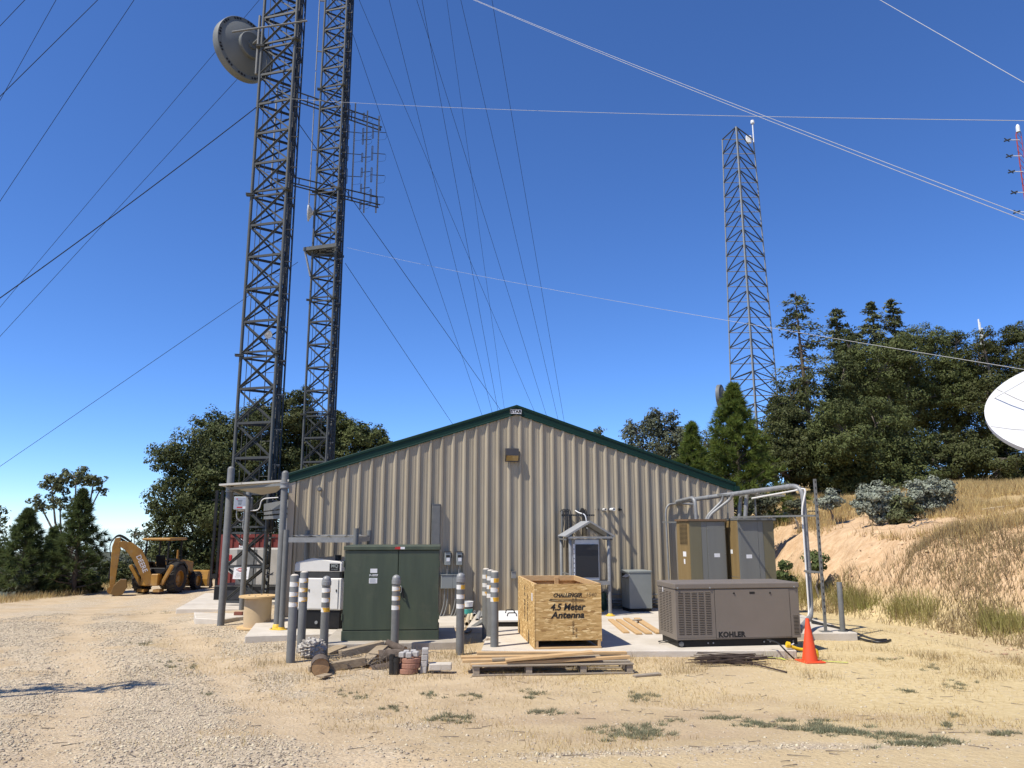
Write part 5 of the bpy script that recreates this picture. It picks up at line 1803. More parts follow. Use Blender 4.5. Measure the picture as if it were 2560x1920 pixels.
v0 = at(2006, 1212, 17.2)
vb = Vector((v0.x, 17.2, .40))
conduit('thickest conduit running from the wall over the units and down the right side post', [wall_hit(1692, 1257, .03), at(1716, 1251, 20.6), v0, vb, Vector((5.65, 15.6, .30))], .056, .34,
        coup=((1, .22), (1, .62), (1, .9), (2, .62), (2, .66)))
conduit('thin pale conduit clipped along the thick one at the right post', [at(1880, 1246, 18.5), at(1990, 1226, 17.3), at(2016, 1219, 17.15), Vector((v0.x - .08, 17.12, 2.7)), Vector((v0.x - .08, 17.12, .45)), Vector((5.8, 15.9, .22))], .02, .15, OFFWHITE)
conduit('short bent conduit rising from the brown capped unit', [at(1692, 1254, 20.3), at(1737, 1243, 19.25), at(1741, 1300, 19.25)], .045, .22)
conduit('upper of two diagonal conduits climbing from the brown capped unit', [at(1766, 1299, 19.3), at(1770, 1288, 19.3), at(1806, 1252, 19.3), at(1808, 1238, 19.25)], .036, .12)
conduit('lower of two diagonal conduits climbing from the brown capped unit', [at(1771, 1299, 19.15), at(1777, 1286, 19.15), at(1826, 1248, 19.1), at(1832, 1236, 19.0)], .036, .12)
conduit('rear hooped conduit on the grey capped unit', [at(1848, 1297, 19.2), at(1852, 1233, 19.2), at(1884, 1229, 18.9)], .045, .24, coup=((0, .45),))
conduit('front hooped conduit on the grey capped unit', [at(1863, 1297, 18.95), at(1867, 1226, 18.95), at(1897, 1234, 18.75)], .050, .26)
conduit('small bent conduit on the wall left of the brown capped unit', [wall_hit(1673, 1450, .10), wall_hit(1663, 1262, .10), wall_hit(1695, 1258, .10), wall_hit(1732, 1261, .10)], .028, .30)
t = thing('strut_rack', 'slotted steel rack standing over the two air conditioners', 'rack', at(1888, 1295, 19.1))
strut('top_rail', at(1793, 1237, 19.3), at(1962, 1239, 18.7), .022, GALV2, t, 'bar')
strut('upright', at(1820, 1298, 19.25), at(1818, 1239, 19.25), .018, GALV2, t, 'bar')
strut('upright', at(1890, 1298, 19.0), at(1887, 1239, 19.0), .018, GALV2, t, 'bar')
strut('wall_arm', at(1657, 1305, 20.6), at(1695, 1306, 20.0), .018, GALV2, t, 'bar')
t = thing('strut_post', 'tall slotted steel post beside the thick conduit at the right', 'post', (6.55, 16.55, .15))
strut('post', Vector((6.55, 16.55, .15)), Vector((6.55, 16.55, 3.32)), .026, GALV2, t, 'bar', Vector((0, 1, 0)))
MB().box(0, 0, .006, .22, .2, .012).build('base_plate', GALV2, t)
strut('brace_arm', at(1832, 1293, 18.8), Vector((6.53, 16.6, at(2030, 1289, 16.6).z)), .02, GALV2, t, 'bar')
strut('conduit_clamp', Vector((v0.x - .1, 17.15, 1.35)), Vector((6.55, 16.58, 1.35)), .02, GALV2, t, 'bar')
for k in range(22): MB().bb(-.010, .010, -.0285, -.0265, .35 + k * .13, .40 + k * .13).build('slot', INK, t)


# ------------------------------------------------------------------ loose things on the concrete
def plank(label, p0, p1, wd, th, m=PINE_WOOD, group=None, name='plank', cat='plank', up=Vector((0, 0, 1))):
    p0 = Vector(p0); p1 = Vector(p1)
    c = (p0 + p1) / 2; dd = p1 - p0
    s, u, f = basis(dd, up)
    M = Matrix(((f.x, -s.x, u.x, c.x), (f.y, -s.y, u.y, c.y), (f.z, -s.z, u.z, c.z), (0, 0, 0, 1)))
    b = MB(); b.box(0, 0, 0, dd.length, wd, th)
    o = b.build(name, m, None, local=M, bevel=.004)
    return tag(o, label, cat, group)


g_ = 'planks lying on the concrete'
for i, (a, c, wd, lab) in enumerate((((1566, 1581), (1527, 1549), .13, 'leftmost plank lying on the concrete left of the taupe generator'),
                                     ((1598, 1584), (1546, 1549), .13, 'second plank from the left lying on the concrete by the generator'),
                                     ((1622, 1583), (1565, 1546), .14, 'third plank from the left lying on the concrete by the generator'),
                                     ((1648, 1582), (1592, 1546), .14, 'rightmost plank lying on the concrete, touching the generator side'))):
    z = .15 + .003 * i
    plank(lab, gp(a[0], a[1], z), gp(c[0], c[1], z), wd, .036, PINE_WOOD, g_)
plank('small grey offcut lying on the planks', gp(1586, 1551, .19), gp(1600, 1549, .19), .12, .03, GREY_WOOD, g_, 'offcut', 'offcut')

t = thing('white_lid', 'flat white plastic lid with two black handles behind the bollards', 'lid', (-.4, 17.5, .13), R(4))
MB().bb(.0, 1.0, 0, 1.75, 0, .10).build('black_tray', BLACK, t, bevel=.02)
MB().bb(-.02, 1.02, -.02, 1.77, .10, .16).build('cover', WHITE, t, bevel=.015)
for yy in (.55, 1.2):
    MB().path(fillet([(.33, yy, .16), (.35, yy, .235), (.53, yy, .235), (.55, yy, .16)], .03, 4), .013, 7).build('handle', BLACK, t, smooth=True)
q = gp(1168, 1541, .07)
t = thing('bucket', 'white plastic bucket with teal label by the wall', 'bucket', (q.x, q.y, .06))
MB().lathe([(.001, .005), (.125, .005), (.15, .36), (.155, .36), (.155, .38), (.14, .38), (.115, .03), (.001, .03)], 28).build('pail', WHITE, t, smooth=True)
MB().lathe([(.1275, .03), (.1415, .2)], 28).build('label_band', TEAL, t, smooth=True)
MB().lathe([(.1420, .21), (.1455, .25)], 28).build('label_stripe', INK, t, smooth=True)
g_ = 'pipe offcuts on the ground by the wall'
for i, (a, c, r, m, lab) in enumerate((((1167, 1560), (1174, 1532), .050, PVCT, 'thick tan pipe offcut pointing at the viewer'), ((1176, 1553), (1180, 1534), .038, mat('pipe_cream', (.66, .57, .38), .6), 'cream pipe offcut next to the tan one'),
                                      ((1186, 1538), (1187, 1524), .045, PVC, 'short grey pipe offcut near the bucket'), ((1193, 1551), (1201, 1523), .050, PVC, 'grey pipe offcut with wide open end nearest the bollards'),
                                      ((1204, 1545), (1209, 1525), .046, GALV, 'shiny grey pipe offcut behind the rear bollard'), ((1160, 1541), (1176, 1527), .035, GALV2, 'slim pipe offcut lying beside the bucket'))):
    p0 = gp(a[0], a[1], .08 + r); p1 = gp(c[0], c[1], .09 + r)
    p1 = p0 + (p1 - p0).normalized() * min((p1 - p0).length, 1.6)
    t = thing('pipe_offcut', lab, 'pipe', p0, 0, g_)
    dd = (p1 - p0); L_ = dd.length
    Mx = dd.to_track_quat('Z', 'Y').to_matrix().to_4x4()
    MB().lathe([(r * .8, .25), (r * .8, 0), (r, 0), (r, L_), (r * .8, L_)], 18, Mx).build('wall', m, t, smooth=True)
    MB().lathe([(.001, .22), (r * .79, .22)], 14, Mx).build('bore', INK, t)
plank('dark steel channel lying on the pipes', gp(1163, 1581, .05), gp(1212, 1548, .22), .12, .035, GALV2, None, 'steel_channel', 'channel')
plank('second shorter steel strip under the channel', gp(1178, 1569, .04), gp(1214, 1556, .10), .08, .02, BLACK, None, 'steel_strip', 'strip')


def rock(name, label, p, r, m, seed, n=2, cat='rock', sq=(1, 1, .8), rough=.25):
    import bmesh
    bm = bmesh.new(); bmesh.ops.create_icosphere(bm, subdivisions=n, radius=1)
    rs = np.random.RandomState(seed)
    for v in bm.verts:
        k = 1 + rough * (rs.rand() - .5) * 2
        v.co = Vector((v.co.x * r * sq[0] * k, v.co.y * r * sq[1] * k, v.co.z * r * sq[2] * k))
    me = bpy.data.meshes.new(name); bm.to_mesh(me); bm.free()
    o = link(name, me, m); o.location = p
    return tag(o, label, cat)


q = gp(1219, 1604, .1)
rock('rock', 'round brown rock at the foot of the clustered bollards', (q.x, q.y, .11), .085, ROCK, 3)
q = gp(2012, 1630, .05)
# cone
t = thing('traffic_cone', 'faded orange traffic cone at the generator corner', 'traffic cone', (5.20, 13.92, Hf(5.2, 13.92)), .2)
MB().bb(-.19, .19, -.19, .19, 0, .03).build('base', CONE, t, bevel=.012)
MB().lathe([(.135, .03), (.13, .05), (.030, .72), (.026, .735), (.018, .735), (.016, .70)], 28).build('body', CONE, t, smooth=True)
# gas pipe
t = thing('gas_pipe', 'yellow gas pipe with white valve beside the traffic cone', 'pipe', gp(1980, 1620, .2))
yp = 14.35
P = lambda px, py, Y=yp: at(px, py, Y)
MB().path(fillet([P(1966, 1612), P(1980, 1617), P(2000, 1624), P(2042, 1624), P(2043, 1648)], .06), .030, 10).build('pipe', GASY, t, smooth=True, world=True)
MB().tube(P(1966, 1611), P(1974, 1613), .055, n=12).build('union', GASY, t, world=True)
MB().tube(P(2040, 1630), P(2041, 1640), .045, n=12).build('elbow', GASY, t, world=True)
MB().tube(P(1975, 1615), P(1984, 1619), .022, n=10).build('white_tape', WHITE, t, world=True)
MB().beam(P(1976, 1614), P(1985, 1608), .02, .015).build('valve_lever', WHITE, t, world=True)
# black hose beside it
o = MB().path(fillet([at(1918, 1599, 14.3), at(1945, 1606, 14.1), at(1962, 1625, 13.9), gp(1985, 1647, .02)], .3), .014, 8).build('rubber_hose', BLACKC, smooth=True)
tag(o, 'black rubber hose arching off the generator base', 'hose')
zc = .16
for i, pts in enumerate((((2015, 1548), (2060, 1562), (2120, 1575), (2185, 1583), (2215, 1582)), ((2030, 1557), (2085, 1566), (2150, 1580), (2200, 1588), (2225, 1583)))):
    w3 = [gp(a, b_, .17) for a, b_ in pts]
    for q in w3:
        q.z = .175 if q.x < 7.1 else max(.02, Hf(q.x, q.y) + .03)
    o = MB().path(fillet(w3, .3), .022, 7).build('ground_cable', BLACKC, smooth=True)
    tag(o, ('upper', 'lower')[i] + ' black cable trailing off the right concrete corner', 'cable', 'black cables at the right corner')
# loop of wire at generator's left foot
q = gp(1662, 1606, .15)
b = MB(); b.path([q + Vector((.12 * math.cos(a), .10 * math.sin(a), .015)) for a in [k * .35 for k in range(17)]], .008, 6)
tag(b.build('wire_loop', BLACKC, smooth=True), 'small black wire loop at the left foot of the taupe generator', 'wire')
# lime tape on the ground
for i, (pts, lab) in enumerate((([(1900, 1650), (1925, 1646), (1950, 1648), (1962, 1652)], 'lime tape scrap left of the traffic cone'), ([(2055, 1652), (2090, 1655), (2120, 1657)], 'lime tape strip right of the traffic cone'))):
    w3 = [gp(a, b_, 0) for a, b_ in pts]
    b = MB()
    for a, c in zip(w3[:-1], w3[1:]):
        za, zc_ = Hf(a.x, a.y) + .015 + .02 * random.random(), Hf(c.x, c.y) + .02
        b.beam((a.x, a.y, za), (c.x, c.y, zc_), .05, .004)
    tag(b.build('plastic_tape', ROPE), lab, 'tape')

# rebar heap
random.seed(8)
me = None
u_ = MB().path([(-.5, 0, 0), (-.2, 0, .006), (.2, 0, 0), (.5, 0, .004)], .0075, 6)
rme = bpy.data.meshes.new('rebar_rod'); rme.from_pydata(u_.v, [], u_.f); rme.materials.append(RUST)
for i in range(32):
    px = random.uniform(1790, 1860); py = random.uniform(1642, 1662)
    q = gp(px, py, .04)
    L_ = random.uniform(.7, 1.25)
    o = link('rebar_rod', rme, None, None, T(q.x, q.y, Hf(q.x, q.y) + .02 + .085 * random.random()) @ Matrix.Rotation(random.gauss(0, .22), 4, 'Z') @ Matrix.Rotation(random.gauss(0, .035), 4, 'Y') @ Matrix.Diagonal((L_, 1, 1, 1)))
    tag(o, 'rusty rod in the heap in front of the taupe generator', 'rod', 'heap of rusty rods')
q0 = gp(1862, 1662, 0); q1 = gp(1967, 1684, 0)
o = MB().tube((q0.x, q0.y, .05), (q1.x, q1.y, Hf(q1.x, q1.y) + .02), .014, n=7).build('rebar_rod', RUST); tag(o, 'single rusty rod sticking out of the heap toward the viewer', 'rod')

# ------------------------------------------------------------------ pallet and lumber
PLY = R(5)
pz = Hf(.6, 12.8)
pl0 = gp(1180, 1692, pz)
t = thing('pallet', 'long grey wooden pallet under the lumber in front of the crate', 'pallet', (pl0.x, pl0.y, pz), PLY)
LW = 2.58
for x0 in (.02, .85, 1.72, LW - .11): MB().bb(x0, x0 + .10, .02, 1.0, .028, .14).build('stringer', GREY_WOOD, t, bevel=.004)
for k in range(5): MB().bb(0, LW, .0 + k * .225, .10 + k * .225, .141, .163).build('deck_board', GREY_WOOD, t, bevel=.003)
for k in range(3): MB().bb(0, LW, .0 + k * .45, .10 + k * .45, .005, .027).build('bottom_board', GREY_WOOD, t, bevel=.003)
g_ = 'lumber on the pallet'
yb = pl0.y
for lab, a, c, wd, th in (('nearest long plank on the pallet edge', (1176, 1663, yb + .12), (1574, 1642, yb + .32), .09, .045),
                          ('plank slanting across the lumber with its right end raised', (1264, 1650, yb + .15), (1482, 1630, yb + .28), .14, .04),
                          ('weathered plank under the slanting one', (1230, 1649, yb + .30), (1500, 1641, yb + .45), .14, .04),
                          ('long plank at the rear of the lumber', (1192, 1633, yb + .75), (1566, 1632, yb + .95), .10, .045),
                          ('plank poking out left at the top of the lumber', (1152, 1643, yb + .5), (1420, 1640, yb + .7), .14, .04),
                          ('plank poking out left below another one', (1156, 1652, yb + .35), (1400, 1647, yb + .5), .14, .04)):
    plank(lab, at(*a), at(*c), wd, th, PINE_WOOD if 'weathered' not in lab else OLD_WOOD, g_)

# ------------------------------------------------------------------ debris heap by the transformer
g_ = 'weathered timbers in the debris heap'
plank('nearest weathered timber lying on the debris heap', at(772, 1676, 13.0), at(912, 1652, 13.35), .16, .13, OLD_WOOD, g_, 'timber', 'timber')
plank('upper weathered timber tilted up against the transformer pad', at(850, 1636, 13.9), at(958, 1610, 14.3), .16, .12, OLD_WOOD, g_, 'timber', 'timber')
plank('dark slanting plank between the two weathered timbers', at(908, 1658, 13.3), at(957, 1616, 14.2), .20, .05, OLD_WOOD, g_, 'timber', 'timber')
plank('thin plank leaning under the upper timber', at(838, 1668, 13.3), at(870, 1644, 13.9), .16, .04, OLD_WOOD, g_, 'timber', 'timber')
plank('broken dark plank behind the domed bollard', at(812, 1634, 14.7), at(856, 1615, 15.0), .28, .05, OLD_WOOD, g_, 'timber', 'timber')
plank('short plank end under the nearest timber', at(876, 1678, 13.1), at(904, 1671, 13.3), .16, .035, OLD_WOOD, g_, 'timber', 'timber')
plank('flat wood scrap lying before the heap', gp(800, 1692, .02), gp(822, 1686, .02), .15, .03, OLD_WOOD, None, 'wood_scrap', 'scrap')


def log(label, p0, p1, r, group='logs in the debris heap'):
    p0 = Vector(p0); p1 = Vector(p1)
    t = thing('log', label, 'log', p0, 0, group)
    pts = [p0.lerp(p1, f) + Vector((random.uniform(-1, 1), random.uniform(-1, 1), random.uniform(-1, 1))) * r * .08 for f in (0, .25, .5, .75, 1)]
    MB().path(pts, [r * random.uniform(.93, 1.06) for _ in pts], 14, False).build('bark', BARK, t, smooth=True, world=True)
    dd = (p1 - p0).normalized(); Mx = dd.to_track_quat('Z', 'Y').to_matrix().to_4x4()
    for p, s in ((pts[0], -1), (pts[-1], 1)):
        MB().lathe([(.001, s * .004), (r * .96, 0)], 16, T(*p) @ Mx).build('cut_end', LOGEND, t, world=True)
    return t


q = at(803, 1668, 12.7); q.z = Hf(q.x, q.y) + .13
log('thick sawn log with its cut end facing the viewer', q, q + Vector((-.10, .34, .0)), .145)
log('thick log lying across behind the pavers', at(945, 1645, 13.75), at(1030, 1640, 13.9), .12)
log('dark log low in the heap behind the black tubes', at(925, 1682, 13.2), at(1000, 1668, 13.5), .11)
log('slim log leaning on the transformer pad', at(968, 1607, 14.3), at(1012, 1626, 14.1), .065)
log('short forked log above the grey pavers', at(1018, 1634, 13.7), at(1062, 1645, 13.5), .08)
log('thin branch stub beside the forked log', at(1030, 1632, 13.9), at(1056, 1629, 13.8), .035)
q = at(780, 1632, 14.3)
rock('bark_clump', 'pale crumbly clump of rubble between the left bollards', (q.x, q.y, .16), .20, RUBBLE, 9, 4, 'rubble', (1.15, .9, .85), .22)

# pavers
random.seed(3)
g_ = 'round pavers'
rb = at(1023, 1684, 12.85); rz_ = Hf(rb.x, rb.y)
for i, lab in enumerate(('bottom round terracotta paver of the stack', 'middle round terracotta paver of the stack', 'top round terracotta paver under the grey cobbles')):
    b = MB(); b.lathe([(.001, 0), (.162, 0), (.167, .008), (.167, .068), (.162, .076), (.001, .076)], 26)
    o = b.build('round_paver', TERRA, local=T(rb.x + .01 * i - (.02 if i == 0 else 0), rb.y + .01 * i, rz_ + .005 + i * .08), smooth=False); tag(o, lab, 'paver', g_)
for i, (dx, dy, lab) in enumerate(((-.11, -.05, 'left front cobble on the round pavers'), (.0, -.10, 'centre front cobble on the round pavers'), (.10, -.02, 'right front cobble on the round pavers'), (-.06, .06, 'rear left cobble on the round pavers'), (.05, .09, 'rear right cobble on the round pavers'))):
    o = MB().box(0, 0, 0, .095, .10, .085).build('cobble', PAVER, bevel=.012, local=T(rb.x + dx, rb.y + dy, rz_ + .29 + .003 * i) @ Matrix.Rotation(random.uniform(-.5, .5), 4, 'Z')); tag(o, lab, 'paver', 'cobbles on the round pavers')
for i, lab in enumerate(('bottom grey block of the stack beside the round pavers', 'middle grey block of the stack beside the round pavers', 'third grey block up beside the round pavers', 'topmost grey block beside the round pavers')):
    o = MB().box(0, 0, 0, .10, .17, .092).build('grey_block', PAVER, bevel=.008, local=T(rb.x + .235 + .004 * i, rb.y + .04, rz_ + .05 + i * .094) @ Matrix.Rotation(.06 * (i - 1.5), 4, 'Z')); tag(o, lab, 'paver', 'grey blocks by the round pavers')
sb = at(1101, 1676, 12.9)
o = MB().box(0, 0, 0, .36, .20, .10).build('step_block', CONC, bevel=.01, local=T(sb.x, sb.y, Hf(sb.x, sb.y) + .10) @ Matrix.Rotation(.05, 4, 'Z')); tag(o, 'pale concrete block lying right of the paver stack', 'block')
for i, (px, hh, r, lab) in enumerate(((979, .30, .045, 'slim black tube standing left of the round pavers'), (990, .26, .055, 'fat black tube standing left of the round pavers'))):
    q = at(px, 1694 - 4 * i, 12.75); z_ = Hf(q.x, q.y)
    t = thing('black_tube', lab, 'tube', (q.x, q.y, z_))
    MB().lathe([(r, 0), (r, hh), (r * .8, hh), (r * .8, hh - .1), (.001, hh - .1)], 18).build('shell', mat('black_plastic', (.02, .02, .02), .35), t, smooth=True)
    MB().lathe([(r * 1.12, hh - .07), (r * 1.12, hh - .02)], 18).build('collar', mat('black_plastic', (.02, .02, .02), .35), t, smooth=True)
plank('old flat board with grey debris at the pallet corner', gp(1585, 1690, .02), gp(1650, 1684, .03), .10, .03, GREY_WOOD, None, 'loose_board', 'board')

# sticks and dry brush caught in the heap
random.seed(31)
b = MB()
for k in range(170):
    p = at(random.uniform(835, 1065), random.uniform(1632, 1690), random.uniform(13.0, 14.2))
    p.z = max(Hf(p.x, p.y) + .01, min(p.z, Hf(p.x, p.y) + .22))
    a = random.uniform(0, 6.28); L_ = random.uniform(.08, .38)
    q = p + Vector((math.cos(a) * L_, math.sin(a) * L_ * .6, random.uniform(-.04, .14)))
    b.path([p, p.lerp(q, .5) + Vector((0, 0, random.uniform(-.03, .04))), q], [.007, .005, .002], 4)
tag(b.build('dry_brush', BARK_G), 'dry twigs and brush caught between the timbers of the heap', 'brush', kind='stuff')
b = MB()
for k in range(260):
    x_ = random.uniform(-7, 9); y_ = random.uniform(6, 14)
    if 14 < y_: continue
    a = random.uniform(0, 6.28); L_ = random.uniform(.04, .22)
    b.path([(x_, y_, Hf(x_, y_) + .008), (x_ + math.cos(a) * L_, y_ + math.sin(a) * L_, Hf(x_ + math.cos(a) * L_, y_ + math.sin(a) * L_) + .012)], [.004, .002], 4)
tag(b.build('twig_litter', BARK_G), 'small twigs and sticks littering the yard', 'litter', kind='stuff')


# ------------------------------------------------------------------ backhoe loader
BHO = Vector((-16.92, 37.6, 0)); BHO.z = Hf(BHO.x, BHO.y)
bh = thing('backhoe_loader', 'yellow backhoe loader with open canopy parked on the gravel drive', 'backhoe', BHO, R(86))


def wheel(x, y, r, wd, side):
    M = T(x, y, r) @ Matrix.Rotation(R(-90) * side, 4, 'X')
    n = 32
    b = MB(); b.lathe([(r * .60, -wd * .42), (r * .78, -wd / 2), (r * .95, -wd * .46), (r, -wd * .30), (r, wd * .30), (r * .95, wd * .46), (r * .78, wd / 2), (r * .60, wd * .42)], n, M)
    wh = b.build('tyre', RUBBER, bh, smooth=True)
    lug = MB()
    for k in range(20):
        a = 2 * math.pi * k / 20
        for s in (-1, 1):
            lug.box(0, 0, 0, .05, wd * .52, r * .10, M @ Matrix.Rotation(a + (.08 if s > 0 else 0), 4, 'Z') @ T(r * 1.0, 0, s * wd * .24) @ Matrix.Rotation(R(90), 4, 'Y') @ Matrix.Rotation(R(90), 4, 'Z') @ Matrix.Rotation(s * .6, 4, 'Z'))
    lug.build('tread', RUBBER, wh)
    rim = MB(); rim.lathe([(r * .60, wd * .40), (r * .56, wd * .42), (r * .54, wd * .15), (r * .30, wd * .10), (r * .22, wd * .22), (.001, wd * .22)], n, M); rim.build('rim', CAT, wh, smooth=True)
    rim = MB(); rim.lathe([(r * .60, -wd * .40), (r * .3, -wd * .2), (.001, -wd * .2)], n, M); rim.build('rim', CAT, wh, smooth=True)


for y in (-.82, .82): wheel(0, y, .66, .44, 1 if y > 0 else -1)
for y in (-.78, .78): wheel(2.1, y, .43, .30, 1 if y > 0 else -1)
MB().bb(-.6, 2.5, -.36, .36, .45, .95).build('chassis', CAT, bh, bevel=.03)
b = MB(); b.prism([(.75, .95), (2.55, .9), (2.6, 1.35), (1.1, 1.55), (.75, 1.5)], -.36, .36, Matrix.Rotation(R(90), 4, 'X')); b.build('hood', CAT, bh, bevel=.04)
MB().bb(1.0, 1.5, -.66, -.40, .55, .98).build('side_tank', CAT, bh, bevel=.03)
MB().bb(1.0, 1.5, .40, .66, .55, .98).build('side_tank', CAT, bh, bevel=.03)
for k in range(3): MB().bb(.95, 1.25, -.78, -.62, .25 + k * .14, .28 + k * .14).build('step', CAT, bh)
MB().tube((1.75, .1, 1.45), (1.75, .1, 1.95), .05).build('exhaust_stack', CAT, bh, smooth=True)
MB().bb(-.62, -.45, -.56, .56, .90, 1.18).build('rear_panel', BLACK, bh, bevel=.02)
MB().bb(-.628, -.621, .15, .30, .94, 1.14).build('maker_badge', PAPER, bh)
MB().bb(-.5, .9, -.6, .6, .82, .92).build('floor_plate', BLACK, bh)
for y in (-1, 1):
    b = MB(); b.prism([(-.62, .75), (-.55, 1.25), (-.25, 1.45), (.30, 1.45), (.62, 1.2), (.72, .8), (.64, .8), (.55, 1.13), (.26, 1.36), (-.2, 1.36), (-.48, 1.2), (-.55, .75)], -.24, .24, T(0, y * .80, 0) @ Matrix.Rotation(R(90), 4, 'X'))
    b.build('fender', BLACK, bh)
s = MB(); s.bb(.0, .5, -.25, .25, 1.15, 1.28); s.build('seat', BLACK, bh, bevel=.05)
MB().beam((.02, 0, 1.25), (-.1, 0, 1.75), .46, .10, Vector((1, 0, 0))).build('seat_back', BLACK, bh, bevel=.03)
MB().bb(.1, .4, -.15, .15, .92, 1.15).build('seat_base', BLACK, bh)
MB().tube((.75, 0, 1.2), (.62, 0, 1.62), .03, n=8).build('steering_column', BLACK, bh)
MB().lathe([(.17, -.015), (.19, 0), (.17, .015), (.16, 0), (.17, -.015)], 20, T(.62, 0, 1.63) @ Matrix.Rotation(R(-25), 4, 'Y')).build('steering_wheel', BLACK, bh)
for y, zt in ((-.12, 1.45), (.12, 1.45)): MB().tube((-.35, y, .95), (-.42, y, zt), .015, n=6).build('control_lever', BLACK, bh)
for x0, y0 in ((-.48, -.56), (-.48, .56), (.85, -.56), (.85, .56)):
    MB().tube((x0, y0, .9), (x0 + (.06 if x0 < 0 else -.06), y0 * .98, 2.45), .042, n=8).build('canopy_post', BLACK, bh)
b = MB(); b.bb(-.62, 1.05, -.70, .70, 2.45, 2.57); b.build('canopy_roof', CAT, bh, bevel=.045, seg=2)
# loader
for y in (-.55, .55):
    b = MB(); b.prism([(.55, 1.35), (.75, 1.50), (1.6, 1.30), (2.75, .48), (2.65, .32), (1.5, 1.02), (.75, 1.15)], -.06, .06, T(0, y, 0) @ Matrix.Rotation(R(90), 4, 'X')); b.build('loader_arm', CAT, bh, bevel=.015)
    MB().tube((1.0, y * .8, .75), (2.0, y * .8, .98), .05, n=10).build('lift_cylinder', BLACK, bh, smooth=True)
b = MB(); b.prism([(2.72, .10), (3.45, .05), (3.45, .09), (2.95, .16), (2.84, .40), (2.95, .80), (3.05, .86), (2.98, .90), (2.80, .84), (2.70, .45)], -1.05, 1.05, Matrix.Rotation(R(90), 4, 'X')); b.build('loader_bucket', CAT, bh)
for y in (-1.06, 1.06):
    b = MB(); b.prism([(2.72, .10), (3.45, .05), (3.05, .86), (2.8, .84), (2.7, .45)], -.012, .012, T(0, y, 0) @ Matrix.Rotation(R(90), 4, 'X')); b.build('bucket_side', CAT, bh)
# stabilisers
for y in (-1, 1):
    MB().beam((-.72, y * .50, .42), (-.85, y * 1.02, 1.32), .16, .13, Vector((1, 0, 0))).build('stabiliser_leg', CAT, bh, bevel=.02)
    MB().bb(-.95, -.55, y * .38 - .16, y * .38 + .16, .10, .22).build('stabiliser_pad', CAT, bh)
    MB().tube((-.7, y * .38, .9), (-.8, y * .8, 1.2), .04, n=8).build('stabiliser_cylinder', BLACK, bh)
MB().bb(-.95, -.6, -.42, .42, .38, .92).build('swing_frame', CAT, bh, bevel=.03)
# boom, swung to one side
BMX = T(-.85, 0, 0) @ Matrix.Rotation(R(119), 4, 'Z')
UZ = Matrix.Rotation(R(90), 4, 'X')


def ribbon(cl, hw):
    L = []; Rr = []
    for i, (u, z) in enumerate(cl):
        a = cl[max(0, i - 1)]; c = cl[min(len(cl) - 1, i + 1)]
        d = Vector((c[0] - a[0], c[1] - a[1])).normalized(); n = Vector((-d.y, d.x))
        L.append((u + n.x * hw[i], z + n.y * hw[i])); Rr.append((u - n.x * hw[i], z - n.y * hw[i]))
    return L + Rr[::-1]


cl = [(.05, .45), (.18, .85), (.38, 1.35), (.66, 1.85), (1.0, 2.18), (1.30, 2.30), (1.48, 2.32)]
bo_ = MB().prism(ribbon(cl, [.13, .22, .27, .27, .22, .15, .11]), -.13, .13, BMX @ UZ).build('boom', CAT, bh, bevel=.015)
st = MB().prism([(1.40, 2.62), (1.62, 2.58), (1.72, 2.2), (1.70, 1.2), (1.66, .22), (1.48, .22), (1.42, 1.2), (1.36, 2.1)], -.12, .12, BMX @ UZ).build('dipper_stick', CAT, bh, bevel=.015)
MB().prism([(1.62, .08), (1.50, .45), (1.25, .72), (1.0, .70), (.95, .35), (1.1, .05), (1.35, -.02)], -.30, .30, BMX @ UZ).build('digging_bucket', mat('bucket_worn', (.22, .125, .03), .6), bh, bevel=.01)
for yy in (-.16, .16):
    b = MB(); b.lathe([(.001, -.03), (.16, -.03), (.16, .03), (.001, .03)], 20, BMX @ T(1.60, yy, .24) @ Matrix.Rotation(R(90), 4, 'X')); b.build('bucket_link', CAT, bh, smooth=True)
MB().tube(BMX @ Vector((1.62, 0, 2.05)), BMX @ Vector((1.72, 0, .75)), .06, n=10).build('bucket_cylinder', BLACK, bh, smooth=True)
MB().tube(BMX @ Vector((.50, 0, 1.95)), BMX @ Vector((1.42, 0, 2.56)), .055, n=10).build('stick_cylinder', BLACK, bh, smooth=True)
for k in range(5):
    o_ = .05 * (k - 2)
    MB().path([BMX @ Vector(p) for p in fillet([(.7, o_, 2.15), (1.15, o_, 2.5 + .03 * k), (1.55, o_, 2.72 + .02 * k), (1.85, o_, 2.3), (1.74, o_, 1.75)], .3)], .018, 6).build('hydraulic_hose', BLACKC, bh, smooth=True)
tm = BMX @ T(.42, .136, 1.40) @ Matrix.Rotation(R(180), 4, 'Z') @ FRONT @ Matrix.Rotation(R(-64), 4, 'Z')
text('maker_lettering', 'DEERE', .30, PAPER, bo_, tm, bold=.004, sx=1.0, ext=.003)

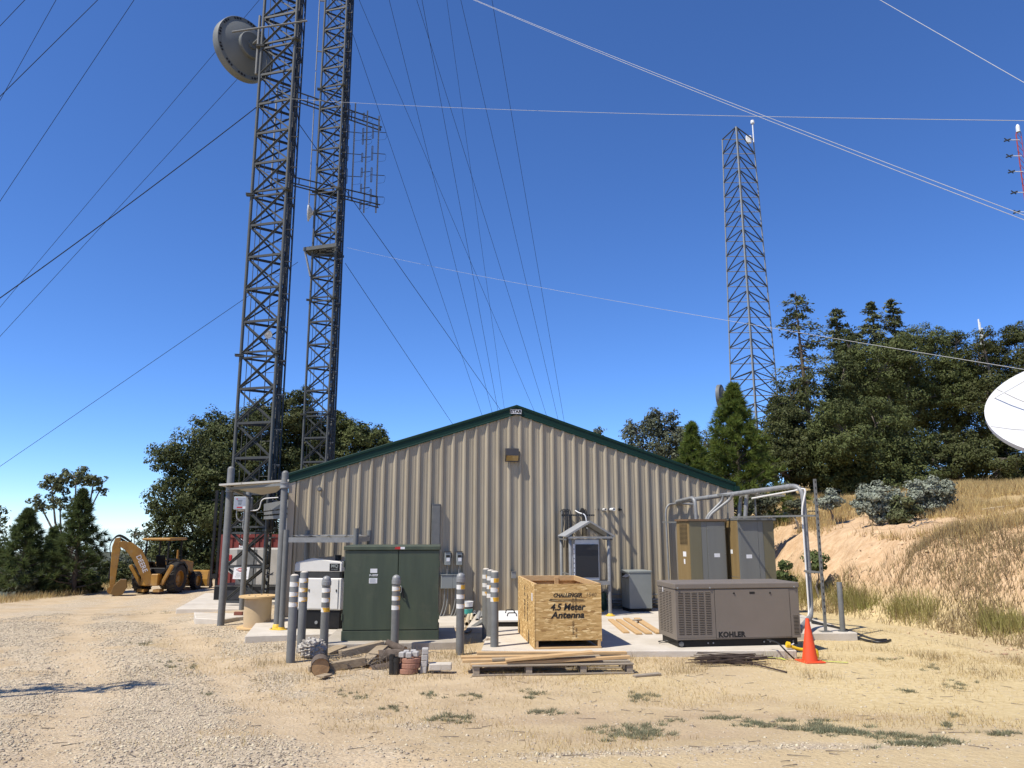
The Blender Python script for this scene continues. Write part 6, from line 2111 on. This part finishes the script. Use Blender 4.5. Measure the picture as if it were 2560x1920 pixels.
# ------------------------------------------------------------------ big satellite dish at the right edge
DC = at(2752, 1004, 17.2)
DA = Vector((-.38, -.50, .78)).normalized()
DM = T(*DC) @ DA.to_track_quat('Z', 'Y').to_matrix().to_4x4()
gz_ = Hf(DC.x + .5, DC.y + .6)
t = thing('satellite_dish', 'big white satellite dish cut off by the right picture edge', 'satellite dish', (DC.x + .5, DC.y + .6, gz_))
RD, DD = 2.28, .62
prf = [(RD * f, -DD + DD * f * f) for f in (.02, .2, .4, .6, .8, 1.0)]
n = 64
o = MB().lathe(prf + [(RD * 1.005, .0), (RD * 1.005, -.11), (RD * .985, -.115)] + [(RD * f, -DD + DD * f * f - .10) for f in (.8, .6, .4, .2, .02)], n, DM).build('reflector', DISHW, t, smooth=True, world=True)
for k in range(8):
    a = 2 * math.pi * k / 8 + .33
    b = MB()
    pts = [DM @ Vector((RD * f * math.cos(a), RD * f * math.sin(a), -DD + DD * f * f + .0045)) for f in (.05, .2, .4, .6, .8, .995)]
    sd_ = DM.to_3x3() @ Vector((-math.sin(a), math.cos(a), 0)) * .012
    for p, q in zip(pts[:-1], pts[1:]): b.quad(p - sd_, p + sd_, q + sd_, q - sd_)
    b.build('panel_seam', SEAM, o, world=True)
fpt = DM @ Vector((0, 0, 1.55))
for k in range(3):
    a = 2 * math.pi * k / 3 + .75
    MB().tube(DM @ Vector((RD * .96 * math.cos(a), RD * .96 * math.sin(a), -.04)), fpt, .022, n=8).build('feed_strut', WHITE, t, world=True, smooth=True)
MB().lathe([(.001, 1.35), (.09, 1.38), (.11, 1.65), (.001, 1.7)], 16, DM).build('feed_horn', WHITE, t, world=True, smooth=True)
hub_ = DM @ Vector((0, 0, -DD - .25))
MB().tube(DM @ Vector((0, 0, -DD - .05)), hub_, .35, .22, n=20).build('hub', GALV2, t, world=True, smooth=True)
MB().tube((hub_.x, hub_.y, gz_ - .3), (hub_.x, hub_.y, hub_.z + .1), .16, n=20).build('pedestal', GALV2, t, world=True, smooth=True)
pl_ = at(2452, 1226, 23.5); pr2 = at(2543, 1225, 23.9)
pl_.z = Hf(pl_.x, pl_.y) + .06; pr2.z = Hf(pr2.x, pr2.y) + .06
plank('pale timber lying on the bank top at the right', pl_, pr2, .16, .10, mat('pale_timber', (.62, .52, .34), .8), None, 'timber', 'timber')

# ------------------------------------------------------------------ trees
def lb(px, py, rx, ry, Y, ky=1.0):
    c = at(px, py, Y); k = Y / 1900 * 1.0
    return (c.x, c.y, c.z, rx * k, (rx + ry) / 2 * k * ky, ry * k)


def gbase(px, Y, dz=0.0):
    c = at(px, 1300, Y)
    return (c.x, c.y, Hf(c.x, c.y) + dz)


# left side
broadleaf('oak_tree', 'large dark evergreen oak behind the front tower', gbase(575, 50),
          [lb(520, 1155, 110, 85, 49), lb(455, 1255, 90, 70, 48), lb(600, 1090, 90, 70, 50), lb(560, 1260, 130, 100, 49), lb(470, 1170, 60, 55, 49), lb(640, 1180, 90, 90, 50), lb(500, 1360, 90, 75, 49), lb(620, 1340, 110, 90, 50), lb(545, 1440, 110, 55, 50), lb(408, 1300, 45, 40, 48), lb(530, 1060, 50, 40, 50), lb(660, 1040, 55, 45, 51), lb(420, 1380, 50, 40, 48)],
          120000, .16, OAK, tr=.4, shell=.35, dens=6, satellites=3)
broadleaf('oak_tree', 'dark oak whose crown rises between the two lattice towers', gbase(745, 53),
          [lb(735, 1050, 75, 62, 52), lb(700, 1130, 80, 80, 52), lb(790, 1100, 70, 70, 53), lb(740, 1220, 120, 90, 52), lb(760, 1010, 40, 36, 52)],
          60000, .16, OAKD, tr=.35, shell=.35, dens=6, satellites=3)
broadleaf('oak_tree', 'olive oak showing above the left roof slope right of the towers', gbase(890, 55),
          [lb(880, 1105, 62, 50, 54), lb(930, 1100, 44, 42, 55), lb(860, 1190, 90, 80, 54), lb(960, 1140, 34, 36, 55), lb(850, 1060, 36, 32, 54)],
          42000, .155, OAK2, tr=.35, shell=.4, dens=6, satellites=3)
pine('pine_tree', 'tallest young pine left of the backhoe', gbase(200, 37, -.3), at(200, 1228, 37).z - Hf(at(200, 1300, 37).x, 37) + .3, 2.0, NEEDLED, 600, 34, .44, .016, 'young pines at the left')
pine('pine_tree', 'young pine at the left edge beside the tallest one', gbase(68, 36, -.3), at(66, 1278, 36).z - Hf(at(68, 1300, 36).x, 36) + .3, 2.0, NEEDLED, 520, 34, .44, .016, 'young pines at the left')
pine('pine_tree', 'small young pine filling the gap between two taller ones', gbase(138, 38, -.3), at(138, 1322, 38).z - Hf(at(138, 1300, 38).x, 38) + .3, 1.2, NEEDLED, 260, 34, .40, .016, 'young pines at the left')
broadleaf('broadleaf_tree', 'airy pale leaved tree rising behind the left pines', gbase(190, 48),
          [lb(190, 1195, 55, 26, 48), lb(130, 1220, 40, 26, 48), lb(100, 1262, 30, 24, 48), lb(235, 1200, 32, 20, 48), lb(150, 1255, 40, 20, 48), lb(250, 1225, 18, 14, 48)],
          4200, .17, PALELEAF, tr=.16, shell=.3, twigs=12, dens=2.0, satellites=2)
broadleaf('broadleaf_tree', 'pale airy tree behind the backhoe canopy', gbase(350, 58),
          [lb(335, 1340, 26, 20, 57), lb(375, 1345, 30, 24, 58), lb(345, 1385, 40, 30, 57), lb(395, 1390, 34, 30, 58), lb(370, 1430, 50, 30, 57)],
          3400, .16, PALELEAF, tr=.12, shell=.3, twigs=10, dens=2.2)
broadleaf('broadleaf_tree', 'dark tree fragment at the extreme left edge', gbase(-30, 42),
          [lb(-30, 1330, 50, 55, 42), lb(-10, 1400, 45, 50, 42), lb(-60, 1280, 40, 30, 42)], 3500, .16, OAK, tr=.15)
sh = 'scrub under the left trees'
for i, (px, py, rx, ry, Y, lm, lab) in enumerate(((30, 1455, 55, 26, 36, GREYLEAF, 'grey scrub bush at the left edge under the pines'), (120, 1462, 55, 24, 37, OAK, 'green scrub bush under the tallest left pine'),
                                                  (210, 1455, 45, 28, 38, OAKD, 'dark scrub bush left of the backhoe'), (285, 1440, 40, 34, 43, OAK, 'scrub bush behind the backhoe stick'),
                                                  (400, 1440, 60, 36, 46, OAKD, 'dark scrub behind the backhoe wheels'), (480, 1430, 50, 40, 47, OAK, 'scrub behind the backhoe loader bucket'),
                                                  (300, 1425, 60, 40, 50, GREYLEAF, 'pale scrub on the slope behind the backhoe boom'), (340, 1445, 60, 34, 52, OAKD, 'dark scrub on the slope between backhoe boom and seat'))):
    broadleaf('scrub_bush', lab, gbase(px, Y, -.1), [lb(px, py, rx, ry, Y), lb(px + rx * .5, py + 6, rx * .6, ry * .8, Y - .4)], 3800, .13, lm, 'bush', sh, tr=.05, shell=.3)

# off-frame tree on the left whose limb shades the drive
broadleaf('oak_tree', 'oak standing outside the left edge, its limb shading the drive', (-15.5, 7.0, Hf(-15.5, 7)),
          [(-10.1, 9.3, 6.3, 1.0, .35, .35), (-9.0, 9.5, 6.2, .75, .22, .25), (-11.3, 9.0, 6.3, .9, .5, .5), (-14, 7.5, 7.5, 2.2, 1.6, 1.4), (-16.5, 7, 8, 2, 2, 1.8)], 9000, .13, OAK, tr=.3)

# right side
broadleaf('broadleaf_tree', 'grey green broadleaf behind the right roof slope', gbase(1650, 47),
          [lb(1590, 1085, 42, 34, 46), lb(1655, 1070, 50, 46, 47), lb(1610, 1140, 55, 50, 46), lb(1690, 1110, 60, 60, 47), lb(1680, 1180, 70, 60, 47), lb(1635, 1052, 22, 18, 47), lb(1745, 1120, 55, 50, 48), lb(1800, 1160, 70, 60, 48), lb(1860, 1190, 60, 50, 48)],
          30000, .145, GREYLEAF, tr=.25, shell=.45)
broadleaf('broadleaf_tree', 'tiny leafy crown tip poking over the roof right of the peak', gbase(1498, 52),
          [lb(1498, 1082, 14, 14, 52), lb(1500, 1130, 22, 30, 52)], 900, .18, GREYLEAF, tr=.1, shell=.3)
pb = gbase(1850, 31)
pine('pine_tree', 'bright green young pine in front of the far tower', pb, at(1846, 966, 31).z - pb[2], 2.9, NEEDLE, 1000, 40, .46, .015, None, .06, .15)
pb = gbase(1738, 30)
pine('pine_tree', 'smaller bright pine leaning out over the roof corner', pb, at(1745, 1062, 30).z - pb[2], 2.0, NEEDLE, 480, 40, .44, .015, None, .08, .10)
c0 = gbase(2040, 42)
conifer('conifer_tree', 'tall sparse conifer with bare lower trunk right of the far tower', c0, at(2016, 728, 42).z - c0[2], 1.9, FIR, 5200, .20, .34, None, .17, .8, .45, 60, (-.25, 0), .55)
for px, py, Y, rad, n, lab in ((2132, 768, 50, 1.9, 9000, 'pointed conifer rising behind the oaks, left of the tallest pair'), (2228, 752, 52, 2.2, 11000, 'left one of the tallest conifer pair behind the oaks'), (2282, 745, 53, 2.3, 11000, 'right one of the tallest conifer pair behind the oaks'),
                               (2180, 830, 47, 2.0, 8000, 'short conifer filling the dip between the pointed ones')):
    c0 = gbase(px, Y)
    conifer('conifer_tree', lab, c0, at(px, py, Y).z - c0[2], rad, FIR, n, .22, .3, 'conifers behind the oaks', .25, 1.0, .2, 80, (0, 0), .7, .1)
ok = 'oaks on the right bank'
for base_px, Y, lobes, nn_, lm, lab in (
        (1985, 38, [(1975, 1010, 50, 55), (1960, 1075, 60, 60), (2010, 1070, 60, 70), (1990, 1150, 75, 70), (1950, 1180, 60, 60), (2020, 960, 28, 30), (1928, 1095, 45, 50), (1905, 1160, 55, 55), (1945, 1035, 32, 36), (2040, 1180, 60, 50)], 22000, OAKD, 'dark bushy oak at the foot of the tall sparse conifer'),
        (2150, 36, [(2120, 1090, 90, 80), (2190, 1060, 80, 70), (2080, 1150, 80, 70), (2160, 1170, 110, 70), (2240, 1140, 80, 75), (2120, 1210, 100, 45), (2230, 1215, 80, 45), (2300, 1200, 60, 45)], 34000, OAK2, 'broad olive oak on the bank right of the tall conifer'),
        (2240, 43, [(2200, 930, 85, 75), (2280, 900, 80, 70), (2330, 960, 80, 80), (2240, 1010, 110, 80), (2160, 970, 70, 70), (2300, 850, 50, 40)], 30000, OAK2, 'tallest oak mass below the conifer tips'),
        (2370, 44, [(2360, 890, 55, 55), (2395, 950, 60, 70), (2350, 1010, 80, 80), (2420, 1040, 80, 90), (2370, 1100, 90, 70), (2390, 860, 28, 30)], 24000, OAK, 'oak behind the dish edge with a bluish gap to its right'),
        (2500, 42, [(2450, 900, 50, 50), (2500, 930, 60, 60), (2550, 890, 60, 65), (2480, 1010, 80, 80), (2560, 1010, 80, 90), (2455, 850, 30, 34), (2590, 840, 60, 50)], 22000, OAKD, 'oak at the right edge above the white dish'),
        (2440, 36, [(2330, 1160, 70, 55), (2400, 1150, 70, 60), (2470, 1170, 80, 60), (2540, 1150, 80, 70), (2600, 1170, 80, 60)], 20000, OAKD, 'low dark oak scrub along the bank top under the dish'),
        (2090, 42, [(2105, 950, 40, 60), (2125, 880, 36, 50), (2100, 1030, 55, 60), (2070, 1100, 60, 60)], 11000, OAK, 'slim oak between the sparse conifer and the broad olive oak')):
    broadleaf('oak_tree', lab, gbase(base_px, Y), [lb(a, b_, c, d, Y + RNG.uniform(-1.2, 1.2)) for a, b_, c, d in lobes], int(nn_ * 2.6), .102, lm, 'tree', ok, tr=.25)
# shrubs on the bank
sg = 'grey shrubs on the bank'
for base_px, Y, lobes, nn_, lm, lab in (
        (2205, 24.5, [(2190, 1240, 45, 36), (2160, 1262, 36, 34), (2225, 1255, 40, 36), (2205, 1285, 50, 26)], 9000, SAGE, 'largest silvery grey shrub on the bank, left half'),
        (2330, 24.5, [(2310, 1225, 48, 38), (2350, 1230, 44, 38), (2290, 1262, 40, 34), (2340, 1268, 40, 26)], 9000, SAGE, 'silvery shrub with exposed dark stem on the bank edge'),
        (2255, 24.0, [(2255, 1270, 34, 34), (2245, 1295, 30, 20)], 4500, PALELEAF, 'yellow green bush between the two silvery shrubs'),
        (2085, 27, [(2085, 1250, 28, 24), (2060, 1255, 20, 20)], 2600, SAGE, 'small round silvery shrub at the bank crest'),
        (1895, 27, [(1890, 1255, 34, 30), (1920, 1250, 30, 26), (1890, 1285, 30, 20)], 4200, GREYLEAF, 'grey brown shrub seen between the conduits above the units'),
        (1990, 27.5, [(1990, 1268, 22, 20)], 1200, GREYLEAF, 'little dark shrub in the dry grass by the slotted post')):
    broadleaf('shrub', lab, gbase(base_px, Y, -.1), [lb(a, b_, c, d, Y) for a, b_, c, d in lobes], nn_, .085, lm, 'bush', sg, TWIG, tr=.05, shell=.4, twigs=8)
for px, py, rx, ry, Y, lab in ((1958, 1435, 20, 26, 21.5, 'dark green sapling beside the right air conditioner'), (2040, 1402, 26, 34, 22.5, 'dark green sapling behind the thick conduit')):
    c = gp(px, py + ry, 0.0)
    broadleaf('sapling', lab, gbase(px, Y, 0), [lb(px, py, rx, ry, Y)], 1300, .09, NEEDLED, 'bush', 'saplings at the bank foot', TWIG, tr=.03, shell=.3)
# exposed roots under the shrub
t = thing('dead_roots', 'tangle of grey exposed roots hanging down the bank under the shrubs', 'roots', at(2290, 1330, 23))
b = MB()
random.seed(21)
for k in range(30):
    p = at(random.uniform(2270, 2320), random.uniform(1300, 1335), 22.6)
    pts = [p]
    for j in range(4):
        p = p + Vector((random.uniform(-.2, .2), -.08, random.uniform(-.22, .06))); pts.append(p)
    b.path(pts, [.018, .014, .010, .007, .004], 5)
b.build('root_mass', TWIG, t, world=True)

# ------------------------------------------------------------------ ground cover
def scatter(n, x0, x1, y0, y1, dens):
    xs = RNG.uniform(x0, x1, n); ys = RNG.uniform(y0, y1, n)
    k = RNG.uniform(0, 1, n) < dens(xs, ys)
    return xs[k], ys[k]


PADS = [(-.7, 5.3, 14.2, 22.0), (5.1, 7.3, 16.3, 22.6), (-3.75, -1.0, 14.9, 20.2), (-6, -3.5, 16.4, 20), (-12, -7, 21.4, 29.5), (-8.6, -6.3, 19.0, 21), (-5.8, 6.6, 19.4, 40), (2.9, 5.6, 14.3, 15.9)]


def offpad(xs, ys):
    m = np.ones(len(xs))
    for a, b_, c, d in PADS:
        m[(xs > a) & (xs < b_) & (ys > c) & (ys < d)] = 0
    return m


def dep(xs, ys): return xs - toe(ys)


# tall brown grass on the bank foot
xs, ys = scatter(150000, 7.5, 19, 9, 27, lambda x, y: np.where((dep(x, y) > -.9) & (dep(x, y) < np.interp(y, [9, 14, 18, 20.5, 22, 24], [9, 8, 4.2, 2.0, .8, .25])), sm(-.7, .5, dep(x, y) + vnoise(x, y, 1.1) * .6 - .3) * (.25 + .75 * sm(.30, .5, vnoise(x, y, .8))), 0) * offpad(x, y))
o = fast_mesh('brown_grass', blades(xs, ys, .28, .009, .8), 3, DRYB); tag(o, 'tall brown dry grass covering the foot of the right bank', 'grass', kind='stuff')
xs, ys = scatter(75000, 7.0, 12.5, 16.0, 25, lambda x, y: np.where((dep(x, y) > -.1) & (dep(x, y) < .7), sm(-.1, .35, dep(x, y)) * sm(.7, .3, dep(x, y)) * sm(.35, .6, vnoise(x + 7, y, .9)), 0) * offpad(x, y))
o = fast_mesh('green_grass', blades(xs, ys, .40, .008, .6), 3, GREENG); tag(o, 'yellow green grass band at the foot of the bare bank', 'grass', kind='stuff')
xs, ys = scatter(150000, 9.0, 24, 19, 38, lambda x, y: np.where(dep(x, y) > 2.0, sm(.25, .6, vnoise(x, y, .6)) * .75, 0))
o = fast_mesh('bank_top_grass', blades(xs, ys, .30, .010, .7), 3, DRY); tag(o, 'straw coloured dry grass on top of the bank', 'grass', kind='stuff')
# stubble in the yard
def yard(x, y):
    r_ = sm(-5.5, 3, x) * .8 + .15
    f = sm(.42, .68, vnoise(x + 3, y, .55) * .7 + vnoise(x, y, 2.1) * .3)
    near = np.exp(-((y - 13.6) / 1.6) ** 2) * sm(-7, -4, x) * 1.0
    return np.clip(f * r_ * .55 + near * .75 * sm(.3, .6, vnoise(x, y, 1.7)), 0, 1) * offpad(x, y) * (dep(x, y) < .6)


xs, ys = scatter(170000, -9, 12, 6.5, 18, yard)
o = fast_mesh('dry_stubble', blades(xs, ys, .055, .0035, 1.3), 3, DRY); tag(o, 'short straw stubble scattered over the yard', 'grass', kind='stuff')
xs, ys = scatter(26000, -6.5, 9, 12.2, 16.6, lambda x, y: yard(x, y) * sm(.55, .75, vnoise(x + 11, y + 5, 1.4)))
o = fast_mesh('dry_tufts', blades(xs, ys, .16, .004, .9), 3, DRYB); tag(o, 'brown grass tufts around the debris heap and bollards', 'grass', kind='stuff')
# leaf litter look at the left verge
xs, ys = scatter(60000, -26, -12, 28, 46, lambda x, y: np.where((x < np.interp(y, [28, 33, 37, 46], [-21.5, -20.6, -20.0, -18.5])) & (vnoise(x, y, .5) > .3), .6, 0))
o = fast_mesh('verge_grass', blades(xs, ys, .30, .010, .7), 3, DRY); tag(o, 'dry verge grass along the far edge of the drive', 'grass', kind='stuff')
# low green weeds
Vw = []
for px, py, rx, ry in ((1115, 1805, 55, 14), (985, 1770, 30, 9), (1590, 1856, 75, 22), (1600, 1835, 40, 8), (1800, 1802, 55, 8), (1905, 1825, 55, 11), (2040, 1845, 85, 20), (2110, 1862, 60, 12), (2300, 1895, 95, 16), (2240, 1872, 45, 8), (2500, 1865, 50, 8),
                       (1600, 1742, 45, 12), (1335, 1735, 40, 9), (1075, 1737, 30, 8), (2400, 1712, 35, 8), (2270, 1730, 30, 6), (860, 1735, 18, 6), (1180, 1742, 30, 8), (1380, 1782, 50, 8), (1690, 1812, 25, 5), (2380, 1796, 18, 7), (2060, 1815, 30, 6), (900, 1742, 22, 5),
                       (520, 1734, 14, 4), (430, 1665, 22, 8), (475, 1668, 16, 6), (360, 1608, 40, 5), (385, 1512, 45, 5), (2375, 1834, 20, 7), (2220, 1650, 30, 6), (2320, 1670, 30, 7)):
    n_ = int(rx * ry * 1.1)
    sc_ = RNG.normal(size=(max(6, int(rx / 3)), 2)) * .62
    a = sc_[RNG.randint(0, len(sc_), n_)] + RNG.normal(size=(n_, 2)) * np.array([.12, .12])
    p = np.array([tuple(gp(px + q[0] * rx, py + q[1] * ry, .05)) for q in a])
    # push onto the terrain along the sight line once
    z = H(p[:, 0], p[:, 1]); k_ = (CAM.z - z) / (CAM.z - .05)
    p[:, 0] *= k_; p[:, 1] *= k_
    Vw.append(blades(p[:, 0], p[:, 1], .034, .0055, 2.4))
o = fast_mesh('low_weeds', np.concatenate(Vw), 3, WEED); tag(o, 'patches of low grey green weeds in the foreground dirt', 'weeds', kind='stuff')

# gravel stones
def stones(xs, ys, s, m, name, label):
    n_ = len(xs)
    z = H(xs, ys)
    base = np.array([(1, 0, 0), (0, 1, 0), (-1, 0, 0), (0, -1, 0), (0, 0, 1), (0, 0, -1)], float)
    tri = np.array([(0, 1, 4), (1, 2, 4), (2, 3, 4), (3, 0, 4), (1, 0, 5), (2, 1, 5), (3, 2, 5), (0, 3, 5)])
    sz = s * np.clip(RNG.lognormal(-.3, .42, (n_, 1, 1)), .3, 2.2) * RNG.uniform(.6, 1.25, (n_, 6, 1)) * np.array([1, 1, .62])
    v = base[None] * sz
    a = RNG.uniform(0, 2 * np.pi, n_); ca, sa = np.cos(a)[:, None], np.sin(a)[:, None]
    vx = v[..., 0] * ca - v[..., 1] * sa; vy = v[..., 0] * sa + v[..., 1] * ca
    v = np.stack([vx + xs[:, None], vy + ys[:, None], v[..., 2] + z[:, None] + s * .12], -1)
    me = bpy.data.meshes.new(name)
    nv = n_ * 6
    me.vertices.add(nv); me.vertices.foreach_set('co', v.astype(np.float32).ravel())
    f = (tri[None] + (np.arange(n_) * 6)[:, None, None]).astype(np.int32).reshape(-1)
    me.loops.add(len(f)); me.loops.foreach_set('vertex_index', f)
    me.polygons.add(len(f) // 3); me.polygons.foreach_set('loop_start', np.arange(0, len(f), 3, dtype=np.int32))
    me.update(calc_edges=True)
    o = link(name, me, m); tag(o, label, 'gravel', kind='stuff')


GRAV = mat('gravel_stone', (.50, .425, .31), .9, 0, (.36, .30, .215), .8, .8, island=.28, spec=.2)


def gdens(x, y):
    n1 = vnoise(x, y, .33) * .6 + vnoise(x + 5, y + 2, 1.1) * .4
    patch = np.exp(-(((x + 2.4) / 1.4) ** 2 + ((y - 6.6) / 1.3) ** 2)) * .9 + np.exp(-(((x + 4.4) / .9) ** 2 + ((y - 11.5) / 4.5) ** 2)) * .55
    patch += np.exp(-(((x - 1.7 - .15 * x) / 2.2) ** 2 + ((y - 6.55) / .22) ** 2)) * .7
    return np.clip(.05 + sm(.5, .72, n1) * .35 * sm(5, -5, x) + patch, 0, 1) * offpad(x, y)


xs, ys = scatter(95000, -8.5, 6, 5.2, 13, lambda x, y: np.clip(.035 + GRAVC(x, y) * .8, 0, 1) * offpad(x, y))
stones(xs, ys, .0135, GRAV, 'gravel', 'grey gravel stones strewn over the near drive')
xs, ys = scatter(40000, -15, -4.2, 12.5, 26, lambda x, y: np.clip(.05 + GRAVC(x, y) * .8, 0, 1) * offpad(x, y))
stones(xs, ys, .019, GRAV, 'far_gravel', 'gravel stones on the drive toward the tower pad')
xs, ys = scatter(7000, 6.5, 15, 12, 27, lambda x, y: np.where(dep(x, y) > -1.5, .35 * sm(.45, .7, vnoise(x, y, 1.2)), 0.02) * offpad(x, y))
stones(xs, ys, .035, mat('soil_clod', (.50, .35, .21), .95, 0, (.36, .24, .14), 1, .8, island=.3), 'soil_clods', 'loose clods of tan soil along the bank foot')
